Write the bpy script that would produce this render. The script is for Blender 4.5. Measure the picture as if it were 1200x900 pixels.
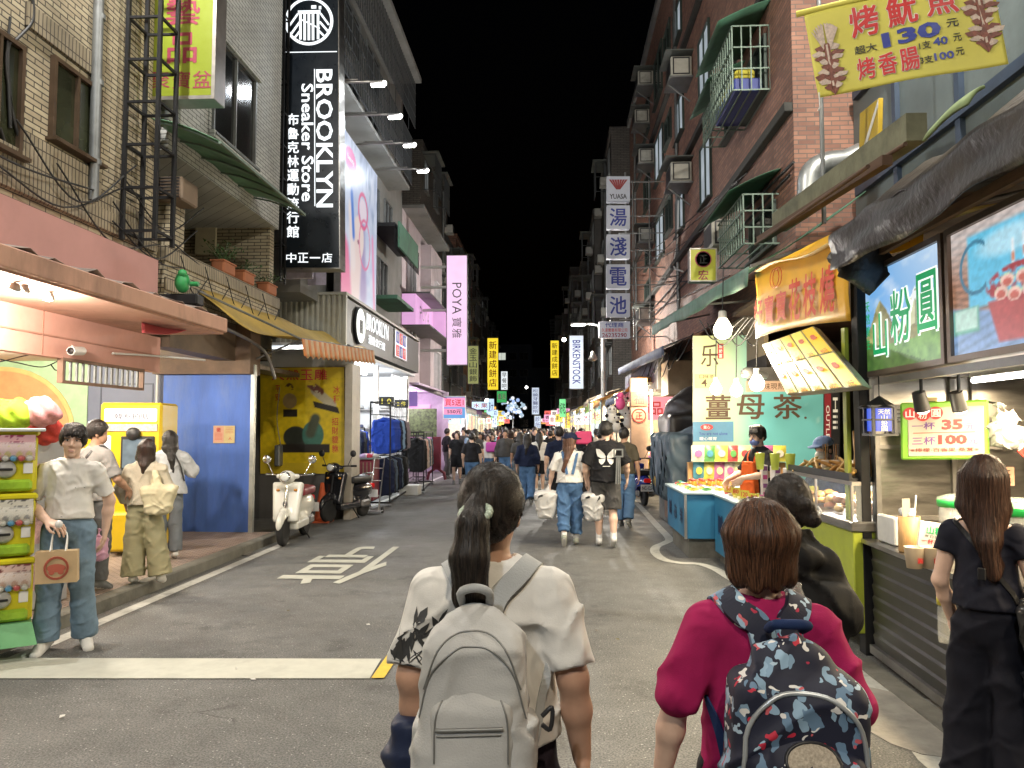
import bpy,math,random,os
import numpy as np
from mathutils import Vector,Matrix
from mathutils.bvhtree import BVHTree
for _o in list(bpy.data.objects):
 bpy.data.objects.remove(_o)
SC=bpy.context.scene
COL=SC.collection
R=math.radians
random.seed(7)
PITCH,YAW,CH,FPX=math.atan(53/900),math.atan(50/900),1.70,900.0
_cd=bpy.data.cameras.new('camera');CAM=bpy.data.objects.new('camera',_cd);COL.objects.link(CAM)
_cd.sensor_width=36.0;_cd.lens=27.0;_cd.clip_start=0.05;_cd.clip_end=2000
CAM.location=(0,0,CH)
_F=Vector((-math.sin(YAW)*math.cos(PITCH),math.cos(YAW)*math.cos(PITCH),math.sin(PITCH)))
_Rt=Vector((math.cos(YAW),math.sin(YAW),0));_Up=_Rt.cross(_F)
CAM.rotation_euler=Matrix((_Rt,_Up,-_F)).transposed().to_euler()
SC.camera=CAM
W=bpy.data.worlds.new('World');SC.world=W;W.use_nodes=True
_nt=W.node_tree;_bg=_nt.nodes['Background']
_sky=_nt.nodes.new('ShaderNodeTexSky');_sky.sky_type='NISHITA';_sky.sun_disc=False
_sky.sun_elevation=R(-4);_sky.sun_rotation=R(200)
_nt.links.new(_sky.outputs[0],_bg.inputs[0]);_bg.inputs[1].default_value=0.03
SC.view_settings.view_transform='Standard';SC.view_settings.look='None'
SC.view_settings.exposure=0.0;SC.view_settings.gamma=1.0
SC.cycles.use_denoising=True;SC.cycles.max_bounces=7;SC.cycles.diffuse_bounces=3
SC.cycles.glossy_bounces=3;SC.cycles.transmission_bounces=5;SC.cycles.transparent_max_bounces=8
SC.cycles.sample_clamp_indirect=4.0;SC.cycles.caustics_reflective=False;SC.cycles.caustics_refractive=False
def lamp(name,loc,power,col=(1,.93,.82),size=.3,parent=None,kind='POINT',rot=None,sizey=None,spread=None):
 l=bpy.data.lights.new(name,kind);l.energy=power;l.color=col
 if kind=='AREA':
  l.size=size
  if sizey:l.shape='RECTANGLE';l.size_y=sizey
  if spread:l.spread=spread
 elif kind=='SPOT':
  l.shadow_soft_size=size;l.spot_size=spread or R(110);l.spot_blend=.6
 else:l.shadow_soft_size=size
 o=bpy.data.objects.new(name,l);COL.objects.link(o);o.location=loc
 if rot:o.rotation_euler=rot
 if parent:o.parent=parent;o.matrix_parent_inverse=parent.matrix_basis.inverted()
 return o
def at(px,py,Y=None,X=None,Z=None):
 d=_F+_Rt*((px-600)/FPX)+_Up*((450-py)/FPX)
 o=Vector((0,0,CH))
 t=Y/d.y if Y is not None else(X/d.x if X is not None else(Z-CH)/d.z)
 return o+d*t
def _n(nt,t,**kw):
 n=nt.nodes.new(t)
 for k,v in kw.items():setattr(n,k,v)
 return n
def c3(h):
 if isinstance(h,str):
  h=h.lstrip('#');r=[int(h[i:i+2],16)/255 for i in(0,2,4)]
  return tuple(x/12.92 if x<=.04045 else((x+.055)/1.055)**2.4 for x in r)
 return tuple(h)
MATS={}
def mat(name,col=(.5,.5,.5),rough=.6,metal=0.,var=.12,scale=6.,bump=0.,bscale=60.,spec=.5,emit=None,es=0.,alpha=None,trans=0.,coat=0.,dirt=0.,dirtcol=(.03,.025,.02),stretch=(1,1,1),wrinkle=0.):
 0
 if name in MATS:return MATS[name]
 m=bpy.data.materials.new(name);m.use_nodes=True;MATS[name]=m
 nt=m.node_tree;b=nt.nodes['Principled BSDF'];L=nt.links.new
 col=c3(col)
 b.inputs['Roughness'].default_value=rough;b.inputs['Metallic'].default_value=metal
 b.inputs['Specular IOR Level'].default_value=spec
 if trans:b.inputs['Transmission Weight'].default_value=trans
 if coat:b.inputs['Coat Weight'].default_value=coat;b.inputs['Coat Roughness'].default_value=.1
 if alpha is not None:b.inputs['Alpha'].default_value=alpha
 if emit is not None:
  b.inputs['Emission Color'].default_value=(*c3(emit),1);b.inputs['Emission Strength'].default_value=es
 tc=_n(nt,'ShaderNodeTexCoord');mp=_n(nt,'ShaderNodeMapping');mp.inputs['Scale'].default_value=stretch
 L(tc.outputs['Object'],mp.inputs[0]);vec=mp.outputs[0]
 if var or dirt:
  nz=_n(nt,'ShaderNodeTexNoise');nz.inputs['Scale'].default_value=scale;nz.inputs['Detail'].default_value=5;nz.inputs['Roughness'].default_value=.62
  L(vec,nz.inputs[0])
  mr=_n(nt,'ShaderNodeMapRange');mr.inputs[1].default_value=.25;mr.inputs[2].default_value=.75
  mr.inputs[3].default_value=1-var*1.3;mr.inputs[4].default_value=1+var
  L(nz.outputs[0],mr.inputs[0])
  mx=_n(nt,'ShaderNodeVectorMath',operation='SCALE');mx.inputs[0].default_value=col
  L(mr.outputs[0],mx.inputs[3]);out=mx.outputs[0]
  if dirt:
   n2=_n(nt,'ShaderNodeTexNoise');n2.inputs['Scale'].default_value=scale*.37;n2.inputs['Detail'].default_value=8;n2.inputs['Roughness'].default_value=.7
   L(vec,n2.inputs[0])
   r2=_n(nt,'ShaderNodeMapRange');r2.inputs[1].default_value=.5;r2.inputs[2].default_value=.72;r2.inputs[3].default_value=0;r2.inputs[4].default_value=dirt
   L(n2.outputs[0],r2.inputs[0])
   mm=_n(nt,'ShaderNodeMix',data_type='RGBA');L(r2.outputs[0],mm.inputs[0]);L(out,mm.inputs[6]);mm.inputs[7].default_value=(*dirtcol,1)
   out=mm.outputs[2]
  L(out,b.inputs['Base Color'])
  rr=_n(nt,'ShaderNodeMapRange');rr.inputs[3].default_value=max(.03,rough-.12);rr.inputs[4].default_value=min(1,rough+.12)
  L(nz.outputs[0],rr.inputs[0]);L(rr.outputs[0],b.inputs['Roughness'])
 else:b.inputs['Base Color'].default_value=(*col,1)
 if wrinkle:
  nw_=_n(nt,'ShaderNodeTexNoise',noise_type='RIDGED_MULTIFRACTAL');nw_.inputs['Scale'].default_value=6;nw_.inputs['Detail'].default_value=3;nw_.inputs['Distortion'].default_value=1.4;L(vec,nw_.inputs[0])
  bw_=_n(nt,'ShaderNodeBump');bw_.inputs['Strength'].default_value=wrinkle;bw_.inputs['Distance'].default_value=.035;L(nw_.outputs[0],bw_.inputs['Height']);L(bw_.outputs[0],b.inputs['Normal'])
 if bump:
  nb=_n(nt,'ShaderNodeTexNoise');nb.inputs['Scale'].default_value=bscale;nb.inputs['Detail'].default_value=3
  L(vec,nb.inputs[0])
  bp=_n(nt,'ShaderNodeBump');bp.inputs['Strength'].default_value=bump;bp.inputs['Distance'].default_value=.01
  L(nb.outputs[0],bp.inputs['Height']);L(bp.outputs[0],b.inputs['Normal'])
  if wrinkle:L(bw_.outputs[0],bp.inputs['Normal'])
 return m
def glow(name,col,s=1.5,var=.06,scale=2.):
 0
 if name in MATS:return MATS[name]
 m=bpy.data.materials.new(name);m.use_nodes=True;MATS[name]=m
 nt=m.node_tree;b=nt.nodes['Principled BSDF'];L=nt.links.new
 b.inputs['Base Color'].default_value=(*[.14*x for x in c3(col)],1);b.inputs['Roughness'].default_value=.35
 b.inputs['Emission Color'].default_value=(*c3(col),1);b.inputs['Emission Strength'].default_value=s
 if var:
  tc=_n(nt,'ShaderNodeTexCoord');nz=_n(nt,'ShaderNodeTexNoise');nz.inputs['Scale'].default_value=scale;nz.inputs['Detail'].default_value=1
  L(tc.outputs['Object'],nz.inputs[0]);mr=_n(nt,'ShaderNodeMapRange');mr.inputs[1].default_value=.3;mr.inputs[2].default_value=.7
  mr.inputs[3].default_value=s*(1-var);mr.inputs[4].default_value=s*(1+var);L(nz.outputs[0],mr.inputs[0]);L(mr.outputs[0],b.inputs['Emission Strength'])
 return m
def picmat(name,rough=.45,emit=0.,bump=0.):
 0
 if name in MATS:return MATS[name]
 m=bpy.data.materials.new(name);m.use_nodes=True;MATS[name]=m
 nt=m.node_tree;b=nt.nodes['Principled BSDF'];L=nt.links.new
 a=_n(nt,'ShaderNodeAttribute',attribute_name='pic');b.inputs['Roughness'].default_value=rough
 if emit:b.inputs['Base Color'].default_value=(.03,.03,.03,1)
 else:L(a.outputs[0],b.inputs['Base Color'])
 if emit:L(a.outputs[0],b.inputs['Emission Color']);b.inputs['Emission Strength'].default_value=emit
 return m
def brickmat(name,c1,c2,mortar,w=.2,h=.06,gap=.006,rough=.7,bumps=.35,dirt=.35,vertical=False,off=.5,var=0.0):
 0
 if name in MATS:return MATS[name]
 m=bpy.data.materials.new(name);m.use_nodes=True;MATS[name]=m
 nt=m.node_tree;b=nt.nodes['Principled BSDF'];L=nt.links.new
 tc=_n(nt,'ShaderNodeTexCoord');sp=_n(nt,'ShaderNodeSeparateXYZ');L(tc.outputs['Object'],sp.inputs[0])
 ad=_n(nt,'ShaderNodeMath',operation='ADD');L(sp.outputs[0],ad.inputs[0]);L(sp.outputs[1],ad.inputs[1])
 cb=_n(nt,'ShaderNodeCombineXYZ')
 L(ad.outputs[0],cb.inputs[1 if vertical else 0]);L(sp.outputs[2],cb.inputs[0 if vertical else 1])
 br=_n(nt,'ShaderNodeTexBrick');L(cb.outputs[0],br.inputs[0]);br.offset=off
 br.inputs['Scale'].default_value=1;br.inputs['Brick Width'].default_value=w;br.inputs['Row Height'].default_value=h
 br.inputs['Mortar Size'].default_value=gap;br.inputs['Mortar Smooth'].default_value=.1;br.inputs['Bias'].default_value=0
 br.inputs[1].default_value=(*c3(c1),1);br.inputs[2].default_value=(*c3(c2),1);br.inputs[3].default_value=(*c3(mortar),1)
 nz=_n(nt,'ShaderNodeTexNoise');nz.inputs['Scale'].default_value=.8;nz.inputs['Detail'].default_value=8;nz.inputs['Roughness'].default_value=.68;L(tc.outputs['Object'],nz.inputs[0])
 mr=_n(nt,'ShaderNodeMapRange');mr.inputs[1].default_value=.35;mr.inputs[2].default_value=.7;mr.inputs[3].default_value=1.0;mr.inputs[4].default_value=1-dirt
 L(nz.outputs[0],mr.inputs[0])
 mx=_n(nt,'ShaderNodeVectorMath',operation='SCALE');L(br.outputs[0],mx.inputs[0]);L(mr.outputs[0],mx.inputs[3]);L(mx.outputs[0],b.inputs['Base Color'])
 b.inputs['Roughness'].default_value=rough
 iv=_n(nt,'ShaderNodeMath',operation='SUBTRACT');iv.inputs[0].default_value=1;L(br.outputs[1],iv.inputs[1])
 bp=_n(nt,'ShaderNodeBump');bp.inputs['Strength'].default_value=bumps;bp.inputs['Distance'].default_value=.01;L(iv.outputs[0],bp.inputs['Height']);L(bp.outputs[0],b.inputs['Normal'])
 return m
def FR(o,x,y):
 0
 x=Vector(x).normalized();y=Vector(y).normalized();z=x.cross(y)
 M=Matrix((x,y,z)).transposed().to_4x4();M.translation=Vector(o);return M
XP,YP,ZP=Vector((1,0,0)),Vector((0,1,0)),Vector((0,0,1))
def front(o):return FR(o,XP,ZP)
def eastw(o):return FR(o,YP,ZP)
def westw(o):return FR(o,-YP,ZP)
def front90(o):return FR(o,-ZP,XP)
_TXT={}
def text_geo(s,bold=0.0):
 k=(s,bold)
 if k in _TXT:return _TXT[k]
 c=bpy.data.curves.new('t','FONT');c.body=s;c.offset=bold;c.resolution_u=2;c.align_x='CENTER'
 o=bpy.data.objects.new('t',c);me=bpy.data.meshes.new_from_object(o)
 v=[(p.co.x,p.co.y)for p in me.vertices];f=[tuple(p.vertices)for p in me.polygons]
 bpy.data.objects.remove(o);bpy.data.curves.remove(c);bpy.data.meshes.remove(me)
 if not v:v=[(0,0),(1,1)]
 xs=[p[0]for p in v];ys=[p[1]for p in v]
 cx,cy=(min(xs)+max(xs))/2,(min(ys)+max(ys))/2
 _TXT[k]=([(x-cx,y-cy)for x,y in v],f,max(xs)-min(xs),max(ys)-min(ys));return _TXT[k]
SPLIT={'arms':'arm','casters':'caster','wheels':'wheel','rungs':'rung','uprights':'upright','door_posts':'door_post','window_surrounds':'window_surround','poles':'pole','roof_battens':'roof_batten','tiles':'tile','handles':'handle','shutter_rails':'shutter_rail','ribs':'rib','capsules':'capsule','shelf_boards':'shelf','display_shoes':'shoe','folded_garments':'folded_garment','posts':'post','band_trims':'band_trim','slats':'slat','steel_bars':'steel_bar','wooden_beams':'wooden_beam','brows':'brow','wall_strips':'wall_strip','ledges':'ledge','turn_signals':'turn_signal','shelf_fronts':'shelf_front','hood_slabs':'hood_slab','ears':'ear','paws':'paw','eyes':'eye','kickstands':'kickstand','balloons':'balloon','bezel_screens':'screen'}
class MB:
 def __init__(s):s.v=[];s.f=[];s.mi=[];s.sm=[];s.M=None
 def add(s,V,Fc,mi=0,smooth=False,M=None):
  n=len(s.v);T=s.M@M if(s.M is not None and M is not None)else(M if M is not None else s.M)
  if T is None:s.v+=[tuple(p)for p in V]
  else:s.v+=[tuple(T@Vector(p))for p in V]
  s.f+=[tuple(i+n for i in q)for q in Fc];s.mi+=[mi]*len(Fc);s.sm+=[smooth]*len(Fc);return s
 def box(s,c,d,mi=0,bev=0.,M=None,rz=0.):
  x,y,z=d[0]/2,d[1]/2,d[2]/2;c=Vector(c)
  Rm=Matrix.Rotation(rz,3,'Z')if rz else None
  pt=(lambda p:c+(Rm@Vector(p)if Rm else Vector(p)))
  b=min(bev,x*.9,y*.9,z*.9)
  if b<=0:
   V=[pt((i*x,j*y,k*z))for i in(-1,1)for j in(-1,1)for k in(-1,1)]
   return s.add(V,[(0,1,3,2),(4,6,7,5),(0,4,5,1),(2,3,7,6),(0,2,6,4),(1,5,7,3)],mi,False,M)
  V=[];idx={}
  for i in(-1,1):
   for j in(-1,1):
    for k in(-1,1):
     for a,p in enumerate(((i*x,j*(y-b),k*(z-b)),(i*(x-b),j*y,k*(z-b)),(i*(x-b),j*(y-b),k*z))):
      idx[(i,j,k,a)]=len(V);V.append(pt(p))
  Fc=[]
  def q(*ks):
   f=[idx[t]for t in ks];a=[V[t]for t in f];n=(a[1]-a[0]).cross(a[2]-a[0]);m=sum(a,Vector())/len(a)-c
   Fc.append(tuple(f)if n.dot(m)>0 else tuple(reversed(f)))
  for g in(-1,1):
   q((g,-1,-1,0),(g,1,-1,0),(g,1,1,0),(g,-1,1,0));q((-1,g,-1,1),(1,g,-1,1),(1,g,1,1),(-1,g,1,1));q((-1,-1,g,2),(1,-1,g,2),(1,1,g,2),(-1,1,g,2))
   for h in(-1,1):
    q((g,h,-1,0),(g,h,1,0),(g,h,1,1),(g,h,-1,1));q((g,-1,h,0),(g,1,h,0),(g,1,h,2),(g,-1,h,2));q((-1,g,h,1),(1,g,h,1),(1,g,h,2),(-1,g,h,2))
    for k in(-1,1):q((g,h,k,0),(g,h,k,1),(g,h,k,2))
  return s.add(V,Fc,mi,False,M)
 def span(s,a,b,mi=0,bev=0.,M=None):
  a,b=Vector(a),Vector(b);return s.box((a+b)/2,[abs(t)for t in b-a],mi,bev,M)
 def tube(s,pts,r,n=8,mi=0,M=None,cap=True,smooth=True):
  pts=[Vector(p)for p in pts];rs=r if isinstance(r,(list,tuple))else[r]*len(pts)
  V=[];Fc=[];up=None
  for i,p in enumerate(pts):
   t=((pts[min(i+1,len(pts)-1)]-pts[i]).normalized()+(pts[i]-pts[max(i-1,0)]).normalized()).normalized()
   if up is None:up=ZP if abs(t.z)<.9 else XP
   a=t.cross(up).normalized();bb=a.cross(t).normalized();up=bb
   for k in range(n):
    an=2*math.pi*k/n;V.append(p+(a*math.cos(an)+bb*math.sin(an))*rs[i])
  for i in range(len(pts)-1):
   for k in range(n):
    k2=(k+1)%n;Fc.append((i*n+k,i*n+k2,(i+1)*n+k2,(i+1)*n+k))
  s.add(V,Fc,mi,smooth,M)
  if cap:s.add(V[:n],[tuple(range(n))[::-1]],mi,False,M);s.add(V[-n:],[tuple(range(n))],mi,False,M)
  return s
 def bar(s,a,b,w,h=None,mi=0,M=None):
  0
  a,b=Vector(a),Vector(b);t=(b-a).normalized();u=ZP if abs(t.z)<.95 else YP
  x=t.cross(u).normalized();y=x.cross(t);h=h or w;V=[]
  for p in(a,b):
   for i,j in((-1,-1),(1,-1),(1,1),(-1,1)):V.append(p+x*i*w/2+y*j*h/2)
  return s.add(V,[(3,2,1,0),(4,5,6,7),(0,1,5,4),(1,2,6,5),(2,3,7,6),(3,0,4,7)],mi,False,M)
 def lathe(s,prof,c=(0,0,0),n=20,mi=0,M=None,smooth=True):
  c=Vector(c);V=[];Fc=[]
  for r,z in prof:
   for k in range(n):a=2*math.pi*k/n;V.append(c+Vector((r*math.cos(a),r*math.sin(a),z)))
  for i in range(len(prof)-1):
   for k in range(n):k2=(k+1)%n;Fc.append((i*n+k,i*n+k2,(i+1)*n+k2,(i+1)*n+k))
  Fc.append(tuple(range(n))[::-1]);Fc.append(tuple((len(prof)-1)*n+k for k in range(n)))
  return s.add(V,Fc,mi,smooth,M)
 def prism(s,poly,d,M=None,mi=0,z0=0.):
  n=len(poly);ar=sum(poly[i][0]*poly[(i+1)%n][1]-poly[(i+1)%n][0]*poly[i][1]for i in range(n))
  if ar<0:poly=poly[::-1]
  V=[(x,y,z0)for x,y in poly]+[(x,y,z0+d)for x,y in poly]
  Fc=[tuple(range(n))[::-1],tuple(range(n,2*n))]+[(i,(i+1)%n,n+(i+1)%n,n+i)for i in range(n)]
  return s.add(V,Fc,mi,False,M)
 def ball(s,c,r,nu=14,nv=9,mi=0,M=None):
  r=r if hasattr(r,'__len__')else(r,r,r);c=Vector(c);V=[c+Vector((0,0,-r[2]))];Fc=[]
  for j in range(1,nv):
   p=-math.pi/2+math.pi*j/nv
   for i in range(nu):a=2*math.pi*i/nu;V.append(c+Vector((r[0]*math.cos(p)*math.cos(a),r[1]*math.cos(p)*math.sin(a),r[2]*math.sin(p))))
  V.append(c+Vector((0,0,r[2])));L=len(V)-1
  for i in range(nu):Fc.append((0,1+(i+1)%nu,1+i));Fc.append((L,L-nu+i,L-nu+(i+1)%nu))
  for j in range(nv-2):
   for i in range(nu):a=1+j*nu;Fc.append((a+i,a+(i+1)%nu,a+nu+(i+1)%nu,a+nu+i))
  return s.add(V,Fc,mi,True,M)
 def grid(s,fn,nu,nv,mi=0,smooth=True,M=None,thick=0.):
  V=[Vector(fn(i/nu,j/nv))for j in range(nv+1)for i in range(nu+1)];w=nu+1
  Fc=[(j*w+i,j*w+i+1,(j+1)*w+i+1,(j+1)*w+i)for j in range(nv)for i in range(nu)]
  if thick:
   n=len(V);N=[Vector()for _ in V]
   for q in Fc:
    nn=(V[q[1]]-V[q[0]]).cross(V[q[3]]-V[q[0]])
    for k in q:N[k]+=nn
   V2=[V[k]-N[k].normalized()*thick for k in range(n)]
   Fc2=[tuple(k+n for k in q[::-1])for q in Fc]
   ed=[(i,i+1)for i in range(nu)]+[(nv*w+i+1,nv*w+i)for i in range(nu)]+[((j+1)*w,j*w)for j in range(nv)]+[(j*w+nu,(j+1)*w+nu)for j in range(nv)]
   V=V+V2;Fc=Fc+Fc2+[(b,a,a+n,b+n)for a,b in ed]
  return s.add(V,Fc,mi,smooth,M)
 def text(s,txt,M,w=None,h=None,mi=0,bold=0.,d=.004,off=.003,x=0.,y=0.):
  0
  cjk=any(ord(ch)>0x2e80 for ch in txt);grow=max(0.,bold-.006)if cjk else 0.
  V,Fc,tw,th=text_geo(txt,(min(bold,.006)if grow<=.004 else 0.)if cjk else bold);tw+=2*grow;th+=2*grow
  sx=(w/tw if w else None);sy=(h/th if h else None);sx=sx or sy;sy=sy or sx
  for k in range(7 if grow>.004 else 1):
   a=math.pi*k/3;dx,dy=(grow*math.cos(a),grow*math.sin(a))if k else(0,0);s.add([(x+(p+dx)*sx,y+(q+dy)*sy,off+.0003*k)for p,q in V],Fc,mi,False,M)
  return s
 def column(s,txt,M,cw,ch,mi=0,bold=0.,x=0.,y=0.,fill=.86,off=.003):
  n=len(txt)
  for i,c in enumerate(txt):
   if c!=' ':s.text(c,M,cw*fill,ch*fill if c not in '一' else ch*.12,mi,bold,x=x,y=y+(n-1)*ch/2-i*ch,off=off)
  return s
 def row(s,txt,M,cw,ch,mi=0,bold=0.,x=0.,y=0.,fill=.88,off=.003):
  n=len(txt)
  for i,c in enumerate(txt):
   if c!=' ':s.text(c,M,cw*fill,ch*fill if c not in '一' else ch*.13,mi,bold,x=x-(n-1)*cw/2+i*cw,y=y,off=off)
  return s
 def islands(s,name,mats,parent):
  0
  up={};
  def find(a):
   while up[a]!=a:up[a]=up[up[a]];a=up[a]
   return a
  key=[tuple(round(c,4)for c in v)for v in s.v]
  for k in key:up.setdefault(k,k)
  for f in s.f:
   r=find(key[f[0]])
   for i in f[1:]:up[find(key[i])]=r
  g={}
  for j,f in enumerate(s.f):g.setdefault(find(key[f[0]]),[]).append(j)
  o=None
  for js in g.values():
   q=MB();ix={}
   for j in js:
    for i in s.f[j]:
     if i not in ix:ix[i]=len(q.v);q.v.append(s.v[i])
    q.f.append(tuple(ix[i]for i in s.f[j]));q.mi.append(s.mi[j]);q.sm.append(s.sm[j])
   o=q.build(name,mats,parent)
  return o
 def frame(s,M,w,h,t,d,mi=0,z=0.):
  0
  for sx in(-1,1):s.box((sx*(w/2+t/2),0,z+d/2),(t,h+2*t,d),mi,0,M)
  for sy in(-1,1):s.box((0,sy*(h/2+t/2),z+d/2),(w,t,d),mi,0,M)
  return s
 def build(s,name,mats,parent=None,label=None,kind=None,origin=None):
  if name in SPLIT and parent is not None:return s.islands(SPLIT[name],mats,parent)
  me=bpy.data.meshes.new(name);mats=mats if isinstance(mats,(list,tuple))else[mats]
  if origin is not None:
   o3=Vector(origin);s.v=[tuple(Vector(p)-o3)for p in s.v]
  me.from_pydata(s.v,[],s.f)
  for m in mats:me.materials.append(m)
  me.polygons.foreach_set('material_index',s.mi);me.polygons.foreach_set('use_smooth',s.sm);me.update()
  return link(name,me,parent,label,kind,origin)
def link(name,me,parent=None,label=None,kind=None,origin=None):
 o=bpy.data.objects.new(name,me);COL.objects.link(o)
 if origin is not None:o.location=origin
 if parent:o.parent=parent
 if parent and not isloc(parent):o.matrix_parent_inverse=world(parent).inverted()
 if label:o['label']=label
 if kind:o['kind']=kind
 return o
def isloc(o):
 while o.parent:o=o.parent
 return bool(o.get('local'))
def world(o):
 M=o.matrix_basis.copy()
 return(world(o.parent)@o.matrix_parent_inverse@M)if o.parent else M
def thing(name,label,cat,loc=(0,0,0),rz=0.,group=None,local=False):
 0
 o=bpy.data.objects.new(name,None);COL.objects.link(o);o.location=loc;o.rotation_euler=(0,0,rz);o.empty_display_size=.2
 o['label']=label;o['category']=cat
 if group:o['group']=group
 if local:o['local']=1
 return o
def tag(o,label,cat,group=None):
 o['label']=label;o['category']=cat
 if group:o['group']=group
 return o
def dup(root,loc,rz=0.,label=None,sc=None):
 def cp(o,par):
  c=o.copy();COL.objects.link(c);c.parent=par
  for ch in list(o.children):cp(ch,c)
  return c
 r=cp(root,None);r.location=loc;r.rotation_euler=(0,0,rz)
 if sc:r.scale=(sc,sc,sc)
 if label:r['label']=label
 return r
def picture(name,M,w,h,nx,ny,fn,mt,parent=None,z=.003,curve=None):
 0
 V=[];Cc=[]
 for j in range(ny+1):
  for i in range(nx+1):V.append(tuple(M@Vector(((i/nx-.5)*w,(j/ny-.5)*h,z))))
 W1=nx+1;Fc=[(j*W1+i,j*W1+i+1,(j+1)*W1+i+1,(j+1)*W1+i)for j in range(ny)for i in range(nx)]
 me=bpy.data.meshes.new(name);me.from_pydata(V,[],Fc);me.materials.append(mt)
 a=me.color_attributes.new('pic','FLOAT_COLOR','POINT')
 u,v=np.meshgrid(np.linspace(0,1,nx+1),np.linspace(0,1,ny+1))
 rgb=np.ones(u.shape+(4,));rgb[...,:3]=np.clip(fn(u,v),0,1);a.data.foreach_set('color',rgb.astype(np.float32).ravel())
 me.update();return link(name,me,parent)
_rs=np.random.RandomState(3);_LT=_rs.rand(64,64)
def vnoise(x,y):
 xi=np.floor(x).astype(int);yi=np.floor(y).astype(int);fx=x-xi;fy=y-yi;fx=fx*fx*(3-2*fx);fy=fy*fy*(3-2*fy)
 g=lambda a,b:_LT[a%64,b%64]
 return(g(xi,yi)*(1-fx)+g(xi+1,yi)*fx)*(1-fy)+(g(xi,yi+1)*(1-fx)+g(xi+1,yi+1)*fx)*fy
def fbm(x,y,o=4):
 t=0;a=.5
 for i in range(o):t=t+a*vnoise(x+17*i,y+9*i);x=x*2;y=y*2;a*=.5
 return t
def lay(base,col,m):return base*(1-m[...,None])+np.array(c3(col))*m[...,None]
def soft(d,e=.01):return np.clip(.5-d/e,0,1)
def ell(u,v,cx,cy,rx,ry,a=0.):
 c,s=math.cos(a),math.sin(a);x=(u-cx)*c+(v-cy)*s;y=-(u-cx)*s+(v-cy)*c
 return np.sqrt((x/rx)**2+(y/ry)**2)-1
def segd(u,v,a,b,r):
 a=np.array(a);b=np.array(b);d=b-a;t=np.clip(((u-a[0])*d[0]+(v-a[1])*d[1])/(d@d),0,1)
 return np.hypot(u-a[0]-t*d[0],v-a[1]-t*d[1])-r
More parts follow.
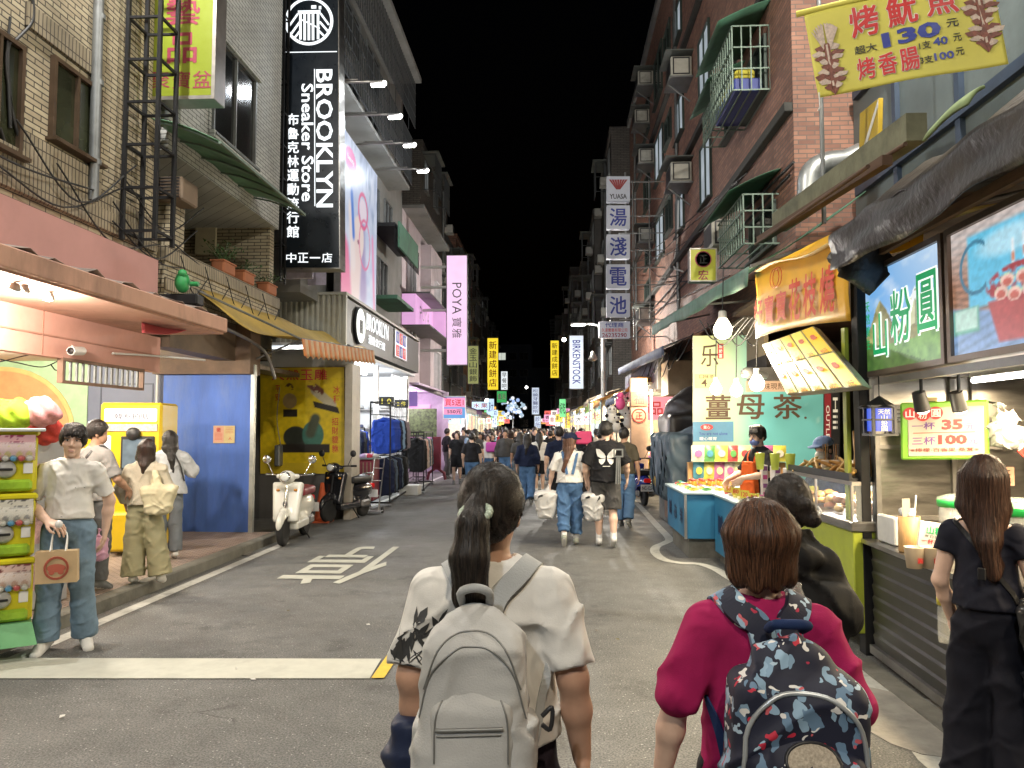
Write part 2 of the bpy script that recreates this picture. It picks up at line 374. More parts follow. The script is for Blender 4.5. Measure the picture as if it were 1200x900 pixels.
class SDF:
 0
 def __init__(s,k=.025):s.p=[];s.k=k;s.X=None
 def cap(s,a,b,ra,rb=None,sy=1.,Rm=None,k=None,cut=None,op='u',sx=1.):
  a=np.array(a,float);b=np.array(b,float);rb=ra if rb is None else rb;s.p.append(('c',a,b,ra,rb,sy,sx,Rm,k,cut,op));return s
 def chain(s,pts,rs,**kw):
  for i in range(len(pts)-1):s.cap(pts[i],pts[i+1],rs[i],rs[i+1],**kw)
  return s
 def ell(s,c,r,Rm=None,k=None,op='u',cut=None):
  s.p.append(('e',np.array(c,float),np.array(r,float),0,0,1,1,Rm,k,cut,op));return s
 def rbox(s,c,h,r,Rm=None,k=None,op='u',taper=0.,cut=None):
  s.p.append(('b',np.array(c,float),np.array(h,float),r,taper,1,1,Rm,k,cut,op));return s
 def bounds(s):
  lo=np.full(3,9.);hi=np.full(3,-9.)
  for q in s.p:
   if q[10]!='u':continue
   l,h=s._bb(q);lo=np.minimum(lo,l);hi=np.maximum(hi,h)
  return lo,hi
 def _bb(s,q):
  t,a,b,ra,rb,sy,sx=q[:7]
  if t=='c':
   m=max(ra,rb)*max(1,sy,sx);return np.minimum(a,b)-m,np.maximum(a,b)+m
  m=np.linalg.norm(b)+ra if q[7]is not None else b+ra
  return a-m,a+m
 def mesh(s,h=.01,fine=None,disp=None,flat=None,pad=.03):
  0
  lo,hi=s.bounds();lo=lo-pad;hi=hi+pad;ax=[]
  for d in range(3):
   x=lo[d];xs=[x]
   while x<hi[d]:
    hh=h
    for bx in(fine or()):
     if bx[0][d]-h<=x<=bx[1][d]:hh=min(hh,h*.5 if len(bx)<3 else bx[2])
    x+=hh;xs.append(x)
   ax.append(np.array(xs))
  X,Y,Z=ax;F=np.full((len(X),len(Y),len(Z)),1.,np.float32)
  for q in s.p:
   t,a,b,ra,rb,sy,sx,Rm,k,cut,op=q;k=s.k if k is None else k;l,hb=s._bb(q);m=k+.03
   i0,i1=np.searchsorted(X,l[0]-m),np.searchsorted(X,hb[0]+m);j0,j1=np.searchsorted(Y,l[1]-m),np.searchsorted(Y,hb[1]+m);k0,k1=np.searchsorted(Z,l[2]-m),np.searchsorted(Z,hb[2]+m)
   if i1<=i0 or j1<=j0 or k1<=k0:continue
   x=(X[i0:i1]-a[0])[:,None,None];y=(Y[j0:j1]-a[1])[None,:,None];z=(Z[k0:k1]-a[2])[None,None,:]
   wx,wy,wz=x,y,z
   if Rm is not None:
    r=np.array(Rm);x,y,z=r[0,0]*x+r[1,0]*y+r[2,0]*z,r[0,1]*x+r[1,1]*y+r[2,1]*z,r[0,2]*x+r[1,2]*y+r[2,2]*z
   if t=='c':
    d=b-a
    if Rm is not None:d=np.array(Rm).T@d
    x=x/sx;y=y/sy;d=d/np.array((sx,sy,1.));tt=np.clip((x*d[0]+y*d[1]+z*d[2])/max(d@d,1e-9),0,1)
    D=(np.sqrt((x-tt*d[0])**2+(y-tt*d[1])**2+(z-tt*d[2])**2)-(ra+(rb-ra)*tt))*min(1.,sy,sx)
   elif t=='e':
    qn=np.sqrt((x/b[0])**2+(y/b[1])**2+(z/b[2])**2);q2=np.sqrt((x/b[0]**2)**2+(y/b[1]**2)**2+(z/b[2]**2)**2)+1e-6;D=qn*(qn-1)/q2
   else:
    f=1-rb*np.clip(z/b[2],-1,1);qx=np.abs(x)-b[0]*f;qy=np.abs(y)-b[1]*f;qz=np.abs(z)-b[2]
    D=np.sqrt(np.maximum(qx,0)**2+np.maximum(qy,0)**2+np.maximum(qz,0)**2)+np.minimum(np.maximum(qx,np.maximum(qy,qz)),0)-ra
   if cut is not None:
    for cp,cn in(cut if isinstance(cut,list)else[cut]):
     D=np.maximum(D,(wx+a[0]-cp[0])*cn[0]+(wy+a[1]-cp[1])*cn[1]+(wz+a[2]-cp[2])*cn[2])
   S=F[i0:i1,j0:j1,k0:k1];D=np.broadcast_to(D,S.shape)
   if op=='u':
    if k>0:hh=np.clip(.5+.5*(S-D)/k,0,1);F[i0:i1,j0:j1,k0:k1]=S*(1-hh)+D*hh-k*hh*(1-hh)
    else:F[i0:i1,j0:j1,k0:k1]=np.minimum(S,D)
   elif op=='s':
    if k>0:hh=np.clip(.5-.5*(S+D)/k,0,1);F[i0:i1,j0:j1,k0:k1]=S*(1-hh)-D*hh+k*hh*(1-hh)
    else:F[i0:i1,j0:j1,k0:k1]=np.maximum(S,-D)
  if disp is not None:
   i=np.where(np.abs(F)<.05);F[i]+=disp(X[i[0]],Y[i[1]],Z[i[2]]).astype(np.float32)
  if flat is not None:F=np.maximum(F,(flat-Z)[None,None,:])
  return surfnet(F,X,Y,Z)
def surfnet(F,X,Y,Z):
 ins=F<0;n=F.shape;acc=np.zeros((n[0]-1,n[1]-1,n[2]-1,3),np.float32);cnt=np.zeros((n[0]-1,n[1]-1,n[2]-1),np.int16);quads=[];ed=[]
 ax=(X,Y,Z)
 for d in range(3):
  s0=[slice(None)]*3;s1=[slice(None)]*3;s0[d]=slice(0,-1);s1[d]=slice(1,None)
  m=ins[tuple(s0)]!=ins[tuple(s1)];I=np.argwhere(m);J=I.copy();J[:,d]+=1
  if not len(I):continue
  f0=F[tuple(I.T)];f1=F[tuple(J.T)];t=f0/(f0-f1);P=np.stack([ax[e][I[:,e]]for e in range(3)],1);P[:,d]+=t*(ax[d][J[:,d]]-ax[d][I[:,d]])
  o=[e for e in range(3)if e!=d];ed.append((d,o,I,f0<0))
  for da in(-1,0):
   for db in(-1,0):
    Q=I.copy();Q[:,o[0]]+=da;Q[:,o[1]]+=db;ok=np.all((Q>=0)&(Q<np.array(cnt.shape)),1);q=tuple(Q[ok].T)
    np.add.at(acc,q,P[ok]);np.add.at(cnt,q,1)
 idx=np.full(cnt.shape,-1,np.int64);w=cnt>0;idx[w]=np.arange(w.sum());V=acc[w]/cnt[w][:,None]
 for d,o,I,fl in ed:
  ok=(I[:,o[0]]>0)&(I[:,o[1]]>0)&(I[:,o[0]]<cnt.shape[o[0]])&(I[:,o[1]]<cnt.shape[o[1]]);I=I[ok];fl=fl[ok]
  def g(a,b):Q=I.copy();Q[:,o[0]]+=a;Q[:,o[1]]+=b;return idx[tuple(Q.T)]
  q=np.stack([g(-1,-1),g(0,-1),g(0,0),g(-1,0)],1);fp=fl if d!=1 else~fl;q[~fp]=q[~fp][:,::-1];quads.append(q)
 return V,np.concatenate(quads)if quads else np.zeros((0,4),int)
def sdf_obj(name,sd,mats,parent=None,h=.01,label=None,colour=None,kind=None,smooth_it=1,**kw):
 V,Q=sd.mesh(h,**kw);me=bpy.data.meshes.new(name);me.from_pydata(V.tolist(),[],Q.tolist())
 mats=mats if isinstance(mats,(list,tuple))else[mats]
 for m in mats:me.materials.append(m)
 me.polygons.foreach_set('use_smooth',[True]*len(me.polygons))
 if colour is not None and len(mats)>1:
  C=V[Q].mean(1);me.polygons.foreach_set('material_index',colour(C[:,0],C[:,1],C[:,2]).astype(int))
 me.update();return link(name,me,parent,label,kind)
def bvh_of(o):
 me=o.data;return BVHTree.FromPolygons([tuple(v.co)for v in me.vertices],[tuple(p.vertices)for p in me.polygons])
def hug(b,p,off):
 c,n,i,d=b.find_nearest(Vector(p));
 if n.dot(Vector(p)-c)<0 and d>.02:n=-n
 return c+n*off
def smoothpath(pts,n):
 0
 P=[np.array(p,float)for p in pts];P=[2*P[0]-P[1]]+P+[2*P[-1]-P[-2]];out=[];m=len(P)-3
 for j in range(n+1):
  u=j/n*m;i=min(int(u),m-1);t=u-i;a,b,c,d=P[i:i+4]
  out.append(.5*((2*b)+(-a+c)*t+(2*a-5*b+4*c-d)*t*t+(-a+3*b-3*c+d)*t**3))
 return out
def ribbon(name,pts,wdt,thick,mt,parent,bvh=None,off=.006,n=30,up=None,w2=None,passes=9):
 0
 P=[Vector(p)for p in smoothpath(pts,n)];N=[]
 if bvh is not None:
  Q=[]
  for p in P:
   c,nn,i,d=bvh.find_nearest(p);Q.append(c+nn*off);N.append(nn)
  P=Q
  for _ in range(passes):
   P=[P[0]]+[(P[i-1]+P[i]*2+P[i+1])/4 for i in range(1,n)]+[P[-1]];N=[N[0]]+[(N[i-1]+N[i]*2+N[i+1]).normalized()for i in range(1,n)]+[N[-1]]
 else:N=[Vector(up or(0,-1,0))]*(n+1)
 mb=MB();V=[]
 for i,p in enumerate(P):
  t=(P[min(i+1,n)]-P[max(i-1,0)]).normalized();sd=t.cross(N[i]).normalized();nn=sd.cross(t).normalized();w=(wdt+((w2 or wdt)-wdt)*i/n)/2
  for a,b in((-w,0),(-w*.92,thick),(w*.92,thick),(w,0)):V.append(p+sd*a+nn*b)
 Fc=[(i*4+k,i*4+(k+1)%4,i*4+4+(k+1)%4,i*4+4+k)for i in range(n)for k in range(4)]+[(3,2,1,0),(n*4,n*4+1,n*4+2,n*4+3)]
 mb.add(V,Fc,0,False);return mb.build(name,mt,parent)
def decal(mb,b,polys,org,mi=0,off=.004,axis=(0,1,0)):
 0
 ax=Vector(axis)
 for poly in polys:
  V=[]
  for x,z in poly:
   o=Vector((x,-.8,z))if axis[1]>0 else Vector((x,.8,z));o+=Vector(org)
   c,n,i,d=b.ray_cast(o,ax)
   if c is None:c,n,i,d=b.find_nearest(o+ax*.6)
   V.append(c-ax*off)
  if len(poly)==4 or len(poly)==3:mb.add(V,[tuple(range(len(V)))],mi)
  else:mb.add(V+[sum(V,Vector())/len(V)],[(k,(k+1)%len(V),len(V))for k in range(len(V))],mi)
def folds(a=.004,f=1.,seed=0.):
 0
 rr=np.random.RandomState(int(abs(seed)*97)%9999);ph=rr.rand(8)*6.28
 def g(x,y,z):
  q=np.sin(6*f*z+5*f*x+ph[0])+.7*np.sin(9*f*y-7*f*x+4*f*z+ph[1]);w=np.sin(8*f*x-5*f*z+ph[2]+1.2*q)
  r1=1-np.abs(np.sin(11*f*z+7*f*x*np.sign(np.sin(ph[3]))+1.7*q+ph[4]));r2=1-np.abs(np.sin(15*f*z-10*f*x+6*f*y+1.5*w+ph[5]));r3=1-np.abs(np.sin(23*f*x+9*f*y+3*f*z+2*q+ph[6]))
  return-a*(2.3*r1**3*np.clip(.4+w,0,1)+2.*r2**3*np.clip(.4-w,0,1)+1.2*r3**3*np.clip(.3+.8*q,0,1)-.35+.3*q)
 return g
def strands(a=.004,freq=38,ctr=(0,0)):
 def g(x,y,z):
  th=np.arctan2(x-ctr[0],y-ctr[1]);w=np.sin(freq*th+2.*np.sin(7*z+3*th));return a*(w*.6+.4*np.sin(freq*2.3*th+5*np.sin(9*z)))
 return g
def strandmat(name,c1,c2):
 m=bpy.data.materials.new(name);m.use_nodes=True;nt=m.node_tree;b=nt.nodes['Principled BSDF'];g=_n(nt,'ShaderNodeNewGeometry');mx=_n(nt,'ShaderNodeMix',data_type='RGBA')
 mx.inputs[6].default_value=(*c1,1);mx.inputs[7].default_value=(*c2,1);nt.links.new(g.outputs['Random Per Island'],mx.inputs[0]);nt.links.new(mx.outputs[2],b.inputs['Base Color']);b.inputs['Roughness'].default_value=.5;b.inputs['Specular IOR Level'].default_value=.3;return m
def loose_hair(ho,root,mt,n,ln,flow=None,seed=1,off=.003,w=.0011):
 r=random.Random(seed);b=bvh_of(ho);P=ho.data.polygons;mb=MB();L=len(P)
 for i in range(n):
  p=Vector(P[r.randrange(L)].center);V=[];o=r.uniform(.0005,off);k=7;l=ln*r.uniform(.5,1.2)/k;jit=Vector((r.uniform(-.35,.35),r.uniform(-.35,.35),r.uniform(-.1,.1)))
  for j in range(k+1):
   c,nn,_,_=b.find_nearest(p);q=c+nn*(o+(.004*(j/k)**2 if i%9==0 else 0));d=(Vector(flow(c))if flow else Vector((0,0,-1)))+jit*.3;d=(d-nn*d.dot(nn));d=d.normalized()if d.length>.05 else Vector((0,0,-1));s=d.cross(nn).normalized()*w*(1-.8*j/k);V+=[q-s,q+s];p=c+d*l+nn*.004
  mb.add(V,[(2*j,2*j+1,2*j+3,2*j+2)for j in range(k)],0,True)
 return mb.build('loose_strands',mt,root,kind='stuff')
STR_K=strandmat('strand_black',(.006,.005,.005),(.05,.038,.03));STR_B=strandmat('strand_brown',(.03,.012,.006),(.16,.07,.035));STR_D=strandmat('strand_dark_brown',(.012,.006,.004),(.085,.04,.025))
def rotz(a):c,s=math.cos(a),math.sin(a);return np.array(((c,-s,0),(s,c,0),(0,0,1)))
def rotx(a):c,s=math.cos(a),math.sin(a);return np.array(((1,0,0),(0,c,-s),(0,s,c)))
def roty(a):c,s=math.cos(a),math.sin(a);return np.array(((c,0,s),(0,1,0),(-s,0,c)))
SKIN=mat('skin',(.47,.27,.18),.5,var=.08,scale=18,bump=.06,bscale=220)
SKINL=mat('skin_light',(.66,.44,.33),.5,var=.07,scale=18,bump=.05,bscale=220)
def hairmat(name,col,col2=None):
 m=mat(name,col,.38,var=.5,scale=9,bump=.55,bscale=55,stretch=(7,7,.55));return m
HAIR=hairmat('hair_black',(.012,.009,.008));HAIRB=hairmat('hair_brown',(.05,.022,.012));HAIRD=hairmat('hair_dark_brown',(.025,.012,.008))
EYE=mat('eye_dark',(.01,.008,.006),.2,var=0);EYEW=mat('eye_white',(.75,.72,.68),.3,var=0);LIP=mat('lip',(.42,.13,.11),.4,var=0);BROW=mat('brow',(.015,.01,.008),.8,var=0);TEETH=mat('teeth',(.8,.77,.7),.3,var=0)
def cloth(name,col,rough=.85,bump=.12,bscale=300,**kw):
 return mat(name,col,rough,bump=bump,bscale=bscale,wrinkle=.75,var=kw.pop('var',.1),scale=kw.pop('scale',9),spec=.2,**kw)
def hand(sd,wr,fw,nor,side,curl=.5,k=.004,spread=.18,s=1.):
 0
 wr=np.array(wr,float);fw=np.array(fw,float);fw/=np.linalg.norm(fw);nor=np.array(nor,float);nor-=fw*(nor@fw);nor/=np.linalg.norm(nor);lat=np.cross(fw,nor)*side
 for j in range(4):
  o=(1.5-j)*.019*s;kn=wr+fw*(.085-.006*abs(j-1))*s+lat*o;sd.cap(wr+fw*.015*s+lat*o*.6,kn,.0135*s,.0115*s,k=.014)
  ln=(.043,.048,.045,.036)[j]*s;a=0;p=kn;d=fw+lat*(1.5-j)*spread*.35;d/=np.linalg.norm(d)
  for q in range(3):
   a+=curl*(.55,.75,.5)[q];dd=d*math.cos(a)-nor*math.sin(a);e=p+dd*ln*(1,.68,.55)[q];sd.cap(p,e,(.0092,.0085,.0078)[q]*s,(.0085,.0078,.0068)[q]*s,k=k);p=e
 b=wr+fw*.02*s+lat*.022*s;m=b+fw*.032*s+lat*.028*s-nor*.012*s;t=m+fw*.032*s+lat*.006*s-nor*.016*s;e=t+fw*.024*s-lat*.006*s-nor*.01*s
 sd.cap(b,m,.016*s,.0115*s,k=.012);sd.cap(m,t,.0105*s,.0095*s,k=k);sd.cap(t,e,.0092*s,.0075*s,k=k)
def person(label,pos,rz=0.,H=1.7,build=1.,wide=1.,pose=None,top=None,bottom=None,shoes=None,hair=None,skin=None,head=(0,0,0),h=.012,face=False,group=None,legs=None,hands=None,z0=0.,belly=0.,fine_hands=False,neckr=None,cat='person',lean=0.):
 0
 s=H/1.675;w=wide*s;skin=skin or SKIN;root=thing('person',label,cat,(pos[0],pos[1],z0),rz,group,local=True)
 J=dict(pel=(0,0,.93),waist=(0,0,1.07),chest=(0,0,1.27),neck=(0,-.012,1.42),head=(0,.012,1.55))
 for n,x in(('R',1),('L',-1)):
  J.update({'hip'+n:(x*.088,0,.90),'knee'+n:(x*.095,.015,.49),'ank'+n:(x*.098,-.02,.085),'sho'+n:(x*.160,-.012,1.335),'elb'+n:(x*.225,-.035,1.10),'wri'+n:(x*.24,.045,.875)})
 if legs:
  for k,v in legs.items():J[k]=v
 if pose:
  for k,v in pose.items():J[k]=v
 for k in J:
  p=np.array(J[k],float);xs=w if('sho' in k or 'hip' in k or k in('pel','waist','chest'))else s
  if k[:3]in('elb','wri'):p[0]+=np.sign(p[0])*.168*(wide-1)if k[:3]=='elb' else np.sign(p[0])*.15*(wide-1)
  J[k]=np.array((p[0]*xs,p[1]*s+lean*max(0,p[2]-.93)*s,p[2]*s))
 g=s*build;tw=s*wide*.5+g*.5
 Hd=rotz(head[0])@rotx(head[1])@roty(head[2]);nk=J['neck'];hc=J['head']
 def hp(x,y,z):return nk+Hd@(np.array((x,y,z))*s+np.array((0,hc[1]-nk[1],hc[2]-nk[2])))
 b=SDF(.02*s)
 b.cap(J['pel'],J['waist'],.125*tw,.112*tw,.74).cap(J['waist'],J['chest'],.112*tw,.13*tw,.74)
 b.cap(J['chest']+(0,0,.03*s),J['neck']+(0,.005,-.05*s),.1*g,.05*g)
 for n in 'RL':b.cap(J['neck']+(0,0,-.045*s),J['sho'+n]*.85+J['neck']*.15+(0,0,-.02*s),.052*g,.05*g,k=.03)
 if belly:b.ell(J['waist']+(0,.03*s,-.02*s),(.13*tw,.13*g,.14*s))
 b.cap(nk+(0,0,-.05*s),hp(0,-.012,-.03),(neckr or.054)*s*(build*.5+.5),.049*s)
 b.ell(hp(0,-.012,.03),(.074*s,.092*s,.095*s),Hd).ell(hp(0,.022,-.045),(.056*s,.062*s,.068*s),Hd)
 for x in(-1,1):b.ell(hp(x*.074,-.01,-.01),(.010*s,.020*s,.031*s),Hd,k=.006)
 if face:
  b.cap(hp(0,.088,.012),hp(0,.106,-.022),.0085*s,.0125*s,k=.012).ell(hp(0,.09,-.03),(.018*s,.012*s,.009*s),Hd,k=.008)
  for x in(-1,1):b.ell(hp(x*.031,.098,.012),(.017*s,.014*s,.009*s),Hd,op='s',k=.012).ell(hp(x*.04,.06,-.022),(.024*s,.022*s,.022*s),Hd,k=.03).ell(hp(x*.031,.08,.03),(.026*s,.010*s,.006*s),Hd,k=.012)
  b.ell(hp(0,.082,-.062),(.024*s,.012*s,.0055*s),Hd,k=.006).ell(hp(0,.08,-.075),(.02*s,.013*s,.007*s),Hd,k=.008).ell(hp(0,.07,-.1),(.024*s,.018*s,.016*s),Hd,k=.02)
 fine=[]
 for n in 'RL':
  b.chain([J['sho'+n],J['elb'+n]],[.049*g,.039*g]).chain([J['elb'+n],J['elb'+n]*.6+J['wri'+n]*.4,J['wri'+n]],[.038*g,.038*g,.027*s])
  b.chain([J['hip'+n],J['hip'+n]*.5+J['knee'+n]*.5,J['knee'+n]],[.084*g,.072*g,.052*g]).chain([J['knee'+n],J['knee'+n]*.65+J['ank'+n]*.35+(0,-.012,0),J['ank'+n]],[.05*g,.052*g,.034*s])
  f=J['ank'+n];fd=(legs or{}).get('foot'+n,(0,1,-.28));fd=np.array(fd,float);fd/=np.linalg.norm(fd);b.cap(f+(0,0,-.03*s),f+fd*.12*s+(0,0,-.02*s),.028*s,.020*s)
  hd=(hands or{}).get(n);dr=J['wri'+n]-J['elb'+n]
  fw,nor,side,cu=hd if hd else(dr/np.linalg.norm(dr)+np.array((0,0,-.5)),(1 if n=='R' else-1,.1,0),1 if n=='R' else-1,.45)
  hand(b,J['wri'+n],fw,nor,side if not hd else side,cu,s=s)
  if fine_hands:
   c=J['wri'+n]+np.array(fw)/np.linalg.norm(fw)*.09*s;fine.append((c-.11,c+.11,.0045))
 if face:fine.append((hp(0,.06,-.02)-.085,hp(0,.06,-.02)+.085,.0045))
 P={};P['body']=sdf_obj('body',b,skin,root,h,fine=fine)
 if face==1:
  mb=MB()
  for x in(-1,1):
   M=Matrix(Hd.tolist()).to_4x4();M.translation=Vector(hp(x*.031,.086,.012));mb.ball((0,0,0),(.012*s,.008*s,.0048*s),12,8,0,M)
   mb.ball((0,.006*s,0),(.0058*s,.004*s,.0050*s),10,7,1,M);mb.ball((x*.004*s,.002*s,.0065*s),(.0165*s,.0085*s,.0022*s),10,6,1,M)
   M2=M.copy();M2.translation=Vector(hp(x*.033,.092,.034));mb.ball((0,0,0),(.021*s,.006*s,.0042*s),10,6,2,M2)
  M=Matrix(Hd.tolist()).to_4x4();M.translation=Vector(hp(0,.093,-.0655));mb.ball((0,0,0),(.021*s,.006*s,.0035*s),12,6,3,M);mb.ball((0,-.001*s,-.006*s),(.017*s,.007*s,.004*s),12,6,3,M);mb.ball((0,.0015*s,-.0025*s),(.015*s,.006*s,.0022*s),12,6,4,M)
  P['eyes']=mb.build('face_features',[EYEW,EYE,BROW,LIP,TEETH],root)
 if top:
  mtt,sl,hem,loose=top[:4];opt=top[4]if len(top)>4 else{};c=SDF(.024*s);hz=hem*s;up=(0,0,-1);lo=(0,0,hz)
  hw=opt.get('hipw',1.);c.cap(J['chest']+(0,0,.02),J['waist'],.13*tw+.012+loose*.6,.118*tw+.012+loose,.76,cut=(lo,up)).cap(J['waist'],(0,J['pel'][1],min(hz,J['waist'][2])-.02),.118*tw+.012+loose,(.125*tw+.022+loose)*hw,.86,sx=1.12,cut=(lo,up))
  if belly:c.ell(J['waist']+(0,.03*s,-.02*s),(.13*tw+.02,.13*g+.02,.14*s+.02),cut=(lo,up))
  c.cap(J['chest']+(0,0,.03*s),J['neck']+(0,.005,-.055*s),.1*g+.012,.05*g+.014)
  for n in 'RL':c.cap(J['neck']+(0,0,-.045*s),J['sho'+n]*.85+J['neck']*.15+(0,0,-.02*s),.054*g+.014,.052*g+.014)
  for n in 'RL':
   S,E,Wr=J['sho'+n],J['elb'+n],J['wri'+n];sln=sl if not isinstance(sl,dict)else sl[n]
   if sln>0:
    t=min(1,sln);e=S+(E-S)*t;dv=(E-S)/np.linalg.norm(E-S);lw=loose*.5*opt.get('slv',1.);r1=.050*g+.013+lw*.3;r2=(.049-.010*t)*g+.012+lw
    c.cap(S-(0,0,.008),S+(E-S)*(t if sln>1 else t+.15),r1,r2,cut=None if sln>1 else(e,dv))
    if sln>1:
     t2=sln-1;e=E+(Wr-E)*t2;dv=(Wr-E)/np.linalg.norm(Wr-E);c.cap(E,E+(Wr-E)*(t2+.12),.040*g+.012+lw,(.040-.010*t2)*g+.011+lw*.8,cut=(e,dv))
  if opt.get('neck',1):c.ell(nk+(0,.01,.018*s),((.054+.008)*s*(build*.5+.5),.066*s,.05*s),op='s',k=.004)
  if opt.get('scoop'):c.ell(nk+(0,-.02,.0*s),(.125*s,.11*s,opt['scoop']*s),op='s',k=.004)
  for x in opt.get('extra',()):x(c,J,s)
  P['top']=sdf_obj(opt.get('name','shirt'),c,mtt,root,opt.get('h',h),disp=folds(opt.get('fold',.006),opt.get('ff',1.),pos[0]*3+pos[1]),colour=opt.get('colour'))
 if bottom:
  mtb,hem,rk,rh=bottom[:4];opt=bottom[4]if len(bottom)>4 else{};c=SDF(.028*s);wz=opt.get('waist',1.04)*s;lo=(0,0,wz)
  c.cap(J['pel']+(0,0,-.02),J['waist'],.132*tw+.012,.116*tw+.008,.78,cut=(lo,(0,0,1)))
  for n in 'RL':
   a,kn,an=J['hip'+n],J['knee'+n],J['ank'+n];rk_,rh_=rk*s,rh*s
   if hem<1:e=a+(kn-a)*hem;dv=(kn-a)/np.linalg.norm(kn-a);c.cap(a,a+(kn-a)*(hem+.15),.083*g+.010,rk_,cut=(e,dv))
   else:
    t=hem-1;e=kn+(an-kn)*t;dv=(an-kn)/np.linalg.norm(an-kn);c.chain([a,a*.45+kn*.55,kn],[.08*g+.009,.5*(.078*g+.012+rk_),rk_]);c.cap(kn,kn+(an-kn)*(t+.1),rk_,rh_,cut=(e,dv))
  for x in opt.get('extra',()):x(c,J,s)
  P['bottom']=sdf_obj(opt.get('name','trousers' if hem>1.3 else 'shorts'),c,mtb,root,opt.get('h',h),disp=folds(opt.get('fold',.007),.85,pos[0]*5+pos[1]))
 if shoes:
  ms,mo=shoes[0],shoes[1];st=shoes[2]if len(shoes)>2 else None
  for n in 'RL':
   f=J['ank'+n];fd=np.array((legs or{}).get('foot'+n,(0,1,-.28)),float);fd/=np.linalg.norm(fd);lat=np.cross(fd,(0,0,1));lat/=np.linalg.norm(lat);upv=np.cross(lat,fd)
   heel=f-fd*.045*s-upv*.042*s;toe=f+fd*.15*s-upv*.042*s;c=SDF(.02)
   c.cap(heel+upv*.012,toe+upv*.008,.038*s,.037*s).cap(f+upv*.012*s,f+fd*.1*s-upv*.018*s,.045*s,.037*s)
   cutp=f-upv*.077*s
   for i,q in enumerate(c.p):c.p[i]=q[:9]+((cutp,-upv),)+q[10:]
   zz=cutp+upv*.022*s
   P['shoe'+n]=sdf_obj('shoe',c,[ms,mo],root,min(h,.011),colour=lambda x,y,z,q=zz,u=upv:((x-q[0])*u[0]+(y-q[1])*u[1]+(z-q[2])*u[2])<0)
   if st:
    c=SDF(.02);d=J['knee'+n]-f;d/=np.linalg.norm(d);c.cap(f-d*.02,f+d*(st[1]+.05),.041*s,.045*s,cut=(f+d*st[1],d));P['sock'+n]=sdf_obj('sock',c,st[0],root,min(h,.011))
 if hair:
  kind,mh=hair[:2];o=hair[2]if len(hair)>2 else{};c=SDF(.02*s);th=o.get('thick',.016)*s
  c.ell(hp(0,-.014,.036),(.074*s+th,.092*s+th*.9,.095*s+th),Hd)
  if kind=='short':
   c.ell(hp(0,-.055,-.01),(.062*s,.05*s,.055*s),Hd)
   c.ell(hp(0,.105,-.03),(.085*s,.085*s,.085*s),Hd,op='s',k=.01);c.rbox(hp(0,.03,-.1),(.12*s,.075*s,.06*s),.01,Hd,op='s',k=.01);c.rbox(hp(0,-.06,-.125),(.14*s,.1*s,.06*s),.01,Hd,op='s',k=.01)
   if o.get('fringe'):
    for i in range(9):a=(i-4)/4;c.cap(hp(a*.05,.035,.118),hp(a*.066-.012,.086-.02*a*a,.062-.010*((i*7)%3)),.018*s,.008*s,k=.012)
  elif kind=='bob':
   for i in range(13):
    a=math.pi*(.62+.76*i/12+.5)-math.pi*.5;x,y=math.sin(a),math.cos(a);c.cap(hp(x*.035,y*.04-.014,.098),hp(x*.075,y*.085-.014,.055),.03*s,.03*s,k=.03).cap(hp(x*.075,y*.085-.014,.055),hp(x*(.088+.006*(i%2)),y*.085-.012,-.072+.014*abs(i-6)/6-.010*((i*5)%3)),.030*s,.016*s,k=.014)
   c.ell(hp(0,.11,-.05),(.08*s,.085*s,.12*s),Hd,op='s',k=.01)
  elif kind in('pony','bun'):
   c.ell(hp(0,-.06,-.02),(.066*s,.048*s,.06*s),Hd);c.ell(hp(0,.11,-.04),(.082*s,.088*s,.085*s),Hd,op='s',k=.01);c.rbox(hp(0,.02,-.12),(.12*s,.075*s,.06*s),.01,Hd,op='s',k=.01);c.rbox(hp(0,-.06,-.15),(.14*s,.1*s,.05*s),.01,Hd,op='s',k=.01)
   for x in(-1,1):c.ell(hp(x*.088,-.004,-.02),(.02*s,.024*s,.034*s),Hd,op='s',k=.006)
  elif kind=='long':
   ln=o.get('len',.34);back=o.get('back',.03)
   for i in range(11):
    a=math.pi*(.58+.84*i/10);x,y=math.sin(a),math.cos(a);m=hp(x*.082,y*.09-.01,-.09);e=m+np.array((-.1*x*s*o.get('in',1.),-back,-ln*s+(.05*abs(i-5)/5)*s))if True else 0
    e=e+np.array((o.get('sway',0.),0,0));c.chain([hp(x*.072,y*.078-.014,.05),m,m*.5+e*.5+np.array((0,-.01,0)),e],[.03*s,.03*s,.028*s,.016*s],k=.016)
   c.ell(hp(0,.115,-.055),(.076*s,.085*s,.13*s),Hd,op='s',k=.01)
  for x in o.get('extra',()):x(c,hp,Hd,s)
  P['hair']=sdf_obj('hair',c,mh,root,o.get('h',min(h,.010)),disp=strands(o.get('st',.0042)*s,o.get('fr',42),tuple(hp(0,-.02,0)[:2])))
 return root,J,P,hp,Hd,s
def AF(bl,br,tl):
 0
 bl,br,tl=Vector(bl),Vector(br),Vector(tl);x=br-bl;y=tl-bl;w,h=x.length,y.length
 M=Matrix((x/w,y/h,x.cross(y).normalized())).transposed().to_4x4();M.translation=bl+x/2+y/2;return M,w,h
STEEL=mat('brushed_steel',(.42,.40,.37),.32,1.,var=.25,scale=2.5,bump=.08,bscale=9,stretch=(1,1,6),dirt=.3)
STEELD=mat('dull_steel',(.30,.29,.28),.45,.9,var=.25,scale=3,dirt=.5)
BLACKM=mat('black_metal',(.012,.012,.013),.6,0.,spec=.25,var=.3,scale=8)
GREYM=mat('grey_metal',(.20,.21,.21),.5,.5,var=.2,scale=4,dirt=.4)
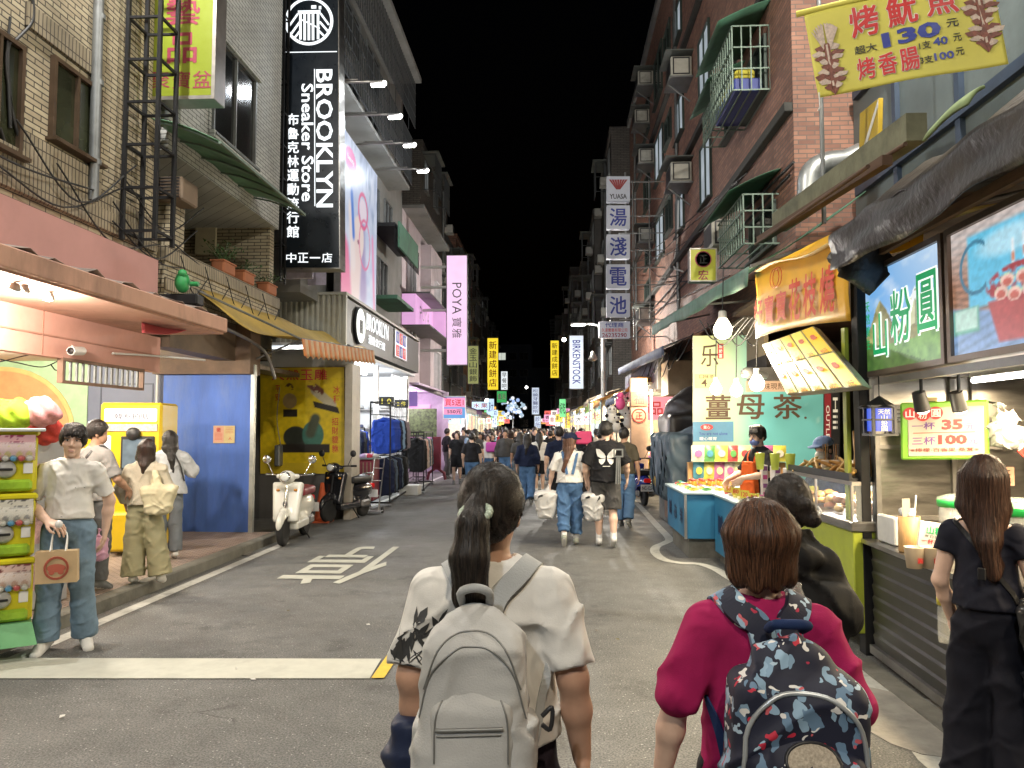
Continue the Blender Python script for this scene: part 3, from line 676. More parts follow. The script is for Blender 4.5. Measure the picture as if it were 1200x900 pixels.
WHITEM=mat('white_paint',(.68,.67,.64),.5,var=.08,scale=3,dirt=.2,dirtcol=(.2,.18,.15))
BLACKP=mat('black_plastic',(.02,.02,.022),.45,var=.2)
RUBBER=mat('rubber',(.018,.018,.018),.85,var=.25,scale=20)
CHROME=mat('chrome',(.75,.75,.75),.12,1.,var=0)
GLASSD=mat('dark_window_glass',(.012,.014,.015),.08,var=.3,scale=1.2)
GLASSC=mat('clear_glass',(.9,.95,.95),.04,var=0,trans=1.)
GREENA=mat('green_fabric',(.06,.16,.10),.75,var=.3,scale=3,dirt=.5)
CONC=mat('weathered_concrete',(.17,.165,.14),.9,var=.3,scale=3,bump=.3,bscale=25,dirt=.75)
WOOD=mat('plain_wood',(.22,.15,.09),.7,var=.25,scale=4,stretch=(1,1,6))
BEIGET=brickmat('beige_wall_tiles',(.56,.49,.34),(.45,.38,.26),(.06,.048,.036),.23,.058,.007,dirt=.55)
BEIGEV=brickmat('beige_soldier_tiles',(.40,.34,.24),(.33,.28,.19),(.075,.06,.045),.2,.058,.007,dirt=.55,vertical=True,off=0)
GREYT=brickmat('grey_wall_tiles',(.56,.57,.54),(.48,.49,.47),(.10,.10,.1),.24,.062,.006,dirt=.35)
REDB=brickmat('red_wall_tiles',(.40,.205,.14),(.235,.115,.085),(.17,.125,.105),.24,.068,.008,dirt=.4)
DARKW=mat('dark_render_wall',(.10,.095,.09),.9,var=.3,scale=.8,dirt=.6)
GREYW=mat('grey_render_wall',(.22,.22,.21),.85,var=.2,scale=1.2,dirt=.45)
PINKW=mat('pink_wall_panel',(.50,.26,.24),.7,var=.12,scale=1.2,dirt=.5,dirtcol=(.25,.13,.1))
PEACH=mat('peach_fascia',(.58,.31,.25),.7,var=.12,scale=1.5,dirt=.4,dirtcol=(.3,.15,.1))
CANOP=mat('stained_peach_concrete',(.50,.29,.21),.8,var=.15,scale=2,dirt=.8,dirtcol=(.07,.05,.04),stretch=(1,1,.35))
WIRE=mat('black_cable',(.015,.015,.015),.6,var=0)
INK=mat('dark_ink',(.03,.03,.03),.6,var=0);REDI=mat('red_ink',(.55,.03,.03),.5,var=.05);BLUEI=mat('blue_ink',(.03,.05,.30),.5,var=.05);WHITEI=mat('white_ink',(.8,.8,.78),.5,var=0);MAROON=mat('maroon_ink',(.28,.03,.06),.5,var=.05)
TUBE=glow('white_tube_light',(1,.95,.86),14,var=0);LED=glow('led_light',(1,.97,.9),18,var=0)
PIC=picmat('printed_picture');PICL=picmat('backlit_picture',.3,emit=1.0)
def asphalt():
 m=bpy.data.materials.new('asphalt');m.use_nodes=True;nt=m.node_tree;b=nt.nodes['Principled BSDF'];L=nt.links.new
 tc=_n(nt,'ShaderNodeTexCoord');O=tc.outputs['Object']
 def noise_(sc,det,ro=.6):
  n=_n(nt,'ShaderNodeTexNoise');n.inputs['Scale'].default_value=sc;n.inputs['Detail'].default_value=det;n.inputs['Roughness'].default_value=ro;L(O,n.inputs[0]);return n.outputs[0]
 def mr(i,a,b_,c,d):
  n=_n(nt,'ShaderNodeMapRange');L(i,n.inputs[0]);
  for k,v in enumerate((a,b_,c,d)):n.inputs[k+1].default_value=v
  return n.outputs[0]
 def mul(a,b_):
  n=_n(nt,'ShaderNodeMath',operation='MULTIPLY');L(a,n.inputs[0])
  if isinstance(b_,float):n.inputs[1].default_value=b_
  else:L(b_,n.inputs[1])
  return n.outputs[0]
 big=mr(noise_(.35,6,.65),.3,.7,.78,1.2);mid=mr(noise_(5,6,.7),.3,.7,.84,1.14);grain=mr(noise_(85,4,.75),.36,.64,.35,1.75)
 v=_n(nt,'ShaderNodeTexVoronoi');v.inputs['Scale'].default_value=58;L(O,v.inputs[0]);sp=mr(v.outputs['Distance'],.1,.34,1,0)
 vc=_n(nt,'ShaderNodeSeparateColor');L(v.outputs['Color'],vc.inputs[0]);pick=mr(vc.outputs[0],.88,.93,0,1);speck=mul(mul(sp,pick),.36)
 nw=_n(nt,'ShaderNodeTexNoise');nw.inputs['Scale'].default_value=2.2;nw.inputs['Detail'].default_value=5;L(O,nw.inputs[0])
 vm=_n(nt,'ShaderNodeVectorMath',operation='MULTIPLY_ADD');L(nw.outputs['Color'],vm.inputs[0]);vm.inputs[1].default_value=(.9,.9,0);L(O,vm.inputs[2])
 vk=_n(nt,'ShaderNodeTexVoronoi',feature='DISTANCE_TO_EDGE');vk.inputs['Scale'].default_value=.3;L(vm.outputs[0],vk.inputs[0])
 crk=mr(vk.outputs['Distance'],.001,.005,.6,1);gate=mr(noise_(.8,2),.62,.68,1,0);n=_n(nt,'ShaderNodeMath',operation='MAXIMUM');L(crk,n.inputs[0]);L(gate,n.inputs[1]);crk=n.outputs[0]
 stn=mr(noise_(1.1,6,.75),.54,.66,1,.58);vg=_n(nt,'ShaderNodeTexVoronoi');vg.inputs['Scale'].default_value=5.5;L(O,vg.inputs[0]);gum=mr(vg.outputs['Distance'],.05,.075,.55,1)
 big=mul(mul(big,stn),gum);a=mul(mul(mul(big,mid),mul(grain,.122)),crk);s=_n(nt,'ShaderNodeMath',operation='ADD');L(a,s.inputs[0]);L(speck,s.inputs[1])
 c=_n(nt,'ShaderNodeVectorMath',operation='SCALE');c.inputs[0].default_value=(1.0,1.0,.95);L(s.outputs[0],c.inputs[3]);L(c.outputs[0],b.inputs['Base Color'])
 L(mr(noise_(1.3,5),.3,.7,.5,.85),b.inputs['Roughness']);b.inputs['Specular IOR Level'].default_value=.4
 bp=_n(nt,'ShaderNodeBump');bp.inputs['Strength'].default_value=.35;bp.inputs['Distance'].default_value=.004;L(noise_(150,3,.7),bp.inputs['Height']);L(bp.outputs[0],b.inputs['Normal'])
 return m
ASPH=asphalt()
g=MB();g.add([(-150,-80,0),(150,-80,0),(150,400,0),(-150,400,0)],[(0,1,2,3)]);g.build('road',ASPH,kind='structure')
PAVE=brickmat('pavement_tiles',(.42,.33,.27),(.36,.27,.22),(.16,.12,.10),.10,.05,.006,dirt=.35,bumps=.2)
def planar_brick(m):
 nt=m.node_tree;cb=[n for n in nt.nodes if n.type=='COMBXYZ'][0];sp=[n for n in nt.nodes if n.type=='SEPXYZ'][0]
 for l in list(cb.inputs[0].links)+list(cb.inputs[1].links):nt.links.remove(l)
 nt.links.new(sp.outputs[0],cb.inputs[0]);nt.links.new(sp.outputs[1],cb.inputs[1])
planar_brick(PAVE)
MB().span((-9.2,-8,-.02),(-4.36,11.72,.12)).build('pavement',PAVE,kind='structure')
MB().span((-4.355,-8,-.02),(-4.2,11.72,.125),0,.015).build('kerb',CONC,kind='structure')
LINEP=mat('road_paint_white',(.50,.50,.46),.7,var=.12,scale=14,dirt=.75,dirtcol=(.12,.12,.11),bump=.2,bscale=120)
LINEC=mat('road_paint_clean',(.50,.50,.43),.7,var=.08,scale=9,dirt=.35,dirtcol=(.25,.25,.22),bump=.2,bscale=120)
LINEY=mat('road_paint_yellow',(.66,.46,.05),.7,var=.1,scale=12,dirt=.4,dirtcol=(.12,.1,.05))
def strip(mb,pts,w,z=.004):
 P=[Vector((p[0],p[1],z))for p in pts];V=[]
 for i,p in enumerate(P):
  t=(P[min(i+1,len(P)-1)]-P[max(i-1,0)]).normalized();n=Vector((-t.y,t.x,0));V+=[p-n*w/2,p+n*w/2]
 return mb.add(V,[(2*i,2*i+2,2*i+3,2*i+1)[::1]for i in range(len(P)-1)])
m=MB();strip(m,[(-4.02,-3),(-4.0,4),(-4.02,11.4)],.13);m.build('left_edge_line',LINEP,kind='structure')
m=MB();strip(m,[(-4.05,15.5),(-4.05,60)],.12);m.build('left_edge_line',LINEP,kind='structure')
_rp=[(752,596),(770,616),(784,631),(780,636),(769,641),(768,648),(778,656),(797,660),(818,661),(838,667),(858,679),(885,694)]
_rg=[at(x,y,Z=0)for x,y in _rp];_rg=[(p.x,p.y)for p in _rg]
_sp=smoothpath([(x,y,0)for x,y in _rg],40)
m=MB();strip(m,[(p[0],p[1])for p in _sp],.13,.005);strip(m,[(1.93,60),(1.93,30),_rg[0]],.12);m.build('right_edge_line',LINEP,kind='structure')
a_,b_=at(1010,785,Z=0),at(1095,892,Z=0)
m=MB();strip(m,[(2.02,0),(b_.x,b_.y),(a_.x,a_.y),(_rg[-1][0]+.12,_rg[-1][1]-.5)],.16);m.build('right_edge_line',LINEP,kind='structure')
_sl=[at(x,y,Z=.006)for x,y in((-40,795),(433,795),(447,772),(-40,771))]
m=MB();m.add([(p.x,p.y,.007)for p in _sl],[(0,1,2,3)]);m.build('stop_line',LINEC,kind='structure')
_yl=[at(x,y,Z=.006)for x,y in((435,795),(450,795),(520,690),(508,690))]
m=MB();m.add([(p.x,p.y,.010)for p in _yl],[(0,1,2,3)]);m.build('yellow_centre_line',LINEY,kind='structure')
m=MB();m.text('停',FR((-2.63,9.75,0),-XP,-YP),1.06,2.7,off=.006,bold=.012);m.build('painted_road_word',LINEC,kind='structure')
PATCH=mat('patched_asphalt',(.05,.05,.048),.85,var=.25,scale=30,bump=.3,bscale=150)
if 0:m=MB();m.prism([(.55*math.cos(a)*(1+.12*math.sin(3*a)),.8*math.sin(a))for a in[i*.35 for i in range(18)]],.004,Matrix.Translation((-3.75,9.3,0)));m.build('road_patch',PATCH,kind='structure')
CEMP=mat('cement_patch',(.33,.31,.27),.85,var=.2,scale=6,bump=.3,bscale=60,dirt=.4)
m=MB();m.prism([(.32*math.cos(a)*(1+.2*math.sin(2*a+1)+.1*math.sin(5*a)),.52*math.sin(a)*(1+.15*math.cos(3*a)))for a in[i*.3 for i in range(21)]],.008,Matrix.Translation((2.08,4.75,0)));m.build('cement_patch',CEMP,kind='structure')
m=MB();m.span((2.16,2,-.02),(2.3,5.9,.02));m.build('gutter_edge',CONC,kind='structure')
def window(parent,M,w,h,d=.06,fm=None,pm=None,mull=1,name='window',bars=0):
 f=MB();f.frame(M,w,h,.045,d,0,-.01)
 for i in range(mull):f.box((-w/2+w*(i+1)/(mull+1),0,d*.4),(.035,h,d*.7),0,0,M)
 f.box((0,-h/2-.06,.05),(w+.16,.035,.13),0,0,M)
 o=f.build(name,fm or GREYM,parent)
 p=MB();p.box((0,0,.004),(w,h,.008),0,0,M);p.build('pane',pm or GLASSD,o)
 if bars:
  q=MB()
  for i in range(bars):x=-w/2+w*(i+.5)/bars;q.bar(M@Vector((x,-h/2,d+.05)),M@Vector((x,h/2,d+.05)),.012)
  for y in(-.45,0,.45):q.bar(M@Vector((-w/2,y*h,d+.055)),M@Vector((w/2,y*h,d+.055)),.012)
  q.build('bars',BLACKM,o)
 return o
BRONZE=mat('bronze_frame',(.10,.065,.04),.5,.5,var=.2);GLOLIVE=mat('olive_window_glass',(.03,.034,.018),.1,var=.5,scale=1.5)
b1=thing('apartment_building','beige tiled building above the pink toy shop at left','building',(-7,2,0))
m=MB();m.span((-9.4,-8,3.05),(-5.0,9.3,15));m.build('wall',BEIGET,b1)
m=MB();m.span((-5.0,-8,3.9),(-4.94,9.2,4.12));m.span((-5.0,-8,4.12),(-4.955,9.2,4.3));m.build('tile_band',BEIGEV,b1)
def wpx(parent,X,px0,px1,py0,py1,**k):
 0
 y0,y1=at(px0,400,X=X).y,at(px1,400,X=X).y;ym=(y0+y1)/2;z0,z1=at((px0+px1)/2,py1,X=X).z,at((px0+px1)/2,py0,X=X).z
 M=(eastw if X<0 else westw)((X,ym,(z0+z1)/2));return window(parent,M,abs(y1-y0),z1-z0,**k)
wpx(b1,-4.995,51,103,82,168,fm=BRONZE,pm=GLOLIVE);wpx(b1,-4.995,-45,8,30,160,fm=BRONZE,pm=GLOLIVE)
m=MB()
yy=at(77,100,X=-4.99).y
m.span((-5,yy-.62,5.52),(-4.965,yy+.62,5.75));m.span((-5,yy-.62,4.28),(-4.96,yy+.62,4.5));m.build('window_surrounds',BEIGEV,b1)
m=MB();m.tube([at(117,-40,X=-4.93),at(109,235,X=-4.93)],.055,10);[m.tube([at(117-.03*yq,yq-3,X=-4.93),at(117-.03*yq,yq+3,X=-4.93)],.066,10)for yq in(20,97,190)];m.build('drain_pipe',GREYM,b1)
m=MB();m.span((-5.0,-8,3.2),(-4.74,8.86,3.72));m.build('pink_panel',PINKW,b1)
m=MB();m.span((-4.74,5.9,3.2),(-4.736,5.91,3.72));m.span((-4.742,3,3.2),(-4.736,3.01,3.72));m.build('wall_strips',INK,b1)
m=MB();m.span((-9.3,-8,2.86),(-4.05,9.15,2.9));m.span((-4.12,-8,2.88),(-4.0,9.15,3.05),0,.012);m.build('canopy',CANOP,b1)
m=MB()
def ragged(u,v):
 y=-4+13*u;return(-4.74+.68*v,y,3.21-.14*v+.02*math.sin(9*y)+.015*math.sin(23*y+3*v)+(.03*math.sin(31*y)if v>.9 else 0))
m.grid(ragged,90,4,thick=.004);m.build('torn_sheet',mat('torn_grey_sheet',(.30,.25,.22),.8,var=.4,scale=5,dirt=.5),b1)
m=MB();m.span((-5.12,-8,2.42),(-5.0,9.45,2.86));m.build('fascia',PEACH,b1)
m=MB();m.span((-5.0,-8,2.62),(-4.985,9.45,2.635));[m.span((-5.0,y,2.43),(-4.993,y+.012,2.86))for y in(1.5,4.3,7.2)];m.build('fascia_trim',mat('dark_peach',(.36,.18,.13),.7),b1)
m=MB();m.span((-9.3,-8,2.78),(-5.12,11.7,2.84));m.build('shop_ceiling',mat('cream_ceiling',(.62,.52,.42),.8),b1)
m=MB();m.span((-9.4,-8,.12),(-9.3,11.7,2.8));m.build('shop_back_wall',mat('mint_wall',(.42,.55,.38),.7),b1)
BLUEB=mat('blue_painted_boards',(.075,.17,.58),.6,var=.22,scale=1.6,dirt=.6,dirtcol=(.20,.27,.46),bump=.15,bscale=20,stretch=(2.2,2.2,.5))
GBLUE=mat('grey_blue_door',(.16,.18,.26),.5,var=.12,scale=1.5)
sw=thing('partition_wall','blue painted board wall with mint and orange panel at the end of the pink arcade','wall',(-6.5,11.75,.12))
m=MB();m.span((-9.3,11.70,.12),(-7.35,11.78,2.8));m.build('mint_panel',mat('mint_panel_paint',(.40,.58,.36),.6),sw)
m=MB();m.prism([(1.15*math.cos(a),1.0*math.sin(a))for a in[math.pi*i/24 for i in range(25)]]+[(-1.15,-1.6),(1.15,-1.6)],.03,front((-8.75,11.70,1.62)));m.build('orange_arch',mat('orange_panel',(.75,.33,.15),.6),sw)
m=MB();m.prism([(1.22*math.cos(a),1.07*math.sin(a))for a in[math.pi*i/24 for i in range(25)]]+[(1.15*math.cos(a),1.0*math.sin(a))for a in[math.pi*(24-i)/24 for i in range(25)]],.02,front((-8.75,11.70,1.62)));m.build('arch_rim',mat('gold_rim',(.7,.5,.2),.4),sw)
m=MB();m.span((-7.35,11.72,.12),(-6.12,11.79,2.8));m.build('door_panel',GBLUE,sw)
m=MB();m.frame(front((-6.72,11.72,1.35)),.82,2.1,.02,.008);m.build('door_frame',mat('door_groove',(.07,.08,.12),.5),sw)
m=MB();m.span((-6.12,11.70,.12),(-5.55,11.76,2.62));m.span((-5.545,11.68,.12),(-4.70,11.75,2.66));m.build('blue_boards',BLUEB,sw)
m=MB();m.span((-4.70,11.64,.0),(-4.64,11.72,2.7));m.build('steel_post',mat('grey_white_post',(.5,.52,.5),.4,.5,dirt=.5),sw)
m=MB();m.tube([(-6.2,11.66,.15),(-6.2,11.66,2.8)],.022,8);m.build('conduit',WHITEM,sw)
m=MB();m.span((-6.2,11.5,2.55),(-4.66,11.9,3.3));m.build('rusty_header',mat('brown_sheet',(.16,.10,.065),.7,var=.4,scale=2,dirt=.6),sw)
m=MB();m.box((0,0,.012),(.34,.27,.006),0,0,front((-5.12,11.68,1.62)));nt_=m.build('paper_notice',mat('yellow_paper',(.62,.50,.26),.8),None);tag(nt_,'yellow and pink paper notice stuck on the blue boards','notice')
M=front((-5.12,11.665,1.62));m=MB();m.box((-.085,0,0),(.165,.255,.004),0,0,M);m.text('徵',M,.07,.07,1,.02,x=-.085,y=.07,off=.004);m.text('人',M,.05,.05,1,.02,x=.1,y=-.06,off=.004)
for i in range(6):m.box((-.085,.02-i*.02,.003),(.12,.005,.002),1,0,M)
for i in range(4):m.box((.085,.1-i*.025,.003),(.12,.004,.002),1,0,M)
m.build('print',[mat('pink_paper',(.66,.38,.27),.8),REDI],nt_)
m=MB();m.add([(-6.1,11.7,.13),(-4.45,11.7,.02),(-4.1,10.2,.01),(-6.1,10.5,.13)],[(3,2,1,0)]);rp=m.build('wooden_ramp',mat('grey_boards',(.22,.2,.17),.8,var=.3,scale=3,stretch=(1,6,1),dirt=.4),None);tag(rp,'grey board ramp laid on the pavement before the blue wall','ramp')
def ceil_lamp(x,y,lab,z=2.78,p=130):
 t=thing('ceiling_light',lab,'lamp',(x,y,z),0,'round ceiling lights of the toy arcade');m=MB();m.lathe([(.13,0),(.14,-.02),(.12,-.035)],(x,y,z));m.build('rim',WHITEM,t);m=MB();m.lathe([(.115,-.03),(.115,-.045),(.02,-.055)],(x,y,z));m.build('diffuser',LED,t)
 lamp('ceiling_glow',(x,y,z-.12),p*1.5,(1,.89,.74),.12,t)
for k,yq in enumerate((3.2,6.4,8.6)):ceil_lamp(-5.9,yq,'round white light under the ceiling of the pink toy arcade')
ceil_lamp(-7.6,9.6,'round white light under the ceiling of the pink toy arcade',p=170)
for k,(px,py)in enumerate(((17,339),(28,341),(57,349))):
 p=at(px,py,X=-4.25);t=thing('spotlight','small white spotlight under the stained peach canopy','lamp',p,0,'spotlights under the peach canopy');m=MB();m.lathe([(.03,.05),(.045,.0),(.04,-.02)],p);m.build('housing',WHITEM,t);m=MB();m.lathe([(.036,-.018),(.01,-.03)],p);m.build('lens',LED,t);m=MB();m.tube([p+Vector((0,0,.05)),p+Vector((0,0,.14))],.008);m.build('stem',WHITEM,t)
 lamp('spot_glow',p+Vector((-.1,0,-.08)),90,(1,.9,.76),.05,t)
p=at(88,410,X=-4.9);t=thing('security_camera','white bullet security camera under the peach fascia','camera',p);m=MB();m.tube([p+Vector((0,.12,0)),p+Vector((.02,-.1,-.02))],.045,12);m.build('housing',WHITEM,t);m=MB();m.lathe([(.036,0),(.03,.01)],(0,0,0),12,0,FR(p+Vector((.02,-.105,-.02)),XP,ZP));m.build('lens',BLACKP,t);m=MB();m.tube([p+Vector((-.12,.1,.06)),p+Vector((0,.08,0))],.014);m.build('bracket',WHITEM,t)
p=at(104,426,X=-5.02);t=thing('vent_grille','dark slatted vent box below the peach fascia beside the camera','vent',p);m=MB();m.frame(eastw((-5.05,p.y+.3,2.3)),1.5,.2,.03,.06);m.build('frame',mat('rust_brown',(.2,.12,.08),.7),t);m=MB()
for i in range(14):m.box((-.7+i*.107,0,.02),(.03,.2,.02),0,0,eastw((-5.05,p.y+.3,2.3)))
m.build('slats',GREYM,t)
def cable(name,lab,pts,r=.008,n=20,mt=None,group=None):
 m=MB();m.tube(smoothpath(pts,n),r,6);o=m.build(name,mt or WIRE,None);return tag(o,lab,'cable',group)
G_='loose cables on the beige tiled wall'
for k,q in enumerate((((12,20),(8,90),(30,190),(52,226)),((38,-10),(38,24),(20,46),(9,60),(12,150)),((8,60),(14,130),(24,170),(36,226)),((0,150),(12,185),(30,215)))):
 cable('cable','loose black cable hanging down the beige tiled wall',[at(x,y,X=-4.97)for x,y in q],.012+.004*(k%2),group=G_)
for k,q in enumerate((((0,421),(20,425),(50,430),(72,421)),((0,424),(40,415),(66,418)),((60,428),(66,434),(74,428)))):
 cable('cable','thin sagging wire under the peach fascia at left',[at(x,y,X=-5.15)for x,y in q],.006,group='wires under the peach fascia')
cable('cable','white conduit running from the camera towards the blue wall',[at(132,414,X=-4.97),at(180,417,X=-4.95),at(240,422,X=-4.85)],.014,mt=WHITEM)
def lattice(name,lab,x0,x1,y0,y1,z0,z1,step,r=.022):
 t=thing(name,lab,'sign frame',((x0+x1)/2,(y0+y1)/2,z0));m=MB()
 for x in(x0,x1):
  for y in(y0,y1):m.bar((x,y,z0),(x,y,z1),r*2)
 m.build('uprights',BLACKM,t);m=MB();z=z0+.1
 while z<z1:
  for y in(y0,y1):m.bar((x0+r,y,z),(x1-r,y,z),r*1.3)
  for x in(x0,x1):m.bar((x,y0+r,z+.003),(x,y1-r,z+.003),r*1.3)
  z+=step
 m.build('rungs',BLACKM,t);return t
lattice('ladder_frame','black steel ladder frame on the beige tiled wall beside the drain pipe',-4.9,-4.52,8.35,8.75,3.85,8.6,.5)
def lightbox(name,lab,M,w,h,d,face,rim,texts,parent=None,cat='sign',glowy=False,group=None,rimw=.03,two=True):
 0
 t=thing(name,lab,cat,M.translation,0,group);m=MB();m.box((0,0,-d/2),(w-.002,h-.002,d),0,.004,M);m.frame(M,w-2*rimw,h-2*rimw,rimw,.02,0,-.002);m.build('case',rim,t)
 m=MB();m.box((0,0,.006),(w-2*rimw-.004,h-2*rimw-.004,.006),0,0,M);fc=m.build('face',face,t)
 mats=[];m=MB();Mo=M@Matrix.Translation((0,0,.0095))
 for mode,sx,mt,k in texts:
  if mt not in mats:mats.append(mt)
  i=mats.index(mt);k=dict(k)
  if mode=='col':m.column(sx,Mo,k.pop('cw'),k.pop('ch'),i,**k)
  elif mode=='row':m.row(sx,Mo,k.pop('cw'),k.pop('ch'),i,**k)
  elif mode=='v90':
   x,y=k.pop('x',0),k.pop('y',0);m.text(sx,Mo@Matrix.Translation((x,y,0))@Matrix.Rotation(-math.pi/2,4,'Z'),k.pop('w'),k.pop('h'),i,**k)
  elif mode=='txt':m.text(sx,Mo,k.pop('w'),k.pop('h',None),i,**k)
  elif mode=='rect':m.box((k['x'],k['y'],.002),(k['w'],k['h'],.003),i,0,Mo)
  elif mode=='disc':m.prism([(k['x']+k['r']*math.cos(a)*k.get('sx',1),k['y']+k['r']*math.sin(a))for a in[j*math.pi/12 for j in range(24)]],.003,Mo,i)
  elif mode=='poly':m.prism(sx,k.get('d',.003),Mo,i,k.get('z',.001))
 if m.v:m.build('lettering',mats,t)
 return t
SGY=mat('yellow_green_plastic',(.22,.27,.02),.35,emit=(.50,.55,.05),es=.06,var=.06)
ALU=mat('aluminium_rim',(.5,.47,.44),.35,.9,var=.15)
q0,q1=at(173,118,Y=9.1),at(252,118,Y=9.1);zz0,zz1=q0.z,at(173,-45,Y=9.1).z;w_,h_=q1.x-q0.x,zz1-zz0
lightbox('shop_sign','yellow green box sign with dark red brush characters on the beige building',front(((q0.x+q1.x)/2,9.1,(zz0+zz1)/2)),w_,h_,.28,SGY,ALU,[('row','聚寶盆',MAROON,dict(cw=.265,ch=.25,y=-h_/2+.25,bold=.012)),('txt','品',MAROON,dict(w=.38,h=.40,y=-h_/2+.66,bold=.025)),('txt','藝',MAROON,dict(w=.44,h=.42,y=-h_/2+1.16,bold=.02))],rimw=.045)
m=MB();m.bar((-5,9.2,5.9),(-4.7,9.2,5.9),.05);m.bar((-5,9.2,7.0),(-4.7,9.2,7.0),.05);m.bar((-4.96,9.2,5.9),(-4.96,9.2,7.0),.04);o=m.build('sign_bracket',BLACKM,None);tag(o,'black bracket holding the yellow green sign','bracket')
b2=thing('apartment_building','grey white tiled building with a plant terrace behind the yellow green sign','building',(-7,11.4,0))
m=MB();m.span((-9.4,9.32,5.25),(-4.9,13.25,15));m.build('wall',GREYT,b2)
m=MB();m.span((-9.4,13.1,2.9),(-5.0,13.3,5.25));m.span((-7.4,9.32,3.2),(-7.3,13.1,5.25));m.build('terrace_wall',BEIGET,b2)
m=MB();m.span((-7.3,9.35,3.1),(-4.95,13.1,3.3));m.build('terrace_floor',CONC,b2)
m=MB();m.span((-5.02,9.32,3.3),(-4.9,13.28,4.0));m.build('parapet',BEIGET,b2)
m=MB();m.span((-5.04,9.3,3.82),(-4.87,13.3,4.02),0,.01);m.span((-4.9,9.3,3.45),(-4.86,13.3,3.62),0,.01);m.build('parapet_band',BEIGEV,b2)
m=MB();m.span((-5.3,10.4,5.95),(-4.88,10.5,7.4));m.span((-5.3,12.0,5.95),(-4.88,12.1,7.4));m.span((-5.3,10.4,7.4),(-4.8,12.1,7.5));m.span((-5.3,10.4,5.85),(-4.8,12.1,5.95));m.build('hood_slabs',GREYT,b2)
window(b2,eastw((-4.895,11.25,6.67)),1.46,1.4,fm=GREYM)
m=MB();m.span((-5.2,9.5,3.98),(-4.95,9.9,4.9));m.build('post',BEIGET,b2)
t=thing('awning','green translucent awning sloping over the plant terrace','awning',(-4.9,10.5,5.3));m=MB()
m.grid(lambda u,v:(-4.92+.85*v,8.95+3.2*u,5.50-.30*v**1.5+.01*math.sin(40*u)),24,8,thick=.008);m.build('sheet',mat('green_translucent_sheet',(.15,.33,.2),.5,var=.25,scale=3,dirt=.4),t);m=MB()
for i in range(6):m.tube([(-4.9+.83*v,9.0+3.1*i/5,5.475-.30*v**1.5)for v in(0,.33,.66,1)],.014,6)
m.bar((-4.06,8.95,5.19),(-4.06,12.15,5.19),.035);m.build('ribs',mat('green_grey_metal',(.16,.22,.18),.5,.3),t)
t=thing('air_conditioner','brown window air conditioner under the green awning','air conditioner',(-4.85,9.35,4.7));m=MB();m.span((-5.1,9.36,4.62),(-4.72,9.8,4.92),0,.02);m.build('case',mat('brown_case',(.17,.12,.08),.6),t);m=MB();[m.span((-5.07,9.35,4.65+.04*i),(-4.76,9.358,4.665+.04*i))for i in range(7)];m.build('grille',BLACKP,t)
p=at(242,278,Y=13.08);o=MB().box((p.x,13.06,p.z),(.38,.05,.62),0,.01).build('meter_board',mat('dirty_cream_board',(.55,.50,.36),.6,dirt=.3),None);tag(o,'cream board fixed to the terrace wall above the plant pots','board')
LEAF=mat('leaf_green',(.045,.11,.03),.6,var=.4,scale=30);TERRA=mat('terracotta',(.36,.13,.06),.8,var=.15,dirt=.25)
def plant(lab,x,y,z,n,hgt,seed):
 rnd=random.Random(seed);t=thing('potted_plant',lab,'plant',(x,y,z));m=MB();m.box((x,y,z+.09),(.2,.42,.18),0,.02);m.box((x,y,z+.17),(.23,.45,.03),0,.008);m.build('pot',TERRA,t);m=MB();s2=MB()
 for i in range(n):
  a=rnd.uniform(0,6.28);l=hgt*rnd.uniform(.4,1);tp=Vector((x+.2*rnd.uniform(-1,1),y+.26*rnd.uniform(-1,1),z+.18+l));s2.tube([(x+.04*rnd.uniform(-1,1),y+.12*rnd.uniform(-1,1),z+.17),tp],.004,4)
  for k in range(5):
   c=tp+Vector((rnd.uniform(-.07,.07),rnd.uniform(-.07,.07),rnd.uniform(-.08,.05)));d=Vector((rnd.uniform(-1,1),rnd.uniform(-1,1),rnd.uniform(-.3,.5))).normalized();e=d.cross(ZP).normalized();L=rnd.uniform(.04,.07);m.add([c,c+d*L*.5+e*L*.3,c+d*L,c+d*L*.5-e*L*.3],[(0,1,2,3)])
 m.build('foliage',LEAF,t);s2.build('stems',LEAF,t)
plant('bushy green plant in the larger terracotta trough on the tiled parapet',-4.96,11.15,4.02,26,.3,1);plant('low sparse plant in the smaller terracotta trough on the tiled parapet',-4.96,11.9,4.02,12,.16,2);plant('trailing plant at the far end of the tiled parapet',-4.96,12.9,4.02,14,.18,5)
m=MB();p=at(214,331,X=-4.5);m.span((-4.95,8.95,p.z-.28),(-4.3,9.15,p.z-.14),0,.02);o=m.build('rolled_awning',BLACKM,None);tag(o,'black rolled awning bar end beside the pink canopy','awning bar')
m=MB();m.ball(p,(.09,.1,.13),10,7);m.ball(p+Vector((.02,-.05,.1)),(.06,.05,.05),8,6);m.tube([p+Vector((.1,0,-.02)),p+Vector((.2,.0,-.02))],.03,8);o=m.build('watering_nozzle',mat('bright_green_plastic',(.03,.28,.08),.4),None);tag(o,'bright green plastic bundle on the awning bar','plastic bundle')
t=thing('awning','yellow tarpaulin awning with an orange striped valance','awning',(-4.4,14,3.2));m=MB()
A0,A1,A2,A3=at(226,338,X=-4.9),at(352,397,X=-3.95),at(437,411,X=-3.95),Vector((-4.9,16.2,3.75))
def tarp(u,v):
 a=A0.lerp(A3,u);b=A1.lerp(A2,u);p=a.lerp(b,v);p.z+=-.22*math.sin(math.pi*v)*(1-u*.6)+.03*math.sin(9*v+7*u)+.025*math.sin(14*u+3*v);return p
m.grid(tarp,30,14,thick=.006);m.build('sheet',mat('yellow_tarp',(.60,.42,.10),.6,var=.2,scale=2,dirt=.3,dirtcol=(.2,.12,.05),bump=.2,bscale=9),t)
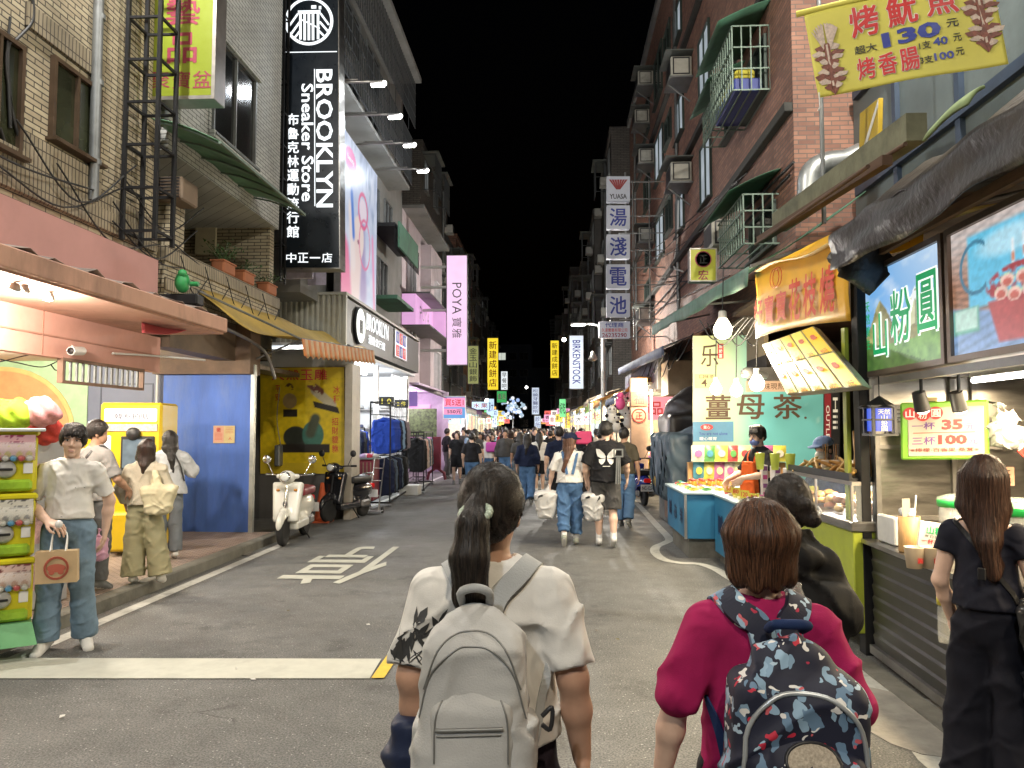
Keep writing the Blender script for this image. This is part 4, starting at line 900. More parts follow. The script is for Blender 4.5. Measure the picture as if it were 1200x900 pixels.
VAL=mat('orange_stripe',(.55,.20,.06),.7,var=.15);VAL2=mat('cream_stripe',(.58,.40,.22),.7,var=.15);m=MB();NV=34
for i in range(NV):
 def vv(u,v,i=i):
  f=(i+u)/NV;p=A1.lerp(A2,f);return(p.x+.02+.025*math.sin(f*NV*math.pi)*v+.04*v,p.y,p.z-.27*v-(.03 if v>.9 and int(u*3.9)in(1,2)else 0))
 m.grid(vv,4,4,i%2,thick=.005)
m.build('valance',[VAL,VAL2],t)
m=MB();m.tube([A1+Vector((0,0,.0)),A2],.02);m.tube([A0,A1],.018);m.tube([A1+Vector((0,.05,0)),(-4.9,A1.y+.05,2.7)],.015);m.build('poles',GREYM,t)
m=MB();m.span((-5.3,11.9,2.7),(-4.9,16.2,2.78));m.tube(smoothpath([(-4.9,9.7,3.25),(-4.6,10.6,3.1),(-4.45,11.5,2.9),(-4.42,11.9,2.5)],12),.025);m.build('bracket',STEELD,t)
m=MB();m.grid(lambda u,v:at(166+75*u,376+8*math.sin(3*u)+14*v*(1-u),X=-4.5+.2*v),16,4,thick=.004);o=m.build('folded_tarp',mat('pink_red_tarp',(.5,.09,.1),.6),None);tag(o,'pink red folded tarp beneath the end of the peach canopy','tarp')
m=MB();m.span((-5.2,9.5,2.75),(-4.9,11.9,3.3));o=m.build('brown_board',mat('brown_wet_board',(.13,.09,.06),.6,var=.4,scale=2,dirt=.5),None);tag(o,'brown weathered board above the blue wall','board')
t=thing('poster_wall','yellow jade carving poster wall with red characters behind the white scooter','poster',(-4.75,14.6,0));YEL=mat('mustard_board',(.66,.48,.02),.55,var=.15,scale=1.5,dirt=.3,dirtcol=(.2,.13,.02))
p0,p1,p2=at(305,555,Y=14.5),at(404,555,Y=14.5),at(305,431,Y=14.5);M,w,h=AF(p0,p1,p2)
m=MB();m.span((p0.x-.3,14.53,0),(p1.x+.02,14.7,2.9));m.build('wall',DARKW,t)
m=MB();m.box((0,0,-.01),(w,h,.018),0,0,M);bd=m.build('board',YEL,t)
def jade(u,v):
 im=np.ones(u.shape+(3,))*np.array((.66,.48,0.007));nz=fbm(u*14,v*16)
 im=lay(im,(.42,.30,.13),soft(ell(u,v,.35,.73,.085,.09),0.070));im=lay(im,(.10,.05,.02),soft(ell(u,v,.345,.88,.05,.06),0.105)*(nz>.4));im=lay(im,(.02,.015,.01),soft(np.maximum(np.abs(u-.355)-.085,np.abs(v-.585)-.045),0.007))
 im=lay(im,(.45,.40,.28),soft(segd(u,v,(.66,.85),(.86,.68),.055),0.017));im=lay(im,(.16,.05,.03),soft(segd(u,v,(.6,.92),(.72,.84),.045),0.017)*(nz>.35));im=lay(im,(.02,.015,.01),soft(np.maximum(np.abs(u-.79+.3*(v-.66))-.14,np.abs(v-.65+.25*(u-.8))-.035),0.007))
 im=lay(im,(.03,.035,.025),soft(ell(u,v,.42,.30,.15,.13),0.070));im=lay(im,(.05,.16,.12),soft(ell(u,v,.63,.33,.13,.16),0.087));im=lay(im,(.06,.07,.04),soft(segd(u,v,(.6,.35),(.66,.52),.06),0.035));im=lay(im,(.02,.015,.01),soft(np.maximum(np.abs(u-.52)-.31,np.abs(v-.17)-.05),0.007))
 return im*(.75+.5*fbm(u*20,v*22))[...,None]
picture('carving_pictures',M,w*.98,h*.80,110,110,jade,PIC,t,z=.002).location=(0,0,0)
m=MB();m.row('天然玉雕',M,w*.17,h*.115,0,.02,x=-.03*w,y=h*.43,off=.006);m.column('招財貔貅',M,w*.09,h*.085,0,.01,x=w*.39,y=-h*.14,off=.006);m.column('冰種',M,w*.09,h*.09,0,.01,x=w*.41,y=h*.24,off=.006);m.column('平安',M,w*.07,h*.08,0,.01,x=-w*.29,y=h*.26,off=.006);m.build('lettering',REDI,t)
m=MB();m.span((-3.98,14.4,0),(-3.84,15.0,2.95));m.build('pillar',mat('grey_cream_tile',(.40,.36,.30),.5,dirt=.2),t)
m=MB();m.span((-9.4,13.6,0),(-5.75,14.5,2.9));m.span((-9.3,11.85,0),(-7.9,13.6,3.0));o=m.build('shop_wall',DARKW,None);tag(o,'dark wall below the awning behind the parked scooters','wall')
m=MB();m.span((-5.3,14.3,1.0),(-5.2,14.52,1.4),0,.02);m.tube(smoothpath([(-5.25,14.4,2.5),(-5.3,14.42,1.9),(-5.22,14.42,1.4)],8),.008);o=m.build('meter_box',GREYM,None);tag(o,'small grey meter box left of the jade poster','meter box')
def bend(Y):return-.042*max(0.,Y-22)
GW=glow('sign_white',(.92,.97,1),1.3,var=0);NAVY=mat('black_sign_face',(.006,.010,.016),.3,var=.1)
lattice('ladder_frame','black steel ladder frame in the gap beside the tall black sign',-5.3,-5.03,13.72,13.95,4.4,12.5,.62,.018)
p0,p1,p2=at(330,315,Y=14),at(399,315,Y=14),at(330,-40,Y=14);M,w,h=AF(p0,p1,p2);k_=w/69.
def sx_(px):return(px-364.5)*k_
def sy_(py):return(137.5-py)*k_*1.0
ring=[('poly',[(sx_(363)+29*k_*math.cos(a),sy_(25)+29*k_*math.sin(a))for a in[i*math.pi/24 for i in range(48)]],GW,{}),('poly',[(sx_(363)+25.5*k_*math.cos(a),sy_(25)+25.5*k_*math.sin(a))for a in[i*math.pi/24 for i in range(48)]],NAVY,dict(z=.004))]
logo=[]
for xa,ya,xb,yb,wd in((353,12,353,47,3),(358,14,358,48,3),(363,16,363,48,3),(368,16,368,48,3),(374,14,374,47,3),(342,40,352,26,2.6),(386,38,376,26,2.6),(346,45,353,36,2.4),(382,44,374,36,2.4),(350,14,377,14,4),(352,22,376,34,1.6),(366,8,372,8,4),(375,9,378,9,4),(340,30,350,16,2.4),(387,30,377,16,2.4)):
 d=Vector((xb-xa,ya-yb,0)).normalized();n=Vector((-d.y,d.x,0))*wd/2;a=Vector((xa-364.5,137.5-ya,0));b=Vector((xb-364.5,137.5-yb,0));logo.append(('poly',[((v.x)*k_,(v.y)*k_)for v in(a+n,b+n,b-n,a-n)],GW,dict(z=.008+.0004*len(logo))))
lightbox('shop_sign','tall black sign of a sneaker store with a white bridge emblem and vertical lettering',M,w,h,.35,NAVY,STEEL,ring+logo+[('rect','',GW,dict(x=0,y=sy_(62),w=w*.92,h=.018)),('rect','',GW,dict(x=sx_(369.5),y=sy_(164),w=.018,h=163*k_)),('v90','BROOKLYN',GW,dict(x=sx_(381),y=sy_(165),w=164*k_,h=20*k_,bold=.022)),('v90','Sneaker Store',GW,dict(x=sx_(361),y=sy_(170),w=140*k_,h=14.5*k_,bold=.018)),('col','布魯克林運動流行館',GW,dict(cw=17*k_,ch=16.6*k_,x=sx_(343.5),y=sy_(209),bold=.028)),('row','中正一店',GW,dict(cw=14*k_,ch=13*k_,x=sx_(362.5),y=sy_(306),bold=.02))],rimw=.02)
b3=thing('apartment_building','dark building with caged balconies above the sneaker store billboard','building',(-7,19,0))
m=MB();m.span((-9.5,14.75,4.4),(-5.0,24.7,13.2));m.build('wall',GREYW,b3)
m=MB();m.span((-9.5,14.7,12.3),(-4.05,22.8,12.45));m.span((-5.0,14.8,8.9),(-4.35,22.6,9.0));m.build('balcony_slab',GREYW,b3)
m=MB()
for z0,z1,X in((9.05,10.5,-4.3),(10.8,12.2,-4.2)):
 y=14.9
 while y<22.6:m.bar((X,y,z0),(X,y,z1),.022);y+=.16
 for z in np.arange(z0,z1+.01,.36):m.bar((X+.012,14.9,z),(X+.012,22.6,z),.02)
 for yq in(14.9,22.6):
  for x in np.arange(-5,X,.2):m.bar((x,yq,z0),(x,yq,z1),.02)
m.build('balcony_cage',mat('dark_grey_bars',(.07,.075,.08),.5,.4),b3)
for yq in(16,18.2,20.4):
 for z in(9.75,11.5):window(b3,eastw((-4.995,yq,z)),1.4,1.1)
m=MB();m.span((-4.98,20.2,5.2),(-4.2,22.6,5.3));m.span((-4.2,20.2,6.6),(-4.15,23,7.3));m.build('ledge',GREENA,b3)
for yq,z in((20.6,6.0),(21.9,6.0),(20.8,7.9),(22.5,7.9)):window(b3,eastw((-4.995,yq,z)),.9,1.1)
m=MB();m.span((-5,20.3,7.2),(-4.3,24,7.3))
for y in np.arange(20.4,24,.15):m.bar((-4.32,y,6.6),(-4.32,y,7.2),.018)
m.build('iron_balcony',BLACKM,b3)
t=thing('billboard','pink and pale blue beauty billboard on the wall behind the tall black sign','billboard',(-4.7,18,4.7))
y0,y1=at(400,300,X=-4.6).y,at(441,300,X=-4.6).y;z0,z1=4.62,8.3;M=eastw((-4.6,(y0+y1)/2,(z0+z1)/2));w,h=y1-y0,z1-z0
m=MB();m.box((0,0,-.08),(w+.06,h+.06,.15),0,.01,M);m.build('case',STEELD,t)
def beauty(u,v):
 n=fbm(u*6,v*10);im=np.ones(u.shape+(3,))*np.array((.50,.58,.80));im=lay(im,(.75,.80,.93),np.clip(n*1.6-.3,0,1))
 im=lay(im,(.16,.25,.42),soft(-(v-.50-.5*(1-u)),.25)*np.clip(fbm(u*22,v*9)*3-1.2,0,1)*.8)
 im=lay(im,(.30,.16,.42),soft(segd(u,v,(.50,.50),(.58,.12),.11),.08)*.7);im=lay(im,(.90,.74,.70),soft(ell(u,v,.44,.43,.15,.14,.2),.15));im=lay(im,(.88,.70,.66),soft(segd(u,v,(.38,.3),(.34,.05),.14),.06));im=lay(im,(.85,.20,.38),soft(segd(u,v,(.06,.24),(.14,-.02),.13),.06))
 im=lay(im,(.90,.78,.76),soft(segd(u,v,(.22,.55),(.3,.25),.06),.05));im=lay(im,(.06,.22,.72),soft(segd(u,v,(.24,.66),(.3,.42),.035),.03));im=lay(im,(.80,.12,.30),soft(np.abs(ell(u,v,.56,.63,.13,.11))-.12,.08));im=lay(im,(.88,.76,.85),soft(ell(u,v,.56,.63,.10,.08),.1));im=lay(im,(.80,.15,.35),soft(np.abs(ell(u,v,.62,.42,.16,.16))-.06,.05))
 im=lay(im,(.85,.30,.55),soft(segd(u,v,(.86,.5),(.95,-.02),.03),.04));im=lay(im,(.35,.10,.18),soft(ell(u,v,.43,.40,.03,.012),.3));im=lay(im,(.85,.10,.42),soft(ell(u,v,.20,.86,.15,.075),.08))
 return im
picture('poster_picture',M,w,h,70,100,beauty,picmat('beauty_poster',.4,emit=.75),t,z=.004)
m=MB();m.text('beauty',M,.55,.16,0,.01,x=-w*.3,y=h*.36,off=.009);m.build('lettering',WHITEI,t)
m=MB();m.span((-5.2,14.4,4.6),(-4.65,14.46,5.0));m.add([(-5.3,15.2,4.62),(-4.62,15.2,4.62),(-4.62,15.2,5.0),(-5.3,15.2,5.0)],[(0,1,2,3)]);m.build('wall_strips',mat('lilac_panel',(.45,.42,.55),.5,var=.3,scale=6),t)
for i,yq in enumerate((14.75,16.35,18.05,19.9)):
 zq=8.62;t=thing('sign_floodlight','white lamp on a long steel arm above the pink billboard','lamp',(-4.9,yq,zq),0,'arm lights above the billboard')
 m=MB();m.tube([(-4.98,yq,zq),(-3.62,yq,zq)],.028);m.tube([(-4.6,yq,zq+.05),(-3.9,yq,zq+.05)],.016);m.build('arm',STEEL,t);m=MB();m.box((-3.5,yq,zq-.04),(.3,.16,.07),0,.02);m.build('lamp_head',STEELD,t);m=MB();m.box((-3.5,yq,zq-.085),(.26,.13,.02),0,.008);m.ball((-3.36,yq-.04,zq-.06),.05,10,6);m.build('lamp_glass',LED,t)
 lamp('flood',(-3.5,yq,zq-.15),90,(.88,.94,1),.1,t)
CORR=mat('corrugated_beige',(.42,.42,.37),.55,.2,var=.1,dirt=.2);FASD=mat('dark_grey_fascia',(.10,.10,.095),.5,var=.1,scale=2)
t=thing('shop_fascia','dark grey fascia with white channel letters and a round emblem over the sneaker store','sign',(-5,20,3.5))
m=MB();m.span((-6.3,15.95,3.52),(-4.42,24.7,4.5));m.build('box',FASD,t)
m=MB();pts=[];x=-5.9
while x<-4.42:pts+=[(x,15.9),(x+.05,15.9),(x+.065,15.86),(x+.1,15.86),(x+.115,15.9)];x+=.115
pts=[(a,b)for a,b in pts if a<-4.4];V=[(a,b,3.5)for a,b in pts]+[(a,b,4.56)for a,b in pts];n=len(pts);m.add(V,[(i,i+1,n+i+1,n+i)for i in range(n-1)]);m.span((-6.0,15.85,4.54),(-4.38,24.7,4.60));m.span((-4.42,15.85,3.5),(-4.385,15.95,4.56));m.span((-6.0,15.85,3.46),(-4.38,15.95,3.52));m.build('corrugated_return',CORR,t)
M=eastw((-4.42,18.75,4.22));m=MB();m.text('BROOKLYN',M,2.35,.40,0,.02,off=.05);m.row('運動流行館',M,.36,.24,0,.02,x=-.1,y=-.40,off=.05);m.build('lettering',GW,t)
M=eastw((-4.42,16.95,4.02));m=MB();m.lathe([(.42,0),(.42,.07),(.40,.075)],(0,0,0),28,0,M);m.build('emblem_rim',BLACKM,t);m=MB();m.lathe([(.39,.07),(.39,.08)],(0,0,0),28,0,M);m.build('emblem_face',glow('emblem_white',(.95,.97,.9),1.3),t)
m=MB();[m.box((x,-.02,.085),(.03,.3,.006),0,0,M)for x in(-.12,-.06,0,.06,.12)];m.text('B',M,.16,.18,0,.02,y=.0,off=.09);m.build('emblem_mark',INK,t)
M=eastw((-4.4,21.7,4.08));lb=lightbox('lightbox_sign','small white lightbox with red and blue tiles on the dark fascia',M,1.75,.78,.08,glow('lightbox_white',(.95,.95,1),1.2),STEELD,[])
m=MB()
for i in range(3):
 for j in range(2):m.box((-.48+i*.48,-.18+j*.37,.012),(.42,.32,.006),(i+j)%2,0,M);m.text('全館特賣優惠'[i+3*j],M,.26,.24,2,.02,x=-.48+i*.48,y=-.18+j*.37,off=.018)
m.build('tiles',[glow('tile_red',(.8,.05,.05),.8),glow('tile_blue',(.08,.12,.5),.7),WHITEI],lb)
t=thing('shop_interior','bright white sneaker store interior behind the clothes racks','shop',(-6,19.5,0));WSH=mat('white_shelf',(.75,.76,.78),.5,var=.05)
m=MB();m.span((-9.4,15.05,0),(-9.3,24.6,3.4));m.span((-9.3,24.3,0),(-4.7,24.6,3.46));m.span((-9.3,15.0,0),(-3.98,15.05,3.3));m.span((-9.3,15.05,3.38),(-4.45,24.3,3.44));m.span((-9.3,15.05,.0),(-4.75,24.3,.06));m.build('walls',WSH,t)
m=MB()
for i in range(5):m.span((-9.2,16+i*1.7,.3),(-8.8,17.4+i*1.7,.34));m.span((-9.2,16+i*1.7,1.0),(-8.8,17.4+i*1.7,1.04));m.span((-9.2,16+i*1.7,1.7),(-8.8,17.4+i*1.7,1.74))
for z in(.5,1.1,1.7,2.3):m.span((-6.6,24.0,z),(-4.9,24.3,z+.03));m.span((-9,24.0,z),(-7,24.3,z+.03))
m.build('shelf_boards',STEELD,t)
m=MB()
rnd=random.Random(5)
for z in(.54,1.14,1.74,2.34):
 for i in range(11):m.box((-9+i*.4,24.12,z+.06),(.26,.12,.10),rnd.randrange(3),.03)
m.build('display_shoes',[mat('shoe_box_a',(.6,.6,.6)),mat('shoe_box_b',(.08,.1,.2)),mat('shoe_box_c',(.4,.1,.08))],t)
for i,yq in enumerate((16.5,19,21.5)):
 m=MB();m.box((-5.6,yq,3.33),(.12,1.8,.05),0,.01);m.box((-7.4,yq,3.33),(.12,1.8,.05),0,.01);m.build('ceiling_tube',TUBE,t);lamp('shop_light',(-5.6,yq,3.15),240,(.92,.96,1),.25,t)
m=MB();m.box((0,0,-.02),(1.5,1.2,.03),0,0,front((-6.2,15.35,2.62)));m.build('light_panel',glow('cool_white_panel',(.65,.85,1),.9),t)
m=MB();[m.span((-4.8,y,0),(-4.68,y+.12,3.4))for y in(15.1,20.1,24.2)];m.build('door_posts',STEEL,t)
m=MB();[m.bar((-4.7,22+.35*i,0),(-4.7,22+.35*i,3.3),.05)for i in range(7)];m.build('shutter_rails',STEELD,t)
def rack(lab,c,L,H_,rz,tiers):
 t=thing('clothes_rack',lab,'clothes rack',c,rz,'clothes racks outside the sneaker store',local=True);m=MB()
 for y in(-L/2,L/2):m.bar((-.22,y,.08),(-.22,y,H_),.03);m.bar((.22,y,.08),(.22,y,H_),.03);m.bar((-.22,y,H_),(.22,y,H_),.03);m.bar((-.25,y,.09),(.25,y,.09),.035)
 for x in(-.22,.22):m.bar((x,-L/2,.10),(x,L/2,.10),.03);m.bar((x,-L/2,H_),(x,L/2,H_),.03)
 m.build('posts',BLACKM,t)
 for z in tiers:m=MB();m.tube([(0,-L/2,z),(0,L/2,z)],.014);m.bar((-.22,-L/2,z),(.22,-L/2,z),.02);m.bar((-.22,L/2,z),(.22,L/2,z),.02);m.build('rail',BLACKM,t)
 m=MB();[m.lathe([(.035,0),(.035,.05)],(x,y,.0),10)for x in(-.22,.22)for y in(-L/2,L/2)];m.build('casters',GREYM,t)
 return t
R1=(-3.95,18.3);rack('tall black two tier clothes rack nearest the jade poster pillar',(R1[0],R1[1],0),3.0,2.3,.07,(2.02,1.12));rack('low black clothes rack farther along the street',(-3.85,22.0,0),3.4,1.62,.09,(1.52,));rack('low black clothes rack partly behind the other racks',(-4.5,24.6,0),2.6,1.6,.05,(1.5,))
for i,(x,y)in enumerate(((-3.78,17.1),(-3.80,18.9))):
 t=thing('price_card',('yellow on black price card clipped to the near end of the tall rack','yellow on black price card clipped to the middle of the tall rack')[i],'sign',(x,y,2.3));m=MB();m.box((0,0,0),(.34,.2,.015),0,0,front((x,y,2.33)));m.build('card',BLACKP,t);m=MB();m.text('1 0 %'[:3]if i==0 else '2 件',front((x,y-.008,2.33)),.22,.12,0,.02);m.build('lettering',glow('card_yellow',(.8,.7,.1),.9),t)
GCOL=dict(blue=('royal blue',(.025,.07,.42)),navy=('dark navy',(.015,.02,.05)),sky=('pale blue',(.22,.36,.55)),grey=('mauve grey',(.24,.20,.23)),black=('black',(.012,.012,.013)),cream=('cream',(.48,.42,.36)),pink=('dusty pink',(.50,.27,.23)),dgrey=('dark grey',(.07,.075,.08)),slate=('slate blue',(.10,.14,.20)))
HANG=mat('hanger_metal',(.3,.3,.3),.3,.9);_gar={}
def garment(colk,x,y,z,rz,drop,where):
 key=(colk,drop)
 if key not in _gar:
  t=thing('garment','','clothing',(0,0,0),0,local=True);c=SDF(.03);c.chain([(-.17,0,-.09),(0,0,-.04),(.17,0,-.09)],[.035,.04,.035]);c.rbox((0,0,-.09-drop/2),(.19,.018,drop/2-.03),.022,taper=-.12);c.chain([(-.18,0,-.1),(-.23,.02,-.32),(-.235,.03,-.1-drop*.86)],[.05,.042,.036]);c.chain([(.18,0,-.1),(.23,.02,-.32),(.235,.03,-.1-drop*.86)],[.05,.042,.036])
  sdf_obj('cloth',c,cloth('garment_'+colk,GCOL[colk][1]),t,.02,disp=folds(.009,1.1,hash(colk)%7));m=MB();m.tube([(-.16,0,-.06),(0,0,-.0),(.16,0,-.06)],.005,5);m.tube([(0,0,0),(0,0,.03),(.02,0,.05),(0,0,.065)],.003,5);m.build('hanger',HANG,t);_gar[key]=t;t['fresh']=1
 t=_gar[key]
 if t.get('fresh'):del t['fresh']
 else:t=dup(t,(0,0,0))
 t.location=(x,y,z-.06);t.rotation_euler=(0,0,rz);t['label']='%s garment on a hanger on the %s'%(GCOL[colk][0],where);t['group']='garments on the '+where
rnd=random.Random(11);yA=R1[1]-1.4
for i,cc in enumerate(['blue','blue','blue','blue','blue','navy','navy','sky','sky','navy','black','grey','grey','grey']):garment(cc,R1[0]+.05-(.21*i-1.4)*.07,yA+.215*i,2.02,rnd.uniform(-.25,.25)+.1,.72,'upper rail of the tall black rack')
for i,cc in enumerate(['navy','black','slate','black','navy','navy','slate','black','black','black','dgrey']):garment(cc,R1[0]+.05-(.26*i-1.3)*.07,yA+.26*i,1.12,rnd.uniform(-.25,.25),.74,'lower rail of the tall black rack')
for i,cc in enumerate(['black','black','black','cream','pink','cream','cream','dgrey','slate','dgrey','grey','cream','dgrey','black','slate','black']):garment(cc,-3.85-(.2*i-1.5)*.09,20.5+.2*i,1.52,rnd.uniform(-.25,.25),.82,'low black rack along the street')
for i,cc in enumerate(['black','dgrey','black','navy','black','dgrey','black','black']):garment(cc,-4.5-(.28*i-1.1)*.05,23.5+.28*i,1.5,rnd.uniform(-.2,.2),.8,'low rack behind the others')
for i,cc in enumerate(['navy','black','slate','blue','dgrey','black','sky','navy','grey','black','cream','black','slate','navy','dgrey','blue']):garment(cc,-5.3,16.2+.3*i,1.75,rnd.uniform(-.3,.3),.8,'rail inside the sneaker store')
m=MB();m.tube([(-5.3,15.9,1.74),(-5.3,21.2,1.74)],.015);[m.tube([(-5.3,y,.06),(-5.3,y,1.74)],.018)for y in(15.9,18.5,21.2)];o=m.build('clothes_rail',BLACKM,None);tag(o,'long black clothes rail inside the bright store','clothes rail')
t=thing('display_cart','dark red display box with folded clothes beside the tall black rack','cart',(-4.0,16.3,0));DRED=mat('dark_red_cloth',(.16,.012,.03),.6,var=.2)
m=MB();m.box((-4.0,16.4,.62),(.34,.6,.86),0,.02);m.build('box',DRED,t);m=MB();[m.box((-4.0-.12+.08*i,16.09,.6),(.02,.02,.8),0)for i in range(4)];m.build('slats',WOOD,t);m=MB();m.box((-4.0,16.4,1.08),(.4,.66,.04),0,.01);m.build('tray',GREYM,t)
m=MB();rnd=random.Random(3);[m.ball((-4.0+rnd.uniform(-.13,.13),16.4+rnd.uniform(-.28,.28),1.13),(.1,.1,.05),8,5,i%3)for i in range(14)];m.build('folded_garments',[cloth('lilac_fold',(.4,.3,.5)),cloth('red_fold',(.45,.05,.08)),cloth('white_fold',(.6,.6,.6))],t)
t=thing('hand_truck','grey folding hand truck leaning at the near end of the racks','trolley',(-3.62,15.6,0));m=MB();m.tube([(-3.77,15.5,.05),(-3.70,15.7,1.1),(-3.50,15.7,1.1),(-3.57,15.5,.05)],.015);[m.tube([(-3.77+.06*q,15.5+.2*q,.05+q),(-3.57+.06*q,15.5+.2*q,.05+q)],.011)for q in(.3,.6,.85)];m.build('frame',STEEL,t);m=MB();m.box((-3.72,15.35,.06),(.5,.3,.02),0,.005);m.build('plate',STEELD,t);m=MB();[m.lathe([(.06,-.02),(.06,.02)],(0,0,0),12,0,FR((x,15.55,.065),YP,ZP))for x in(-3.84,-3.50)];m.build('wheels',RUBBER,t)
t=thing('traffic_cone','orange traffic cone standing between the white and black scooters','cone',at(377,612,Z=0));c=t.location;m=MB();m.box((c.x,c.y,.02),(.36,.36,.04),0,.01);m.lathe([(.15,.04),(.13,.10),(.03,.72),(.0,.725)],(c.x,c.y,0),20);m.build('cone',mat('dirty_orange',(.55,.10,.03),.6,var=.2,dirt=.4),t)
t=thing('sign_stand','dark red round based sign stand beside the low rack','stand',(-3.9,25.6,0));m=MB();m.tube([(-4.25,25.6,.02),(-4.2,25.6,.25),(-3.95,25.6,.42),(-3.7,25.6,.25),(-3.65,25.6,.02)],.05);m.span((-4.1,25.55,.35),(-3.8,25.66,1.45),0,.02);m.build('stand',DRED,t)
m=MB();m.box((-3.75,19.9,.13),(.5,.5,.26),0,.02);o=m.build('storage_box',mat('white_foam',(.6,.6,.58),.8),None);tag(o,'white foam box on the ground under the clothes racks','box')
PINKG=glow('pink_lightbox',(.95,.50,.88),.75);PW=mat('pale_pink_render',(.55,.47,.50),.8,var=.1,scale=1.5,dirt=.3)
b4=thing('shop_building','pale pink building with white framed windows behind the sneaker store','building',(-7,28,0))
m=MB();m.span((-10,24.75,3.3),(-5.0,31,9.0));m.span((-5.0,28.2,3.3),(-4.6,31,8.6));m.build('wall',PW,b4)
WF=mat('white_window_trim',(.75,.72,.76),.5)
for X,yq,z in((-4.99,26.3,7.0),(-4.59,29.6,6.6),(-4.59,29.6,3.9),(-4.99,26.3,4.6)):window(b4,eastw((X,yq,z)),1.1,1.5,d=.1,fm=WF)
m=MB();m.span((-5.0,24.8,5.15),(-4.55,28.4,6.15));m.span((-4.6,28.4,5.2),(-4.1,30.9,6.1));m.build('pink_light_band',PINKG,b4);m=MB();[m.span((-5.0,24.8,z),(-4.07,30.95,z+.05))for z in(5.08,6.16)];m.build('band_trims',FASD,b4)
m=MB();m.row('POYA',eastw((-4.54,26.5,5.65)),.5,.5,0,.0);m.build('lettering',mat('pale_grey_ink',(.5,.4,.5)),b4)
m=MB();m.span((-9,24.8,9.0),(-4.3,31,9.12));m.build('eave',GREYW,b4)
p0,p1,p2=at(523,428,Y=26),at(548,428,Y=26),at(523,299,Y=26);M,w,h=AF(p0,p1,p2);kk=w/25.
t=lightbox('shop_sign','tall glowing pink sign with thin grey lettering reading downwards',M,w,h,.2,glow('pink_sign_face',(1,.66,.95),.9),FASD,[('v90','POYA',mat('grey_ink',(.09,.07,.09)),dict(x=-.0,y=(363.5-350)*kk,w=37*kk,h=11*kk)),('v90','寶',MATS['grey_ink'],dict(y=(363.5-378)*kk,w=11*kk,h=11*kk)),('v90','雅',MATS['grey_ink'],dict(y=(363.5-391)*kk,w=11*kk,h=11*kk))],rimw=.02)
m=MB();[m.tube([(-4.6,26.12,z),(p0.x,26.12,z)],.05)for z in(4.4,5.8,6.6,7.3)];m.build('arms',WHITEM,t)
def tenement(lab,side,X,Y0,Y1,H_,wm,seed,rows=4,pitch=2.6,name='apartment_building',cages=.4):
 0
 rnd=random.Random(seed);s=-1 if side<0 else 1;b=thing(name,lab,'building',(X+s*3,(Y0+Y1)/2,0));x1=X+s*7;fr=eastw if s<0 else westw
 m=MB();m.span((min(X,x1),Y0,2.9),(max(X,x1),Y1,H_));m.span((min(X-s*.08,x1),Y0+.003,H_),(max(X-s*.08,x1),Y1-.003,H_+.3));m.build('wall',wm,b)
 n=max(1,int((Y1-Y0)/pitch));BARS=mat('dark_grey_bars',(.07,.075,.08),.5,.4);ACM=[mat('ac_case',(.36,.36,.33),.6,dirt=.4),BLACKP]
 for r in range(rows):
  z=4.9+r*(H_-5.4)/max(1,rows-1)*.95
  for i in range(n):
   y=Y0+(i+.5)*(Y1-Y0)/n;q=rnd.random();lit=rnd.random()<.10
   if r<3 or Y0<50:window(b,fr((X,y,z)),rnd.choice((.8,1.1,1.4)),1.2,pm=(glow('dim_lit_window',(.55,.6,.62),.22)if lit else GLASSD))
   if q<cages:
    mc=MB();md=MB()
    for k in range(9):mc.bar((X-s*.55,y-.8+k*.2,z-.75),(X-s*.55,y-.8+k*.2,z+.75),.03)
    for zz in(-.75,0,.75):mc.bar((X-s*.55,y-.8,z+zz),(X-s*.55,y+.8,z+zz),.03);mc.bar((X,y-.8,z+zz),(X-s*.55,y-.8,z+zz),.03)
    md.span((min(X-s*.7,X),y-.95,z+.8),(max(X-s*.7,X),y+.95,z+.85));mc.build('balcony_cage',BARS,b);md.build('balcony_shade',mat('grim_awning',(.10,.11,.10),.8,dirt=.5),b)
   elif q<.75:ma=MB();ma.box((X-s*.22,y+.55,z-.75),(.42,.6,.42),0,.02);ma.box((X-s*.44,y+.55,z-.75),(.01,.5,.34),1);ma.build('air_conditioner',ACM,b)
 y=Y0+rnd.uniform(.3,.8)*(Y1-Y0);m=MB();m.tube([(X-s*.08,y,3),(X-s*.08,y,H_)],.06,6);m.build('drain_pipe',GREYM,b);return b
DARKT=brickmat('dark_wall_tiles',(.13,.115,.10),(.10,.09,.08),(.03,.03,.03),.3,.08,.01,dirt=.5)
y=31.2;blk=[]
for i,(dy,hh,wm)in enumerate(((8,13.5,DARKT),(9,12,DARKW),(10,14,REDB),(11,12.5,DARKT),(13,15,DARKW),(16,14,DARKT),(18,16,DARKW))):
 tenement(('dark tiled apartment block just past the pink sign','low dark rendered block left of the yellow hanging sign','red tiled apartment block far down the left side','dim tiled block behind the tall yellow sign','dim rendered block far down the left side','distant tiled block on the left before the bend','farthest dark block on the left side')[i],-1,-5.0+bend(y+dy/2),y,y+dy,hh,wm,20+i,rows=3 if i>2 else 4);y+=dy+.2
y=35.3
for i,(dy,hh,wm)in enumerate(((8,15.5,DARKT),(9,14,DARKW),(11,13,DARKT),(12,15,DARKW),(15,13,DARKT),(18,15,DARKW))):
 tenement(('dark tiled block with caged windows just past the red tiled building','dark rendered block behind the white street lamp','dim tiled block beside the small yellow hanging sign','dim rendered block far down the right side','distant tiled block on the right before the bend','farthest dark block on the right side')[i],1,3.4+bend(y+dy/2),y,y+dy,hh,wm,50+i,rows=3 if i>2 else 4,cages=.55);y+=dy+.2
b=thing('apartment_building','distant block with one lit window closing the end of the street','building',at(615,480,Y=165));c=b.location;c=(c.x,165,0);b.location=c
